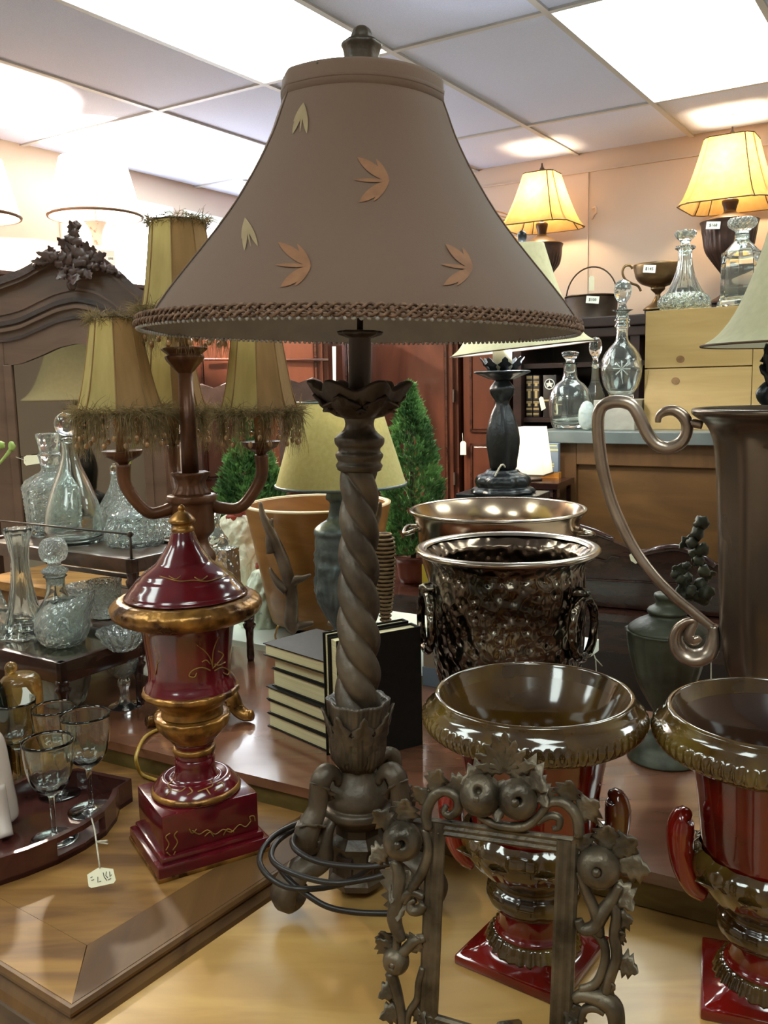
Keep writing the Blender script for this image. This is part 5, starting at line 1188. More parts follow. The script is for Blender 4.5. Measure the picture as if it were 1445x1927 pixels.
obj('carton_base', box(AX.p, (-.032, .052), (.028, .102), (0, .045), yaw=TH, bev=.001), M['greybook'], t, smooth=False)

# ================= long dark table, its goods, conifers =================
da = W(740, 1118, z=Z_DARK); db = W(1230, 1163, z=Z_DARK); yd = math.atan2((db-da).y, (db-da).x); do = Vector((da.x, da.y, 0)); dx = Vector((math.cos(yd), math.sin(yd), 0)); dy = Vector((-math.sin(yd), math.cos(yd), 0))
zd = EYE+Z_DARK
t = thing('dining_table', do+dx*.3, 'long dark polished table in the middle distance, behind the buckets', 'table')
obj('tabletop', prism([do+dx*a+dy*b+Vector((0, 0, zd-.022)) for a, b in rounded(-.85, 1.45, 0, .42, .05)], (0, 0, .022), bev=.004), M['mahog_top'], t, smooth=False)
obj('table_apron', box(do, (-.80, 1.4), (.03, .39), (zd-.13, zd-.022), yaw=yd), M['mahog'], t, smooth=False)
obj('dark_infill', box(do, (-.66, 1.26), (.05, .09), (.08, zd-.13), yaw=yd), M['darkbook'], t, smooth=False)  # added dark sheet, stands in for the darkness under the table
for a, b in ((-.7, .08), (1.3, .08), (-.7, .35), (1.3, .35)): obj('leg', lathe([(0, 0), (.02, 0), (.03, .3), (.035, zd-.13), (0, zd-.13)], 14, c=do+dx*a+dy*b), M['mahog'], t)
def conifer(px, py, D, zrel, top, rpx, label, seed):
    AX = Ax(px, py, D=D); AX.p.z = EYE+zrel; P = AX.p; H = AX.h(top); R = rpx*AX.s(py)
    t = thing('potted_conifer', P, label, 'plant', 'potted conifers'); rnd = random.Random(seed)
    ph = .10
    obj('pot', lathe(fine([(0, 0), (R*.42, 0), (R*.5, ph*.5), (R*.58, ph*.86), (R*.66, ph*.9), (R*.66, ph), (R*.58, ph), (R*.54, ph*.9), (0, ph*.88)], 2), 36, c=P), M['pot'], t)
    obj('trunk', tube([P+Vector((0, 0, ph*.8)), P+Vector((0, 0, H*.5)), P+Vector((0, 0, H*.95))], [.010, .008, .003], 8), M['twig'], t)
    bm = bmesh.new()
    for k in range(2600):
        f = rnd.random()**1.25; z = ph*1.05+(H-ph*1.05)*f; rr2 = R*(math.sin(PI*min(1, .30+f*.72))**.85)*(.93 if f < .9 else .7)
        a = rnd.uniform(0, 2*PI); q = rr2*math.sqrt(rnd.uniform(.25, 1)); p = P+Vector((math.cos(a)*q, math.sin(a)*q, z)); d0 = Vector((math.cos(a), math.sin(a), rnd.uniform(.7, 1.8))).normalized()
        for j in range(6):
            d = (d0+Vector((rnd.uniform(-.6, .6), rnd.uniform(-.6, .6), rnd.uniform(-.4, .6)))).normalized(); s = d.cross(Vector((rnd.uniform(-1, 1), rnd.uniform(-1, 1), rnd.uniform(-1, 1)))).normalized(); L = R*rnd.uniform(.12, .24); w2 = R*.028
            q0 = p+d0*(j*R*.02)
            v = [bm.verts.new(x) for x in (q0, q0+d*L*.5+s*w2, q0+d*L, q0+d*L*.5-s*w2)]; bm.faces.new(v)
    obj('foliage', bm, M['tree'], t, kind='stuff', rec=False, smooth=False)
conifer(778, 1062, 3.16, Z_DARK, 728, 60, 'tall potted conifer right of the pale yellow lampshade', 1)
conifer(478, 1062, 3.42, Z_DARK, 800, 66, 'potted conifer seen through the arms of the fringed candelabra lamp', 2)
# curved dark seat back and carved rail at the right
def zat(px, py, D): return W(px, py, D=D)
cb = Plane(W(1150, 1100, D=2.72), yd)
t = thing('carved_settee_back', Vector((cb.P.x, cb.P.y, zd)), 'dark carved wooden curved back panel behind the verdigris urn', 'furniture')
ol_ = [(1085, 1165), (1085, 985), (1110, 1000), (1150, 1018), (1195, 1040), (1225, 1036), (1260, 1032), (1300, 1045), (1345, 1060), (1400, 1080), (1400, 1170)]
obj('back_panel', prism([(lambda p: p if y < 1160 else Vector((p.x, p.y, zd+.0005)))(cb.at(x, y)) for x, y in ol_], cb.n*-.03, bev=.004), M['mahog'], t, smooth=False)
obj('curved_rail', tube([cb.at(x, y, .004) for x, y in [(1085, 990), (1120, 1002), (1155, 1016)]], [.010, .012, .008], 10), M['mahog_top'], t)
obj('curved_rail', tube([cb.at(x, y, .004) for x, y in [(1205, 1045), (1240, 1034), (1280, 1032), (1320, 1048), (1345, 1066)]], [.008, .013, .013, .012, .010], 10), M['mahog_top'], t)
obj('panel_bead', tube([cb.at(x, y, .004) for x, y in [(1090, 1090), (1180, 1094), (1290, 1100)]], .003, 8), M['mahog_top'], t)
obj('price_tag', prism([cb.at(x, y, .006) for x, y in ((1184, 1044), (1192, 1038), (1197, 1039), (1207, 1055), (1196, 1061), (1187, 1055))], cb.n*.001), M['paper'], t, smooth=False)
obj('carved_spray', tube([cb.at(x, y, .006) for x, y in [(1105, 1060), (1120, 1052), (1140, 1056), (1150, 1048), (1165, 1050)]], .003, 6), M['mahog'], t)
box_ = W(935, 945, D=2.86)
zc_ = EYE-.352
obj('storage_box', box(Vector((box_.x, box_.y, zd)), (-.13, .14), (-.03, .12), (0, zc_-zd), yaw=yd, bev=.004), M['blackmetal'], P=Vector((box_.x, box_.y, zd)), smooth=False, label='black box on the dark table carrying the black ornate lamp, hidden behind the buckets', cat='box')

# ================= black ornate lamps with bell shades =================
def ornate_lamp(P, sc, label, dxs=0.0):
    """heights in metres from the shade's rim downwards, matching the left-hand one"""
    t = thing('ornate_lamp', P, label, 'lamp', 'black ornate lamps with bell shades'); m = M['blackmetal']
    q = lambda L: [(r*sc, z*sc) for r, z in L]
    obj('base', lathe(fine(q([(0, 0), (.088, 0), (.090, .012), (.078, .020), (.082, .034), (.074, .052), (.052, .062), (.040, .072), (0, .074)]), 3), 60, c=P, rf=lambda a, i, r, z: r*(1+.06*math.cos(9*a))), m, t)
    obj('vase_body', lathe(fine(q([(0, .070), (.036, .072), (.042, .10), (.049, .15), (.046, .19), (.034, .235), (.022, .262), (.020, .275), (.026, .285), (.034, .300), (.036, .315), (.022, .335), (.018, .345), (0, .345)]), 3), 48, c=P, rf=lambda a, i, r, z: r*(1+.06*math.cos(5*a+z*9))), m, t)
    obj('drip_pan', lathe(fine(q([(0, .338), (.03, .34), (.060, .352), (.078, .360), (.072, .366), (.03, .362), (0, .362)]), 3), 60, c=P, rf=lambda a, i, r, z: r*(1+.07*math.cos(6*a))), m, t)
    bm = bmesh.new()
    for k in range(8):
        a = 2*PI*k/8; d = Vector((math.cos(a), math.sin(a), 0)); leaf(P+d*.034*sc+Vector((0, 0, .362*sc)), Vector((0, 0, 1))+d*.5, d*-1, .055*sc, .030*sc, bm, curl=-.2, lobes=2, th=.002)
    obj('leaf_crown', bm, m, t)
    obj('candle_sleeve', lathe(q([(0, .362), (.029, .362), (.028, .46), (0, .46)]), 24, c=P), M['ivory'], t)
    P = P+Vector((dxs, 0, 0)); rs = 1 if dxs == 0 else .93; o0_ = set(t.children)
    o_ = [(.232, .440), (.222, .446), (.200, .462), (.172, .50), (.145, .56), (.122, .63), (.104, .70), (.096, .735)]
    sh_ = lambda a, i, r, z: r*(1-.018*abs(math.sin(3*a)))
    obj('bell_shade', lathe(fine(q(o_), 3), 72, c=P, rf=sh_), M['shade_c'], t)
    obj('shade_lining', lathe([(r-.003, z) for r, z in fine(q(o_), 3)], 72, c=P, rf=sh_), M['shade_cl'], t, rec=False)
    obj('shade_rim', tube([P+Vector((math.cos(a)*sh_(a, 0, .232*sc, 0), math.sin(a)*sh_(a, 0, .232*sc, 0), .440*sc)) for a in [2*PI*k/72 for k in range(72)]], .0022, 5, smooth=1, closed=True), M['shade_trim'], t)
    if dxs:
        Rm = Matrix.Translation((dxs, 0, .45*sc)) @ Matrix.Rotation(-.09, 4, 'Y') @ Matrix.Diagonal((.93, .93, 1, 1)) @ Matrix.Translation((-dxs, 0, -.462*sc))
        for o_x in t.children:
            if o_x.name.split('.')[0] in ('bell_shade', 'shade_lining', 'shade_rim'): o_x.data.transform(Rm)
    obj('finial', lathe(fine(q([(0, .735), (.010, .737), (.014, .750), (.012, .762), (0, .770)]), 2), 16, c=P), m, t)
    obj('lamp_cord', tube([P+Vector((-.05*sc, -.03, .07*sc)), P+Vector((-.07*sc, -.06, .09*sc)), P+Vector((-.10*sc, -.06, .03*sc)), P+Vector((-.105*sc, -.06, .0))], .003, 6), M['string'], t)
    return t
PL = W(946, 938, D=2.88); PL.z = zc_
axl = Ax(0, 0, P=PL); k_ = axl.h(650)/.440
la = ornate_lamp(PL, k_, 'black ornate lamp with a cream bell shade half hidden by the big brown shade', dxs=.062)
PR = W(1528, 1400, D=1.60); PR.z = zb
axr = Ax(0, 0, P=PR)
kk = .218/.232; bz = axr.h(645)-.440*kk
lb = ornate_lamp(PR, kk, 'black ornate lamp with a cream bell shade cut by the right edge')
for ch in lb.children: ch.location.z += bz
pl2 = Plane(PR+Vector((0, -.03, 0)), 0); s2 = scale_at(PR)
obj('side_scroll', tube([pl2.at(x, y) for x, y in ((1500, 735), (1475, 722), (1450, 728), (1436, 742), (1444, 756), (1458, 750))], [14*s2, 14*s2, 13*s2, 13*s2, 10*s2, 6*s2], 10, smooth=5), M['blackmetal'], lb)
bm = bmesh.new()
for x, y, a_, L_, w_ in ((1490, 706, 176, 78, 40), (1485, 700, 160, 70, 36), (1470, 690, 140, 60, 30), (1460, 700, 125, 56, 26), (1500, 705, 110, 60, 30)): leaf(pl2.at(x, y), Vector((math.cos(math.radians(a_)), 0, math.sin(math.radians(a_)))), Vector((0, -1, .4)), L_*s2, w_*s2, bm, curl=.5, lobes=3, th=.003)
obj('side_leaf', bm, M['blackmetal'], lb)
obj('lamp_base', lathe(fine([(0, 0), (.10, 0), (.102, .02), (.07, .04), (.03, .07), (.022, .15), (.03, bz-.02), (.05, bz+.004), (0, bz+.004)], 3), 40, c=PR), M['blackmetal'], lb)
# little lit lamp and jacketed books beyond
zq = -.345
bx0 = W(1002, 945, D=3.12); bx0.z = zd
t = thing('book_stand', Vector((bx0.x, bx0.y, zd)), 'dark stand on the dark table holding the small lit lamp and jacketed books', 'stand')
obj('stand_top', box(Vector((bx0.x, bx0.y, 0)), (-.10, .10), (-.04, .18), (EYE+zq-.02, EYE+zq), yaw=yd), M['mahog'], t, smooth=False)
for a, b in ((-.09, -.01), (.075, -.01), (-.09, .165), (.075, .165)): obj('leg', box(Vector((bx0.x, bx0.y, 0)), (a, a+.014), (b, b+.014), (zd, EYE+zq-.02), yaw=yd), M['mahog'], t, smooth=False)
SL = W(1000, 925, D=3.17); SL.z = EYE+zq; asx = Ax(0, 0, P=SL)
bks = Plane(Vector((bx0.x, bx0.y, EYE+zq)), yd)
ob = obj('book', box(SL, (-.06, .078), (.075, .105), (0, .022), yaw=yd, bev=.001), M['orange'], P=SL, smooth=False, label='orange book lying under the blue-grey book near the small lit lamp', cat='book', group='jacketed books')
o2 = obj('book', box(SL, (-.062, .075), (.074, .102), (.022, .125), yaw=yd, bev=.001), M['greybook'], P=SL+Vector((0, 0, .022)), smooth=False, label='blue-grey book with yellow printing beside the small lit lamp', cat='book', group='jacketed books')
cth, sth = math.cos(yd), math.sin(yd)
def bl(a, b, z): return SL+Vector((a*cth-b*sth, a*sth+b*cth, z))
bm = bmesh.new()
for z, a0, a1 in ((.115, .035, .07), (.10, .0, .075), (.075, -.03, .03), (.06, -.04, .02), (.05, -.06, .06), (.042, -.06, .06)):
    v = [bm.verts.new(bl(a, .0732, zz)) for a, zz in ((a0, z), (a1, z), (a1, z+.004), (a0, z+.004))]; bm.faces.new(v)
obj('title_print', bm, M['yellowtext'], o2, smooth=False)
t = thing('small_lamp', SL, 'small lit lamp with a bright white square shade under the slate ledge', 'lamp')
qh = asx.h(893); qt = asx.h(803)
obj('base', lathe(fine([(0, 0), (.035, 0), (.036, .008), (.012, .02), (.016, .05), (.008, .07), (.006, qh+.05), (0, qh+.05)], 2), 24, c=SL), M['bronze_dk'], t)
obj('lamp_shade', lathe([(.066, qh), (.058, qh+(qt-qh)*.4), (.046, qt)], 4, c=SL, a0=PI/4+yd, rf=lambda a, i, r, z: r*1.3), M['shade_w'], t, smooth=False)
obj('shade_trim', lathe([(.0668, qh), (.068, qh), (.068, qh+.006), (.0668, qh+.006)], 4, c=SL, a0=PI/4+yd, rf=lambda a, i, r, z: r*1.3), M['shade_trim'], t, smooth=False)
def bulb(P, watts, color, parent, r=.02, name='bulb', m='bulb', glow=True):
    if glow: obj(name, ball(P, r, n=6), M[m], parent)
    ld_ = bpy.data.lights.new('lamp_light', 'POINT'); ld_.energy = watts; ld_.color = color; ld_.shadow_soft_size = r*1.3
    lo = bpy.data.objects.new('lamp_light', ld_); COL.objects.link(lo); lo.location = P-ORG[parent]; lo.parent = parent
bulb(SL+Vector((0, 0, qh+(qt-qh)*.45)), .7, (1, .9, .75), t, r=.012)

# ================= chest with slate top, right =================
s0 = W(998, 822, D=3.30); zs = s0.z; yc = TH
so_ = Vector((s0.x, s0.y, 0)); cx_ = EU; cy_ = EV
t = thing('tall_chest', so_, 'honey brown panelled chest with a grey slate top, behind the pewter trumpet vase', 'chest')
Lc, Dc = 1.15, .50; slh = .042
obj('slate_top', box(so_, (0, Lc), (0, Dc), (zs-slh/2, zs+slh/2), yaw=yc, bev=.003), M['slate'], t, smooth=False)
obj('chest_body', box(so_, (.10, Lc-.05), (.06, Dc-.02), (.08, zs-slh/2), yaw=yc), M['chest'], t, smooth=False)
for a0, a1, z0, z1 in ((.095, .16, .06, zs-slh/2), (.16, Lc-.05, zs-.10, zs-slh/2), (.16, Lc-.05, .10, .2), (Lc-.1, Lc-.045, .06, zs-slh/2)):
    obj('frame_board', box(so_, (a0, a1), (.04, .062), (z0, z1), yaw=yc, bev=.003), M['chest_fr'], t, smooth=False)
obj('corbel', prism([so_+cx_*a+cy_*.05+Vector((0, 0, z)) for a, z in ((.02, zs-slh/2), (.095, zs-slh/2), (.095, zs-.12), (.07, zs-.09), (.055, zs-.05), (.03, zs-.04))], cy_*.3), M['slate'], t, smooth=False)
for a in (.12, Lc-.08): obj('leg', box(so_, (a, a+.05), (.06, .11), (0, .08), yaw=yc), M['chest_fr'], t, smooth=False); obj('leg', box(so_, (a, a+.05), (Dc-.1, Dc-.05), (0, .08), yaw=yc), M['chest_fr'], t, smooth=False)
zS = zs+slh/2-EYE
def onslate(px, back):   # standing point on the slate at a given distance behind its front edge
    d = ray(px, 800); d = Vector((d.x, d.y, 0)).normalized(); o_ = so_+cy_*back
    n_ = cy_; k = (o_-Vector((0, 0, 0))).dot(n_)/d.dot(n_); p = d*k; p.z = EYE+zS; return p
def glassP(name, P, parts, label, cat, group=None, m=G):
    P = P+Vector((0, 0, .0008)); AX = Ax(0, 0, P=P); t = thing(name, P, label, cat, group)
    zmin = min(AX.h(y) for _, L, _, _, _, _ in parts for _, y in L)
    for pn, o1, i1, n_, m_, rf_ in parts:
        L = fine([(r, max(z-zmin, 0)) for r, z in AX.prof(o1)], 3)
        mm = m_ or m; cut = mm in (GC, GF) and (n_ or 48) > 12
        if cut: L = dense(L); rf_ = cutglass(rf_, 9, 160, .05, nout=len(L))
        if i1: L += fine([(r, max(z-zmin, .001)) for r, z in AX.prof(i1)], 3)
        obj(pn, lathe(L, 90 if cut else n_ or 48, rf=rf_, c=P, a0=.3), mm, t, smooth=False if cut else True if not n_ or n_ > 12 else 30)
    return t
GD = 'decanters on the slate top'
glassP('decanter', onslate(1072, .16), [('bottle', [(0, 808), (26, 808), (34, 800), (39, 772), (38, 745), (28, 726), (16, 716), (13, 704), (12, 688), (20, 684)], [(10, 686), (10, 705), (14, 718), (26, 730), (35, 748), (36, 772), (30, 796), (0, 800)], None, None, None),
     ('stopper', [(0, 704), (8, 702), (9, 690), (8, 680), (14, 672), (16, 664), (0, 661)], None, 32, None, None)], 'round-bellied clear decanter at the left end of the slate ledge', 'decanter', GD)
glassP('decanter', onslate(1119, .30), [('bottle', [(0, 800), (24, 800), (24, 780), (20, 740), (10, 715), (8, 700), (8, 684), (13, 680)], [(6, 682), (7, 716), (17, 742), (20, 790), (0, 794)], 6, None, None),
     ('stopper', [(0, 690), (5, 688), (5, 672), (11, 660), (12, 645), (8, 634), (0, 630)], None, 24, None, None)], 'slender clear decanter with a small ball stopper behind the round-bellied one', 'decanter', GD)
glassP('glass_egg', onslate(1104, .07), [('egg', [(0, 790), (10, 786), (16, 770), (15, 752), (8, 738), (0, 734)], None, 24, GX, None)], 'frosted glass egg beside the round-bellied decanter', 'ornament')
pb = onslate(1168, .14)
pbt = thing('wooden_block', pb, 'whitewashed wooden block under the tall etched decanter', 'box')
obj('block', box(pb, (-.085, .065), (-.05, .12), (0, Ax(0, 0, P=pb).h(752)), yaw=yc, bev=.003), mat('whitewashed wood', '#8f8a7c', '#a09a8a', rough=.6, scale=4, kind='wood', stretch=(1, 6, 6)), pbt, smooth=False)
pe = pb.copy(); pe.z += Ax(0, 0, P=pb).h(752)
glassP('decanter', pe, [('bottle', [(0, 752), (22, 752), (23, 742), (33, 725), (38, 700), (36, 675), (24, 655), (12, 640), (11, 618), (15, 616), (12, 608), (15, 604), (11, 596), (12, 588), (20, 584)], [(9, 586), (9, 640), (22, 660), (33, 685), (34, 705), (20, 740), (0, 744)], 48, None, None),
     ('stopper', [(0, 600), (9, 598), (9, 582), (7, 572), (14, 560), (17, 545), (12, 531), (0, 525)], None, 8, GC, None)], 'tall etched decanter with a pointed stopper, standing on the whitewashed block', 'decanter', GD)
bm = bmesh.new(); ae = Ax(0, 0, P=pe); pf = Plane(pe+Vector((0, -.082, 0)), 0)
for k in range(8):
    a = 2*PI*k/8; tube([pf.at(1170, 694), pf.at(1170+16*math.cos(a), 694+16*math.sin(a))], [.0012, .0028], 4, bm=bm, smooth=1)
tube([pf.at(1168, 700), pf.at(1172, 722)], .0012, 4, bm=bm, smooth=1)
obj('etched_flower', bm, GX, COL.objects['wooden_block'])
# pine box
p0 = onslate(1211, .17); ap = Ax(0, 0, P=p0); hpb = ap.h(586)
pr = onslate(1411, .17); Lp_ = (pr-p0).length
t = thing('pine_box', p0, 'plain knotty pine box of two stacked fronts, on the slate ledge', 'box')
zsplit = ap.h(694)
obj('pine_front', box(p0, (0, Lp_), (0, .02), (0, zsplit-.002), yaw=yc, bev=.0015), M['pine'], t, smooth=False)
obj('pine_front', box(p0, (0, Lp_), (0, .02), (zsplit+.002, hpb), yaw=yc, bev=.0015), M['pine'], t, smooth=False)
obj('box_carcass', box(p0, (.004, Lp_), (.02, .26), (0, hpb-.002), yaw=yc), M['pine'], t, smooth=False)
obj('box_side', box(p0, (Lp_+.002, Lp_+.25), (0, .26), (0, hpb-.03), yaw=yc, bev=.002), M['pine'], t, smooth=False)
pp = Plane(p0, yc)
for x, y in ((1280, 676), (1271, 717)):
    obj('knot', turn(prism([pp.at(x+8*math.cos(a), y+7*math.sin(a), .0012) for a in [2*PI*k/16 for k in range(16)]], pp.n*-.002), p0, 0), M['knot'], t, smooth=False)
zP = p0.z+hpb
def onbox(px, back):
    d = ray(px, 570); d = Vector((d.x, d.y, 0)).normalized(); o_ = Vector((p0.x, p0.y, 0))+cy_*back; k = o_.dot(cy_)/d.dot(cy_); p = d*k; p.z = zP; return p
GP = 'decanters on the pine box'
glassP('decanter', onbox(1287, .10), [('bottle', [(0, 580), (36, 580), (45, 572), (45, 560), (34, 548), (20, 520), (13, 490), (12, 470), (18, 465), (17, 460)], [(9, 462), (9, 492), (16, 520), (30, 552), (38, 566), (0, 574)], 60, None, lambda a, i, r, z: r*(1+.04*math.cos(16*a))),
     ('hobnail_band', [(36, 582), (46, 574), (47, 563), (40, 553), (34, 549)], None, 60, GC, None),
     ('stopper', [(0, 478), (8, 476), (7, 462), (9, 452), (18, 442), (19, 432), (0, 428)], None, 10, GC, None)], "ship's decanter with a wide hobnail foot, on the pine box", 'decanter', GP)
glassP('decanter', onbox(1392, .08), [('bottle', [(0, 572), (38, 572), (40, 560), (36, 552), (36, 475), (34, 470), (18, 452), (14, 446), (13, 434)], [(10, 436), (14, 456), (31, 476), (32, 555), (0, 562)], 8, None, None),
     ('stopper', [(0, 446), (10, 444), (12, 430), (24, 420), (26, 410), (20, 404), (0, 403)], None, 14, GC, None)], 'square fluted decanter with a wide cut stopper, half behind the cream shade', 'decanter', GP)

# ================= dark bookcase against the back wall =================
def wallpt(px, off):    # point in plan under a pixel, off metres in front of the back wall
    d = ray(px, 640); d = Vector((d.x, d.y, 0)).normalized(); o_ = RM(0, V1)-EV*off; k = o_.dot(EV)/d.dot(EV); return d*k
k0 = wallpt(966, .52); k1 = wallpt(1560, .52); Lk = (k1-k0).length
at_ = Ax(0, 0, P=Vector((*wallpt(1130, .52).xy, 0))); zk = at_.h(596)
t = thing('bookcase', k0, 'dark wooden bookcase against the back wall under the two lit lamps', 'bookcase')
dbm = M['darkbook']
obj('case_top', box(k0, (-.03, Lk), (-.03, .50), (zk-.05, zk), yaw=TH, bev=.006), dbm, t, smooth=False)
obj('cornice', box(k0, (-.015, Lk), (-.012, .50), (zk-.10, zk-.05), yaw=TH, bev=.006), dbm, t, smooth=False)
obj('case_back', box(k0, (0, Lk), (.44, .48), (.0, zk-.10), yaw=TH), dbm, t, smooth=False)
zsh = [at_.h(y) for y in (680, 786, 830)]+[.9, .5, .1]
for z in zsh: obj('shelf', box(k0, (0, Lk), (.03, .44), (z-.025, z), yaw=TH), dbm, t, smooth=False)
for a in (0, .62, 1.3, Lk-.04): obj('stile', box(k0, (a, a+.045), (-.004, .44), (0, zk-.10), yaw=TH), dbm, t, smooth=False)
# the two leather volumes, emblem book
zz = zsh[1]+0
def shelfpt(px, off): 
    p = wallpt(px, .52-off); p.z = zz+.0008; return p
for n_, (x0, x1) in enumerate(((990, 1002), (1003, 1015))):
    p = shelfpt(x0, .04); q = shelfpt(x1, .04); L_ = (q-p).length; H_ = Ax(0, 0, P=p).h(706)
    bt = thing('leather_book', p, ('left' if n_ == 0 else 'right')+' one of two tall leather books with gold-tooled spines in the bookcase', 'book', 'leather volumes')
    obj('binding', box(p, (0, L_), (0, .16), (0, H_), yaw=TH, bev=.004), M['leather'], bt, smooth=30)
    bm = bmesh.new()
    for f in (.05, .08, .17, .2, .33, .36, .62, .65, .80, .83, .92, .95): box(p, (.002, L_-.002), (-.0015, .0), (H_*f, H_*f+.004), bm=bm, yaw=TH)
    for f in (.26, .45, .5, .56, .74): box(p, (L_*.3, L_*.7), (-.0015, 0), (H_*f, H_*f+.014), bm=bm, yaw=TH)
    obj('gold_tooling', bm, M['goldleaf'], bt, smooth=False)
p = shelfpt(1022, .05); q = shelfpt(1047, .05); L_ = (q-p).length; H_ = Ax(0, 0, P=p).h(706)
bt = thing('emblem_book', p, 'dark book with a round silver star emblem on its spine', 'book', 'leather volumes')
obj('binding', box(p, (0, L_), (0, .16), (0, H_), yaw=TH, bev=.003), M['leather'], bt, smooth=30)
ec = Plane(p, TH); c_e = ec.at(1034, 723, .003); Re = .026
obj('emblem_ring', tube([c_e+ec.w*Re*math.cos(a)+ec.v*Re*math.sin(a) for a in [2*PI*k/28 for k in range(28)]], .0028, 5, smooth=1, closed=True), M['starm'], bt)
obj('emblem_star', prism([c_e+ec.w*(Re*(.85 if k % 2 == 0 else .34))*math.sin(2*PI*k/10)+ec.v*(Re*(.85 if k % 2 == 0 else .34))*math.cos(2*PI*k/10) for k in range(10)], ec.n*.002), M['starm'], bt, smooth=False)
obj('title_band', box(p, (.004, L_-.004), (-.002, 0), (H_*.38, H_*.42), yaw=TH), M['goldleaf'], bt, smooth=False)
tgp = Plane(shelfpt(1020, -.02), TH-.1)
obj('price_tag', prism([tgp.at(x, y) for x, y in ((1014, 750), (1018, 746), (1022, 748), (1027, 768), (1019, 773))], tgp.n*.001), M['paper'], P=tgp.at(1018, 747), smooth=False, label='cream tag hanging in front of the books in the dark bookcase', cat='tag')
# things on top of the bookcase
def topP(px, off):
    p = wallpt(px, .52-off); p.z = zk; return p
def sticker(P, parent, w_, h_, s, yaw=TH, rot=-.12):
    X = Vector((math.cos(yaw), math.sin(yaw), 0)); X = (X*math.cos(rot)+Vector((0, 0, 1))*-math.sin(rot)).normalized(); n_ = Vector((math.sin(yaw), -math.cos(yaw), 0)); Y = n_.cross(X).normalized()
    if Y.z < 0: Y = -Y
    obj('price_sticker', prism([P-X*w_-Y*h_, P+X*w_-Y*h_, P+X*w_+Y*h_, P-X*w_+Y*h_], n_*.001), M['white_paper'], parent, smooth=False)
    text('price_lettering', s, h_*1.1, P+n_*.0022, X, Y, M['ink_blk'], parent)
def urn_lamp(px, base_y, r_, label, tops):
    P = topP(px, .26); AX = Ax(0, 0, P=P); t = thing('urn_lamp', P, label, 'lamp', 'pair of dark urn lamps'); y = tops; s1 = AX.s(y['rim'])
    P_ = AX.prof; W_ = y['w']
    fl_ = lambda a, i, r, z: r
    body = [(0, 0)]+[(r*s1, AX.h(yy)) for r, yy in ((.72*W_, y['foot0']), (.74*W_, y['foot0']-4), (.30*W_, y['foot0']-16), (.16*W_, y['foot0']-34), (.16*W_, y['foot0']-50), (.30*W_, y['bot']), (.62*W_, y['bot']-22), (.86*W_, y['mid']), (.96*W_, y['rim']+24), (W_, y['rim']+6), (1.04*W_, y['rim']), (W_*.98, y['rim']-3), (.30*W_, y['rim']-16), (.22*W_, y['rim']-24), (.30*W_, y['rim']-40), (.12*W_, y['rim']-44), (0, y['rim']-44))]
    body[0] = (0, max(0, body[1][1])); 
    zlo = min(z for _, z in body); body = [(r, z-min(0, zlo)) for r, z in body]
    zf0 = AX.h(y['bot']); zf1 = AX.h(y['rim']+20)
    obj('urn', lathe(fine(body, 3), 144, c=P, rf=lambda a, i, r, z: r*(1-(.05*abs(math.sin(14*a)) if zf0 < z < zf1 else 0))), M['urn_dk'], t)
    if body[0][1] > .004: obj('foot_block', box(P, (-.06, .06), (-.06, .06), (0, body[0][1]+.002), yaw=TH, bev=.003), M['urn_dk'], t, smooth=30)
    obj('lamp_stem', lathe([(0, AX.h(y['rim']-40)), (.008, AX.h(y['rim']-40)), (.008, AX.h(y['top'])), (0, AX.h(y['top']))], 10, c=P), M['urn_dk'], t)
    rb, rt_ = y['rb']*s1, y['rt']*s1; zb2, zt2 = AX.h(y['sb']), AX.h(y['st'])
    # square shade with cut-in corners and flared skirt
    def cut(a, i, r, z):
        k = (a-TH) % (PI/2); k = min(k, PI/2-k); sqr = 1/max(.72, math.cos(k)); return r*min(sqr, 1.30)*(.93 if k > PI/4-.17 else 1)
    L = []
    for i in range(9):
        f = i/8; L.append((rb+(rt_-rb)*(f**.72), zb2+(zt2-zb2)*f))
    obj('lamp_shade', lathe(L, 96, c=P, rf=cut), M['shade_lit'], t, smooth=30)
    bm = bmesh.new()
    for q in range(4):
        for da_ in (-.15, .15):
            a = TH+PI/4+q*PI/2+da_; tube([P+Vector((math.cos(a)*cut(a, 0, r, 0)*1.004, math.sin(a)*cut(a, 0, r, 0)*1.004, z)) for r, z in L], .0028, 5, bm=bm, smooth=1)
    for r, z in (L[0], L[-1]):
        tube([P+Vector((math.cos(a)*cut(a, 0, r, 0), math.sin(a)*cut(a, 0, r, 0), z)) for a in [2*PI*k/96 for k in range(96)]], .003, 5, bm=bm, smooth=1, closed=True)
    obj('shade_piping', bm, M['shade_trim'], t)
    obj('finial', lathe(fine([(0, zt2), (.012, zt2+.004), (.009, zt2+.016), (.014, zt2+.024), (.006, zt2+.04), (.004, zt2+.055), (0, zt2+.058)], 2), 16, c=P), M['urn_dk'], t)
    bulb(P+Vector((0, 0, zb2+(zt2-zb2)*.55)), LAMP_W, (1, .74, .42), t, r=.03)
    return t, AX
t, AX = urn_lamp(1019, 590, 0, 'lit lamp on a dark fluted urn, left of the round pot on the bookcase', dict(rim=462, foot0=596, bot=534, mid=500, w=38, top=330, rb=68, rt=30, sb=428, st=328))
t, AX = urn_lamp(1366, 580, 0, 'lit lamp on a dark fluted urn at the upper right, with a white price sticker', dict(rim=418, foot0=572, bot=512, mid=470, w=51, top=262, rb=84, rt=44, sb=388, st=262))
sf = Plane(AX.p+Vector((math.sin(TH), -math.cos(TH), 0))*(51*AX.s(430)+.004)*1.02, TH)
sticker(sf.at(1342, 424, .004), t, .032, .017, '$168', rot=.1)
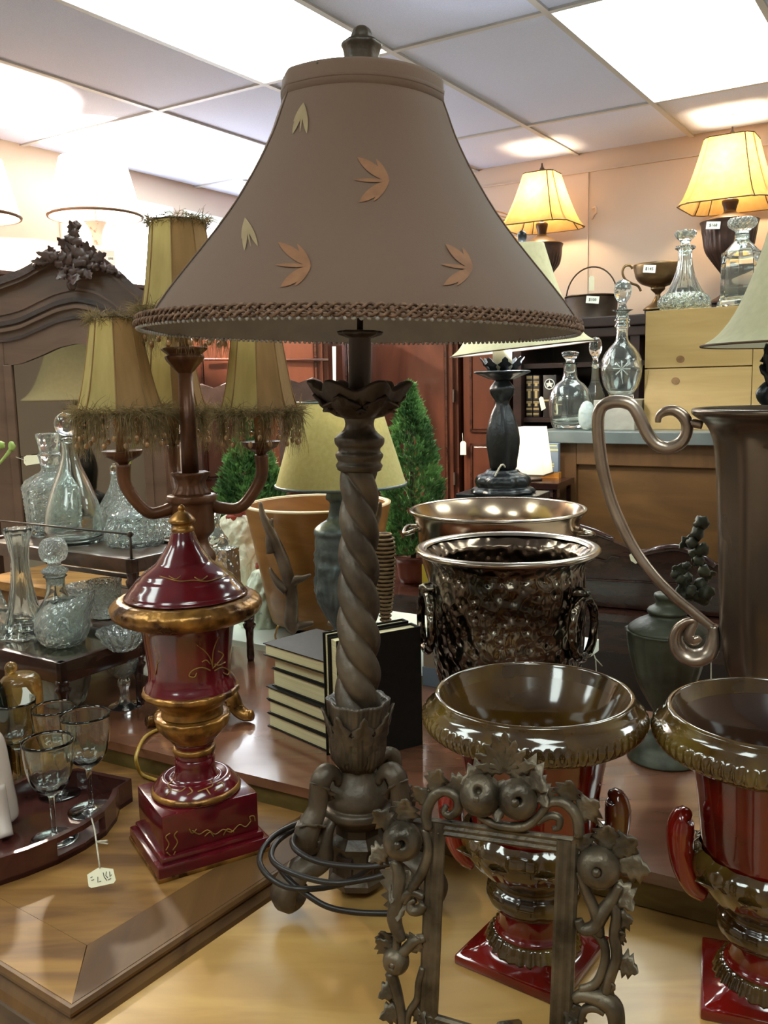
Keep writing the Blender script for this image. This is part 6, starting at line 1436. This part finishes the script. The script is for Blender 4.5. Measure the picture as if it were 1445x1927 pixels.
# round cooking pot with bail
P = topP(1112, .22); AX = Ax(0, 0, P=P)
t = thing('iron_pot', P, 'dark round iron pot with a hoop handle on the bookcase', 'pot'); s1 = AX.s(580)
obj('pot_body', lathe(fine([(0, 0), (44*s1, 0), (46*s1, .01), (49*s1, AX.h(562)), (50*s1, AX.h(559)), (47*s1, AX.h(559)), (44*s1, .03), (0, .028)], 2), 64, c=P), M['iron'], t)
obj('bail_handle', tube([P+Vector((EU.x*50*s1*math.cos(a), EU.y*50*s1*math.cos(a), AX.h(562)+58*s1*math.sin(a))) for a in [PI*k/20 for k in range(21)]], .004, 8, smooth=1), M['iron'], t)
sp = Plane(P+Vector((math.sin(TH), -math.cos(TH), 0))*(50*s1+.006), TH)
sticker(sp.at(1115, 564), t, .034, .018, '$100', rot=.12)
tagc = P+Vector((0, 0, AX.h(562)+58*s1)); dn = Plane(tagc, 0)
tgo = obj('price_tag', prism([dn.loc(-.014, -.12), dn.loc(.014, -.12), dn.loc(.014, -.055), dn.loc(.008, -.045), dn.loc(-.008, -.045), dn.loc(-.014, -.055)], dn.n*.001), M['paper'], t, smooth=False)
obj('tag_string', tube([tagc, dn.loc(0, -.05)], .0012, 5, smooth=1), M['string'], t)
# two-handled comport
P = onbox(1239, .20); P = topP(1236, .16); AX = Ax(0, 0, P=P); s1 = AX.s(520)
t = thing('footed_bowl', P, 'brass and copper footed bowl with looped handles beside the pine box', 'bowl')
bmh = AX.h(579)
L = [(r*s1, max(0, AX.h(y))) for r, y in ((0, 584), (25, 584), (24, 579), (12, 570), (6, 560), (5, 553), (13, 545), (14, 540), (30, 534), (40, 524), (44, 510), (46, 499), (43, 499), (36, 522), (0, 532))]
obj('bowl', lathe(fine(L, 3), 60, c=P), M['brass_old'], t)
if bmh > .02: obj('riser', box(P, (-.05, .05), (-.05, .05), (0, max(.005, AX.h(584))), yaw=TH), dbm, t, smooth=False)
ph_ = Plane(P, 0)
for sg in (1, -1):
    f = (lambda x: x) if sg == 1 else (lambda x: 2*1236-x)
    obj('loop_handle', tube([ph_.at(f(x), y) for x, y in ((1190, 506), (1186, 500), (1176, 501), (1171, 512), (1176, 525), (1188, 533), (1200, 538), (1206, 548))], .006, 8, smooth=5), M['brass_old'], t)
spp = Plane(P+Vector((math.sin(TH), -math.cos(TH), 0))*(46*s1+.004), TH)
sticker(spp.at(1222, 506), t, .030, .018, '$145', rot=.12)
# ribbed straw wing peeking out behind the left lit lamp
pw_ = Plane(topP(935, .30), -.3)
t = thing('straw_fan', Vector((pw_.P.x, pw_.P.y, zk)), 'tan ribbed straw fan rising behind the big lampshade', 'fan')
obj('fan_blade', prism([pw_.at(x, y) for x, y in ((880, 470), (880, 380), (900, 385), (925, 395), (948, 418), (940, 432), (960, 440), (990, 456), (975, 458), (930, 455))], pw_.n*-.03, bev=.004), M['straw'], t, smooth=False)
bm = bmesh.new()
for k in range(9): tube([pw_.at(890+k*2, 455-k*8, .003), pw_.at(920+k*5, 445-k*5, .004), pw_.at(945+k*2, 440-k*3, .003)], .004, 5, bm=bm, smooth=3)
tube([pw_.at(880, 470), Vector((pw_.at(880, 470).x, pw_.at(880, 470).y, zk))], .01, 8, bm=bm, smooth=1)
obj('fan_rib', bm, M['straw'], t)
# hooks on the wall
wp = Plane(RM(0, V1), TH)
for x, y in ((1119, 398), ):
    obj('wall_hook', tube([wp.at(1116, 392, .01), wp.at(1121, 390, .03), wp.at(1122, 400, .03), wp.at(1118, 404, .02), wp.at(1114, 412, .01)], .006, 6), M['wall'], P=wp.at(x, y), label='small wall hook between the two lit lamps', cat='hook')

# ================= red-brown armoires in the middle distance =================
def cabinet(P, L, Dp, H, label, doors, yaw=TH, m=None, md=None, panels=2, name='armoire'):
    m = m or M['cherry']; md = md or M['cherry_dk']
    t = thing(name, P, label, 'armoire', 'red-brown armoires')
    obj('carcass', box(P, (0, L), (.02, Dp), (.06, H-.06), yaw=yaw), m, t, smooth=False)
    obj('cornice', box(P, (-.006, L+.006), (-.02, Dp), (H-.06, H), yaw=yaw, bev=.01), md, t, smooth=False)
    obj('plinth', box(P, (-.01, L+.01), (.0, Dp), (0, .07), yaw=yaw, bev=.006), md, t, smooth=False)
    w_ = (L-.04)/doors
    for k in range(doors):
        a0_ = .02+k*w_+.004; a1_ = .02+(k+1)*w_-.004
        d_ = obj('door', box(P, (a0_, a1_), (0, .022), (.09, H-.08), yaw=yaw, bev=.003), m, t, smooth=False)
        hh = (H-.17)/panels
        for q in range(panels):
            z0 = .09+q*hh+.06; z1 = .09+(q+1)*hh-.03
            obj('door_panel', box(P, (a0_+.045, a1_-.045), (-.010, .004), (z0, z1), yaw=yaw, bev=.008), m, d_, smooth=False)
            bm = bmesh.new()
            for aa, bb, zc0, zc1 in ((a0_+.03, a0_+.043, z0-.014, z1+.014), (a1_-.043, a1_-.03, z0-.014, z1+.014), (a0_+.03, a1_-.03, z0-.014, z0-.001), (a0_+.03, a1_-.03, z1+.001, z1+.014)): box(P, (aa, bb), (-.012, .002), (zc0, zc1), bm=bm, yaw=yaw)
            obj('panel_molding', bm, md, d_, smooth=False)
        bm = bmesh.new()
        for q in range(3): box(P, (a1_+.0, a1_+.010), (-.006, .01), (H*(.25+.25*q), H*(.25+.25*q)+.07), bm=bm, yaw=yaw)
        obj('hinge', bm, M['bronze_dk'], d_, smooth=False)
    return t
c1 = wallpt(636, .50); c2 = wallpt(858, .50)
H1 = Ax(0, 0, P=c1).h(612)
A1 = cabinet(c1, (Vector((c2.x, c2.y, 0))-c1).length, .42, H1, 'polished reddish armoire behind the tall conifer, plain glossy door', 1, yaw=TH, panels=1)
c3 = wallpt(868, .50); c4 = wallpt(955, .50)
A2 = cabinet(c3, (c4-c3).length, .42, zk-.004, 'reddish panelled armoire with a tag on its hinge, left of the dark bookcase', 1, yaw=TH, panels=3)
tp = Plane(c3, TH)
to = obj('price_tag', prism([tp.at(x, y, .03) for x, y in ((866, 856), (866, 834), (869, 830), (874, 830), (877, 834), (877, 856))], tp.n*.001), M['paper'], A2, smooth=False)
obj('tag_string', tube([tp.at(871, 832, .031), tp.at(870, 815, .02)], .0016, 5, smooth=1), M['string'], A2)
c5 = W(372, 900, D=5.0); c5.z = 0; c6 = W(622, 900, D=4.86); c6.z = 0
A3 = cabinet(c5, (c6-c5).length, .36, Ax(0, 0, P=c5).h(600), 'red-brown armoire seen between the fringed shades', 2, yaw=math.atan2(c6.y-c5.y, c6.x-c5.x), panels=2)
obj('cap_rail', tube([W(385, 676, D=4.95), W(500, 677, D=4.90), W(618, 677, D=4.83)], .008, 8, smooth=1), M['cherry'], A3)
# dark scrolled chair crests in front
for n_, (xx, yy, lab_) in enumerate(((570, 720, 'dark scalloped chair crest left of the pale yellow shade'), (408, 730, 'dark scalloped chair crest between the fringed shades'))):
    pc = Plane(W(xx, yy, D=4.5), 0); 
    t = thing('carved_chair', Vector((pc.P.x, pc.P.y, 0)), lab_, 'chair', 'carved dark chairs')
    w_ = 45
    o_ = [(xx-w_, yy+40), (xx-w_, yy+8), (xx-w_+14, yy-8), (xx-20, yy-4), (xx-8, yy+2), (xx+4, yy-4), (xx+18, yy-10), (xx+w_-12, yy-4), (xx+w_, yy+14), (xx+w_, yy+40)]
    obj('crest_rail', prism([pc.at(x, y) for x, y in o_], (0, .04, 0), bev=.004), M['armoire_dk'], t, smooth=False)
    zz_ = pc.at(xx, yy+40).z
    for x in (xx-w_+5, xx+w_-5):
        q = pc.at(x, yy+40); obj('back_post', box(Vector((q.x, q.y, 0)), (-.02, .02), (0, .04), (0, zz_+.02)), M['armoire_dk'], t, smooth=False)
    obj('seat', box(Vector((pc.P.x, pc.P.y, 0)), (-.18, .18), (-.40, .02), (.42, .47), bev=.01), M['armoire_dk'], t, smooth=False)
    for x in (-.15, .15): obj('leg', box(Vector((pc.P.x, pc.P.y, 0)), (x-.02, x+.02), (-.38, -.34), (0, .42)), M['armoire_dk'], t, smooth=False)

# ================= carved armoire with mirror, left =================
AD = 3.55; pa = Plane(W(140, 700, D=AD), .06)
base = Vector((pa.P.x, pa.P.y, 0))
t = thing('mirror_armoire', base, 'brown arched armoire with carved crest and mirrored door, at the left', 'armoire')
aT = M['armoire']
top_out = [(-22, 560), (-22, 530), (0, 520), (40, 506), (70, 488), (100, 474), (140, 466), (180, 474), (215, 500), (240, 524), (262, 544), (286, 556), (300, 562), (300, 580)]
arch_in = [(18, 684), (40, 680), (80, 664), (110, 650), (145, 642), (180, 650), (210, 664), (245, 680), (268, 684)]
zbot = .02
def pz(x, py_, off=0.0): return pa.at(x, py_, off)
bm = bmesh.new()
# arched head board, built as strips between crown line and arch line
def interp(L, x):
    for (x0, y0), (x1, y1) in zip(L, L[1:]):
        if x0 <= x <= x1: return y0+(y1-y0)*(x-x0)/max(1e-6, x1-x0)
    return L[0][1] if x < L[0][0] else L[-1][1]
topL = [(-22, 530)]+top_out[2:-1]
def band(name, fa_, fb_, off, th, m, x0=-22, x1=300, n=60, par=None):
    bm = bmesh.new(); rows = []
    for k in range(n+1):
        x = x0+(x1-x0)*k/n; rows.append([bm.verts.new(pa.at(x, fa_(x), off)), bm.verts.new(pa.at(x, fb_(x), off)), bm.verts.new(pa.at(x, fb_(x), off-th)), bm.verts.new(pa.at(x, fa_(x), off-th))])
    for A, B in zip(rows, rows[1:]):
        for q in range(4): bm.faces.new((A[q], A[(q+1) % 4], B[(q+1) % 4], B[q]))
    bm.faces.new(rows[0]); bm.faces.new(rows[-1][::-1])
    return obj(name, bm, m, par or t, smooth=25)
cr_ = lambda x: interp(topL, x); ai_ = lambda x: interp(arch_in, x)
import builtins
sm = lambda f, w_=14: (lambda x: (f(x-w_)+2*f(x)+f(x+w_))/4)
cr_s, ai_s = sm(cr_, 10), sm(ai_, 8)
mixf = lambda k: (lambda x: cr_s(x)*(1-k)+(ai_s(x))*k)
band('crown_molding', lambda x: cr_s(x), lambda x: cr_s(x)+15, .055, .10, M['armoire_dk'])
band('crown_bead', lambda x: cr_s(x)+15, lambda x: cr_s(x)+24, .040, .08, aT)
band('head_board', lambda x: cr_s(x)+20, lambda x: ai_s(x)+2, .0, .03, aT)
for k, (f, wd_, of) in enumerate(((.42, 5, .010), (.52, 9, .016), (.60, 7, .022), (.72, 6, .012))):
    band('arch_molding', (lambda f_: (lambda x: mixf(f_)(x)))(f), (lambda f_, w__: (lambda x: mixf(f_)(x)+w__))(f, wd_), of, .02, M['armoire_dk'] if k % 2 else aT)
band('door_arch_bead', lambda x: ai_s(x)-4, lambda x: ai_s(x)+4, .012, .02, aT, x0=16, x1=270)
# body below: stiles, mirror, base
zl_ = pa.at(140, 690).z
X = lambda px: (pa.at(px, 700)-pa.P).dot(pa.w)
def abox(x0, x1, y0, y1, z0, z1, name, m, bev=.004, par=None): return obj(name, box(base, (X(x0), X(x1)), (y0, y1), (z0, z1), yaw=.06, bev=bev), m, par or t, smooth=False)
abox(-22, 10, -.004, .04, .0, zl_+.10, 'stile', aT); abox(276, 302, -.004, .04, 0, zl_+.10, 'stile', aT)
abox(-18, 300, .06, .38, .02, zl_+.12, 'carcass', aT, bev=.0)
abox(8, 24, -.012, .03, .12, zl_+.012, 'door_stile', aT); abox(262, 278, -.012, .03, .12, zl_+.012, 'door_stile', aT)
abox(8, 278, -.012, .03, .10, .20, 'door_rail', aT); abox(-22, 302, -.02, .05, 0, .10, 'plinth', aT)
mir = bmesh.new(); row = [pa.at(16+ (268-16)*k/24, ai_s(16+(268-16)*k/24), -.004) for k in range(25)]
lo_ = [Vector((p.x, p.y, .19)) for p in (row[-1], row[0])]
f = mir.faces.new([mir.verts.new(p) for p in row+lo_])
obj('mirror_pane', mir, M['mirror'], t, smooth=False)
# carved crest
bm = bmesh.new(); s_ = scale_at(pa.P); rnd = random.Random(11)
for x, y, r in ((143, 424, 8), (139, 438, 9), (133, 452, 10), (145, 456, 11), (138, 470, 13), (126, 470, 9), (150, 474, 13), (118, 484, 10), (132, 488, 14), (148, 492, 15), (160, 488, 12), (100, 482, 9), (90, 486, 8), (170, 478, 8), (112, 496, 9), (140, 508, 12), (136, 522, 10), (134, 536, 9), (180, 500, 9), (195, 502, 8), (210, 508, 8), (80, 490, 6), (150, 512, 9), (170, 500, 9), (122, 505, 9), (66, 500, 5), (222, 516, 6)):
    ball(pa.at(x, y, .07), r*s_, bm, n=6, rough=.8, sq=(1, .7, 1))
for x, y, a, L, w_ in ((140, 450, 95, 36, 16), (130, 470, 130, 30, 16), (155, 480, 60, 30, 16), (115, 488, 165, 46, 18), (165, 490, 15, 44, 18), (95, 490, 185, 36, 14), (190, 500, 340, 40, 14), (138, 500, 270, 40, 22), (125, 505, 230, 30, 16), (155, 505, 310, 30, 16), (100, 480, 110, 20, 12), (172, 480, 70, 20, 12)):
    leaf(pa.at(x, y, .075), pa.w*math.cos(math.radians(a))+pa.v*math.sin(math.radians(a)), pa.n, L*s_, w_*s_, bm, curl=.5, lobes=3, th=.006)
obj('carved_crest', bm, M['armoire_dk'], t)
tgl = [(45, 860), (50, 857), (73, 856), (75, 872), (49, 876), (45, 871)]
obj('price_tag', prism([pa.at(x, y, .03) for x, y in tgl], pa.n*.001), M['paper'], t, smooth=False)
obj('tag_string', tube([pa.at(49, 867, .031), pa.at(30, 860, .02)], .0014, 5, smooth=1), M['string'], t)
# porcelain lamps in the glare
zc0 = W(200, 535, D=4.55).z
wc0 = WL.P-EV*1.0; wc0.z = 0
t = thing('wall_cabinet', wc0+EU*.2, 'tall brown cabinet in the glare behind the carved armoire, carrying two lamps', 'cabinet')
obj('cabinet_body', box(wc0, (0, 1.35), (-.55, -.01), (0, zc0-.02), yaw=TH+PI/2, bev=.005), M['armoire'], t, smooth=False)
obj('cabinet_top', box(wc0, (-.02, 1.37), (-.57, -.005), (zc0-.02, zc0), yaw=TH+PI/2, bev=.004), M['armoire_dk'], t, smooth=False)
def porcelain_lamp(px, D, label, y0=0):
    P = W(px, 530, D=D); P.z = zc0; AX = Ax(0, 0, P=P); t = thing('porcelain_lamp', P, label, 'lamp', 'porcelain lamps in the glare'); s1 = AX.s(450)
    obj('square_jar', lathe([(0, 0), (33*s1, 0), (33*s1, AX.h(475)), (30*s1, AX.h(469)), (14*s1, AX.h(463)), (0, AX.h(463))], 4, c=P, a0=PI/4+.3, rf=lambda a, i, r, z: r*1.25), M['porc_w'], t, smooth=False)
    obj('trumpet_neck', lathe(fine([(0, AX.h(465)), (8*s1, AX.h(465)), (9*s1, AX.h(450)), (12*s1, AX.h(435)), (20*s1, AX.h(420)), (21*s1, AX.h(418)), (0, AX.h(418))], 2), 24, c=P), M['porc_w'], t)
    obj('harp', lathe([(0, AX.h(418)), (.004, AX.h(418)), (.004, AX.h(340)), (0, AX.h(340))], 8, c=P), M['bronze_dk'], t)
    rb = 85*s1; obj('lamp_shade', lathe([(rb, AX.h(408)), (rb*.70, AX.h(300))], 48, c=P), M['shade_w'], t)
    obj('shade_rim', tube([P+Vector((math.cos(a)*rb, math.sin(a)*rb, AX.h(408))) for a in [2*PI*k/48 for k in range(48)]], .008, 5, smooth=1, closed=True), M['shade_trim'], t)
    bulb(P+Vector((0, 0, AX.h(370))), 800, (1, .86, .66), t, r=.035, m='bulb_w')
    return t, P, AX
_, P, AX = porcelain_lamp(188, 4.55, 'white floral porcelain lamp glowing behind the carved crest')
t_ = _
sticker(W(208, 487, D=P.y-.125), t_, .022, .013, '$98', yaw=.3, rot=0)
porcelain_lamp(-42, 3.95, 'glowing lamp whose shade rim shows at the far upper left edge')
# green sprig at the far left
P = W(-30, 1000, D=2.35); P.z = zu+0*1
t = thing('green_sprig', W(4, 940, D=2.5), 'pale green budding sprig at the left edge in front of the armoire', 'plant')
q = lambda x, y: W(x, y, D=2.5)
obj('stem', tube([q(-40, 900), q(-10, 880), (q(5, 865)), q(15, 853), q(20, 845)], [.004, .004, .004, .005, .006], 7), M['fern'], t)
obj('stem', tube([q(-40, 900), q(-60, 1000), q(-80, 1200)], [.004, .005, .005], 7), M['fern'], t)
bm = bmesh.new(); ball(q(0, 838), .012, bm, n=6, rough=.5); ball(q(22, 840), .011, bm, n=6, sq=(.8, .8, 1.3), rough=.5)
obj('bud', bm, M['fern'], t)
# low brown table glimpsed through the step table
p = W(30, 1100, D=2.9); p.z = 0
t = thing('coffee_table', Vector((p.x, p.y, 0)), 'brown wooden side table glimpsed through the step table', 'table')
obj('tabletop', box(Vector((p.x, p.y, 0)), (-.2, .5), (0, .45), (EYE-.62-.03, EYE-.62), yaw=TH, bev=.003), M['oak'], t, smooth=False)
obj('table_apron', box(Vector((p.x, p.y, 0)), (-.17, .47), (.02, .43), (EYE-.62-.14, EYE-.62-.03), yaw=TH), M['oak_dk'], t, smooth=False)
for a, b in ((-.16, .04), (.41, .04), (-.16, .37), (.41, .37)): obj('leg', box(Vector((p.x, p.y, 0)), (a, a+.05), (b, b+.05), (0, EYE-.62-.14), yaw=TH), M['oak_dk'], t, smooth=False)

# a cream lamp to the left of the frame that the armoire mirror shows
V_ = W(150, 752, D=5.35); Q_ = V_-pa.n*(2*(V_-pa.P).dot(pa.n)); 
qt_ = Vector((Q_.x, Q_.y, 0))
t = thing('console_table', qt_, 'small console table left of the frame under the lamp reflected in the armoire mirror', 'table')
obj('tabletop', box(qt_, (-.25, .25), (-.2, .2), (.76, .79), bev=.004), M['mahog_top'], t, smooth=False)
for x in (-.22, .19):
    for y in (-.17, .14): obj('leg', box(qt_, (x, x+.03), (y, y+.03), (0, .76)), M['mahog'], t, smooth=False)
qz = qt_.copy(); qz.z = .791; kz = (Q_.z-.791)/.44
ornate_lamp(qz, kz, 'black ornate lamp with a cream bell shade, seen only in the armoire mirror')

bulb(PL+Vector((.062, 0, .50*k_)), 26, (.86, .92, 1), la, r=.022)
obj('gap_light_strip', prism([W(x, y, D=4.80) for x, y in ((625, 652), (632, 652), (632, 744), (627, 744))], (0, .01, 0)), M['white_lam'], A3, smooth=False)  # white strip stands in for the bright light in the gap between armoires
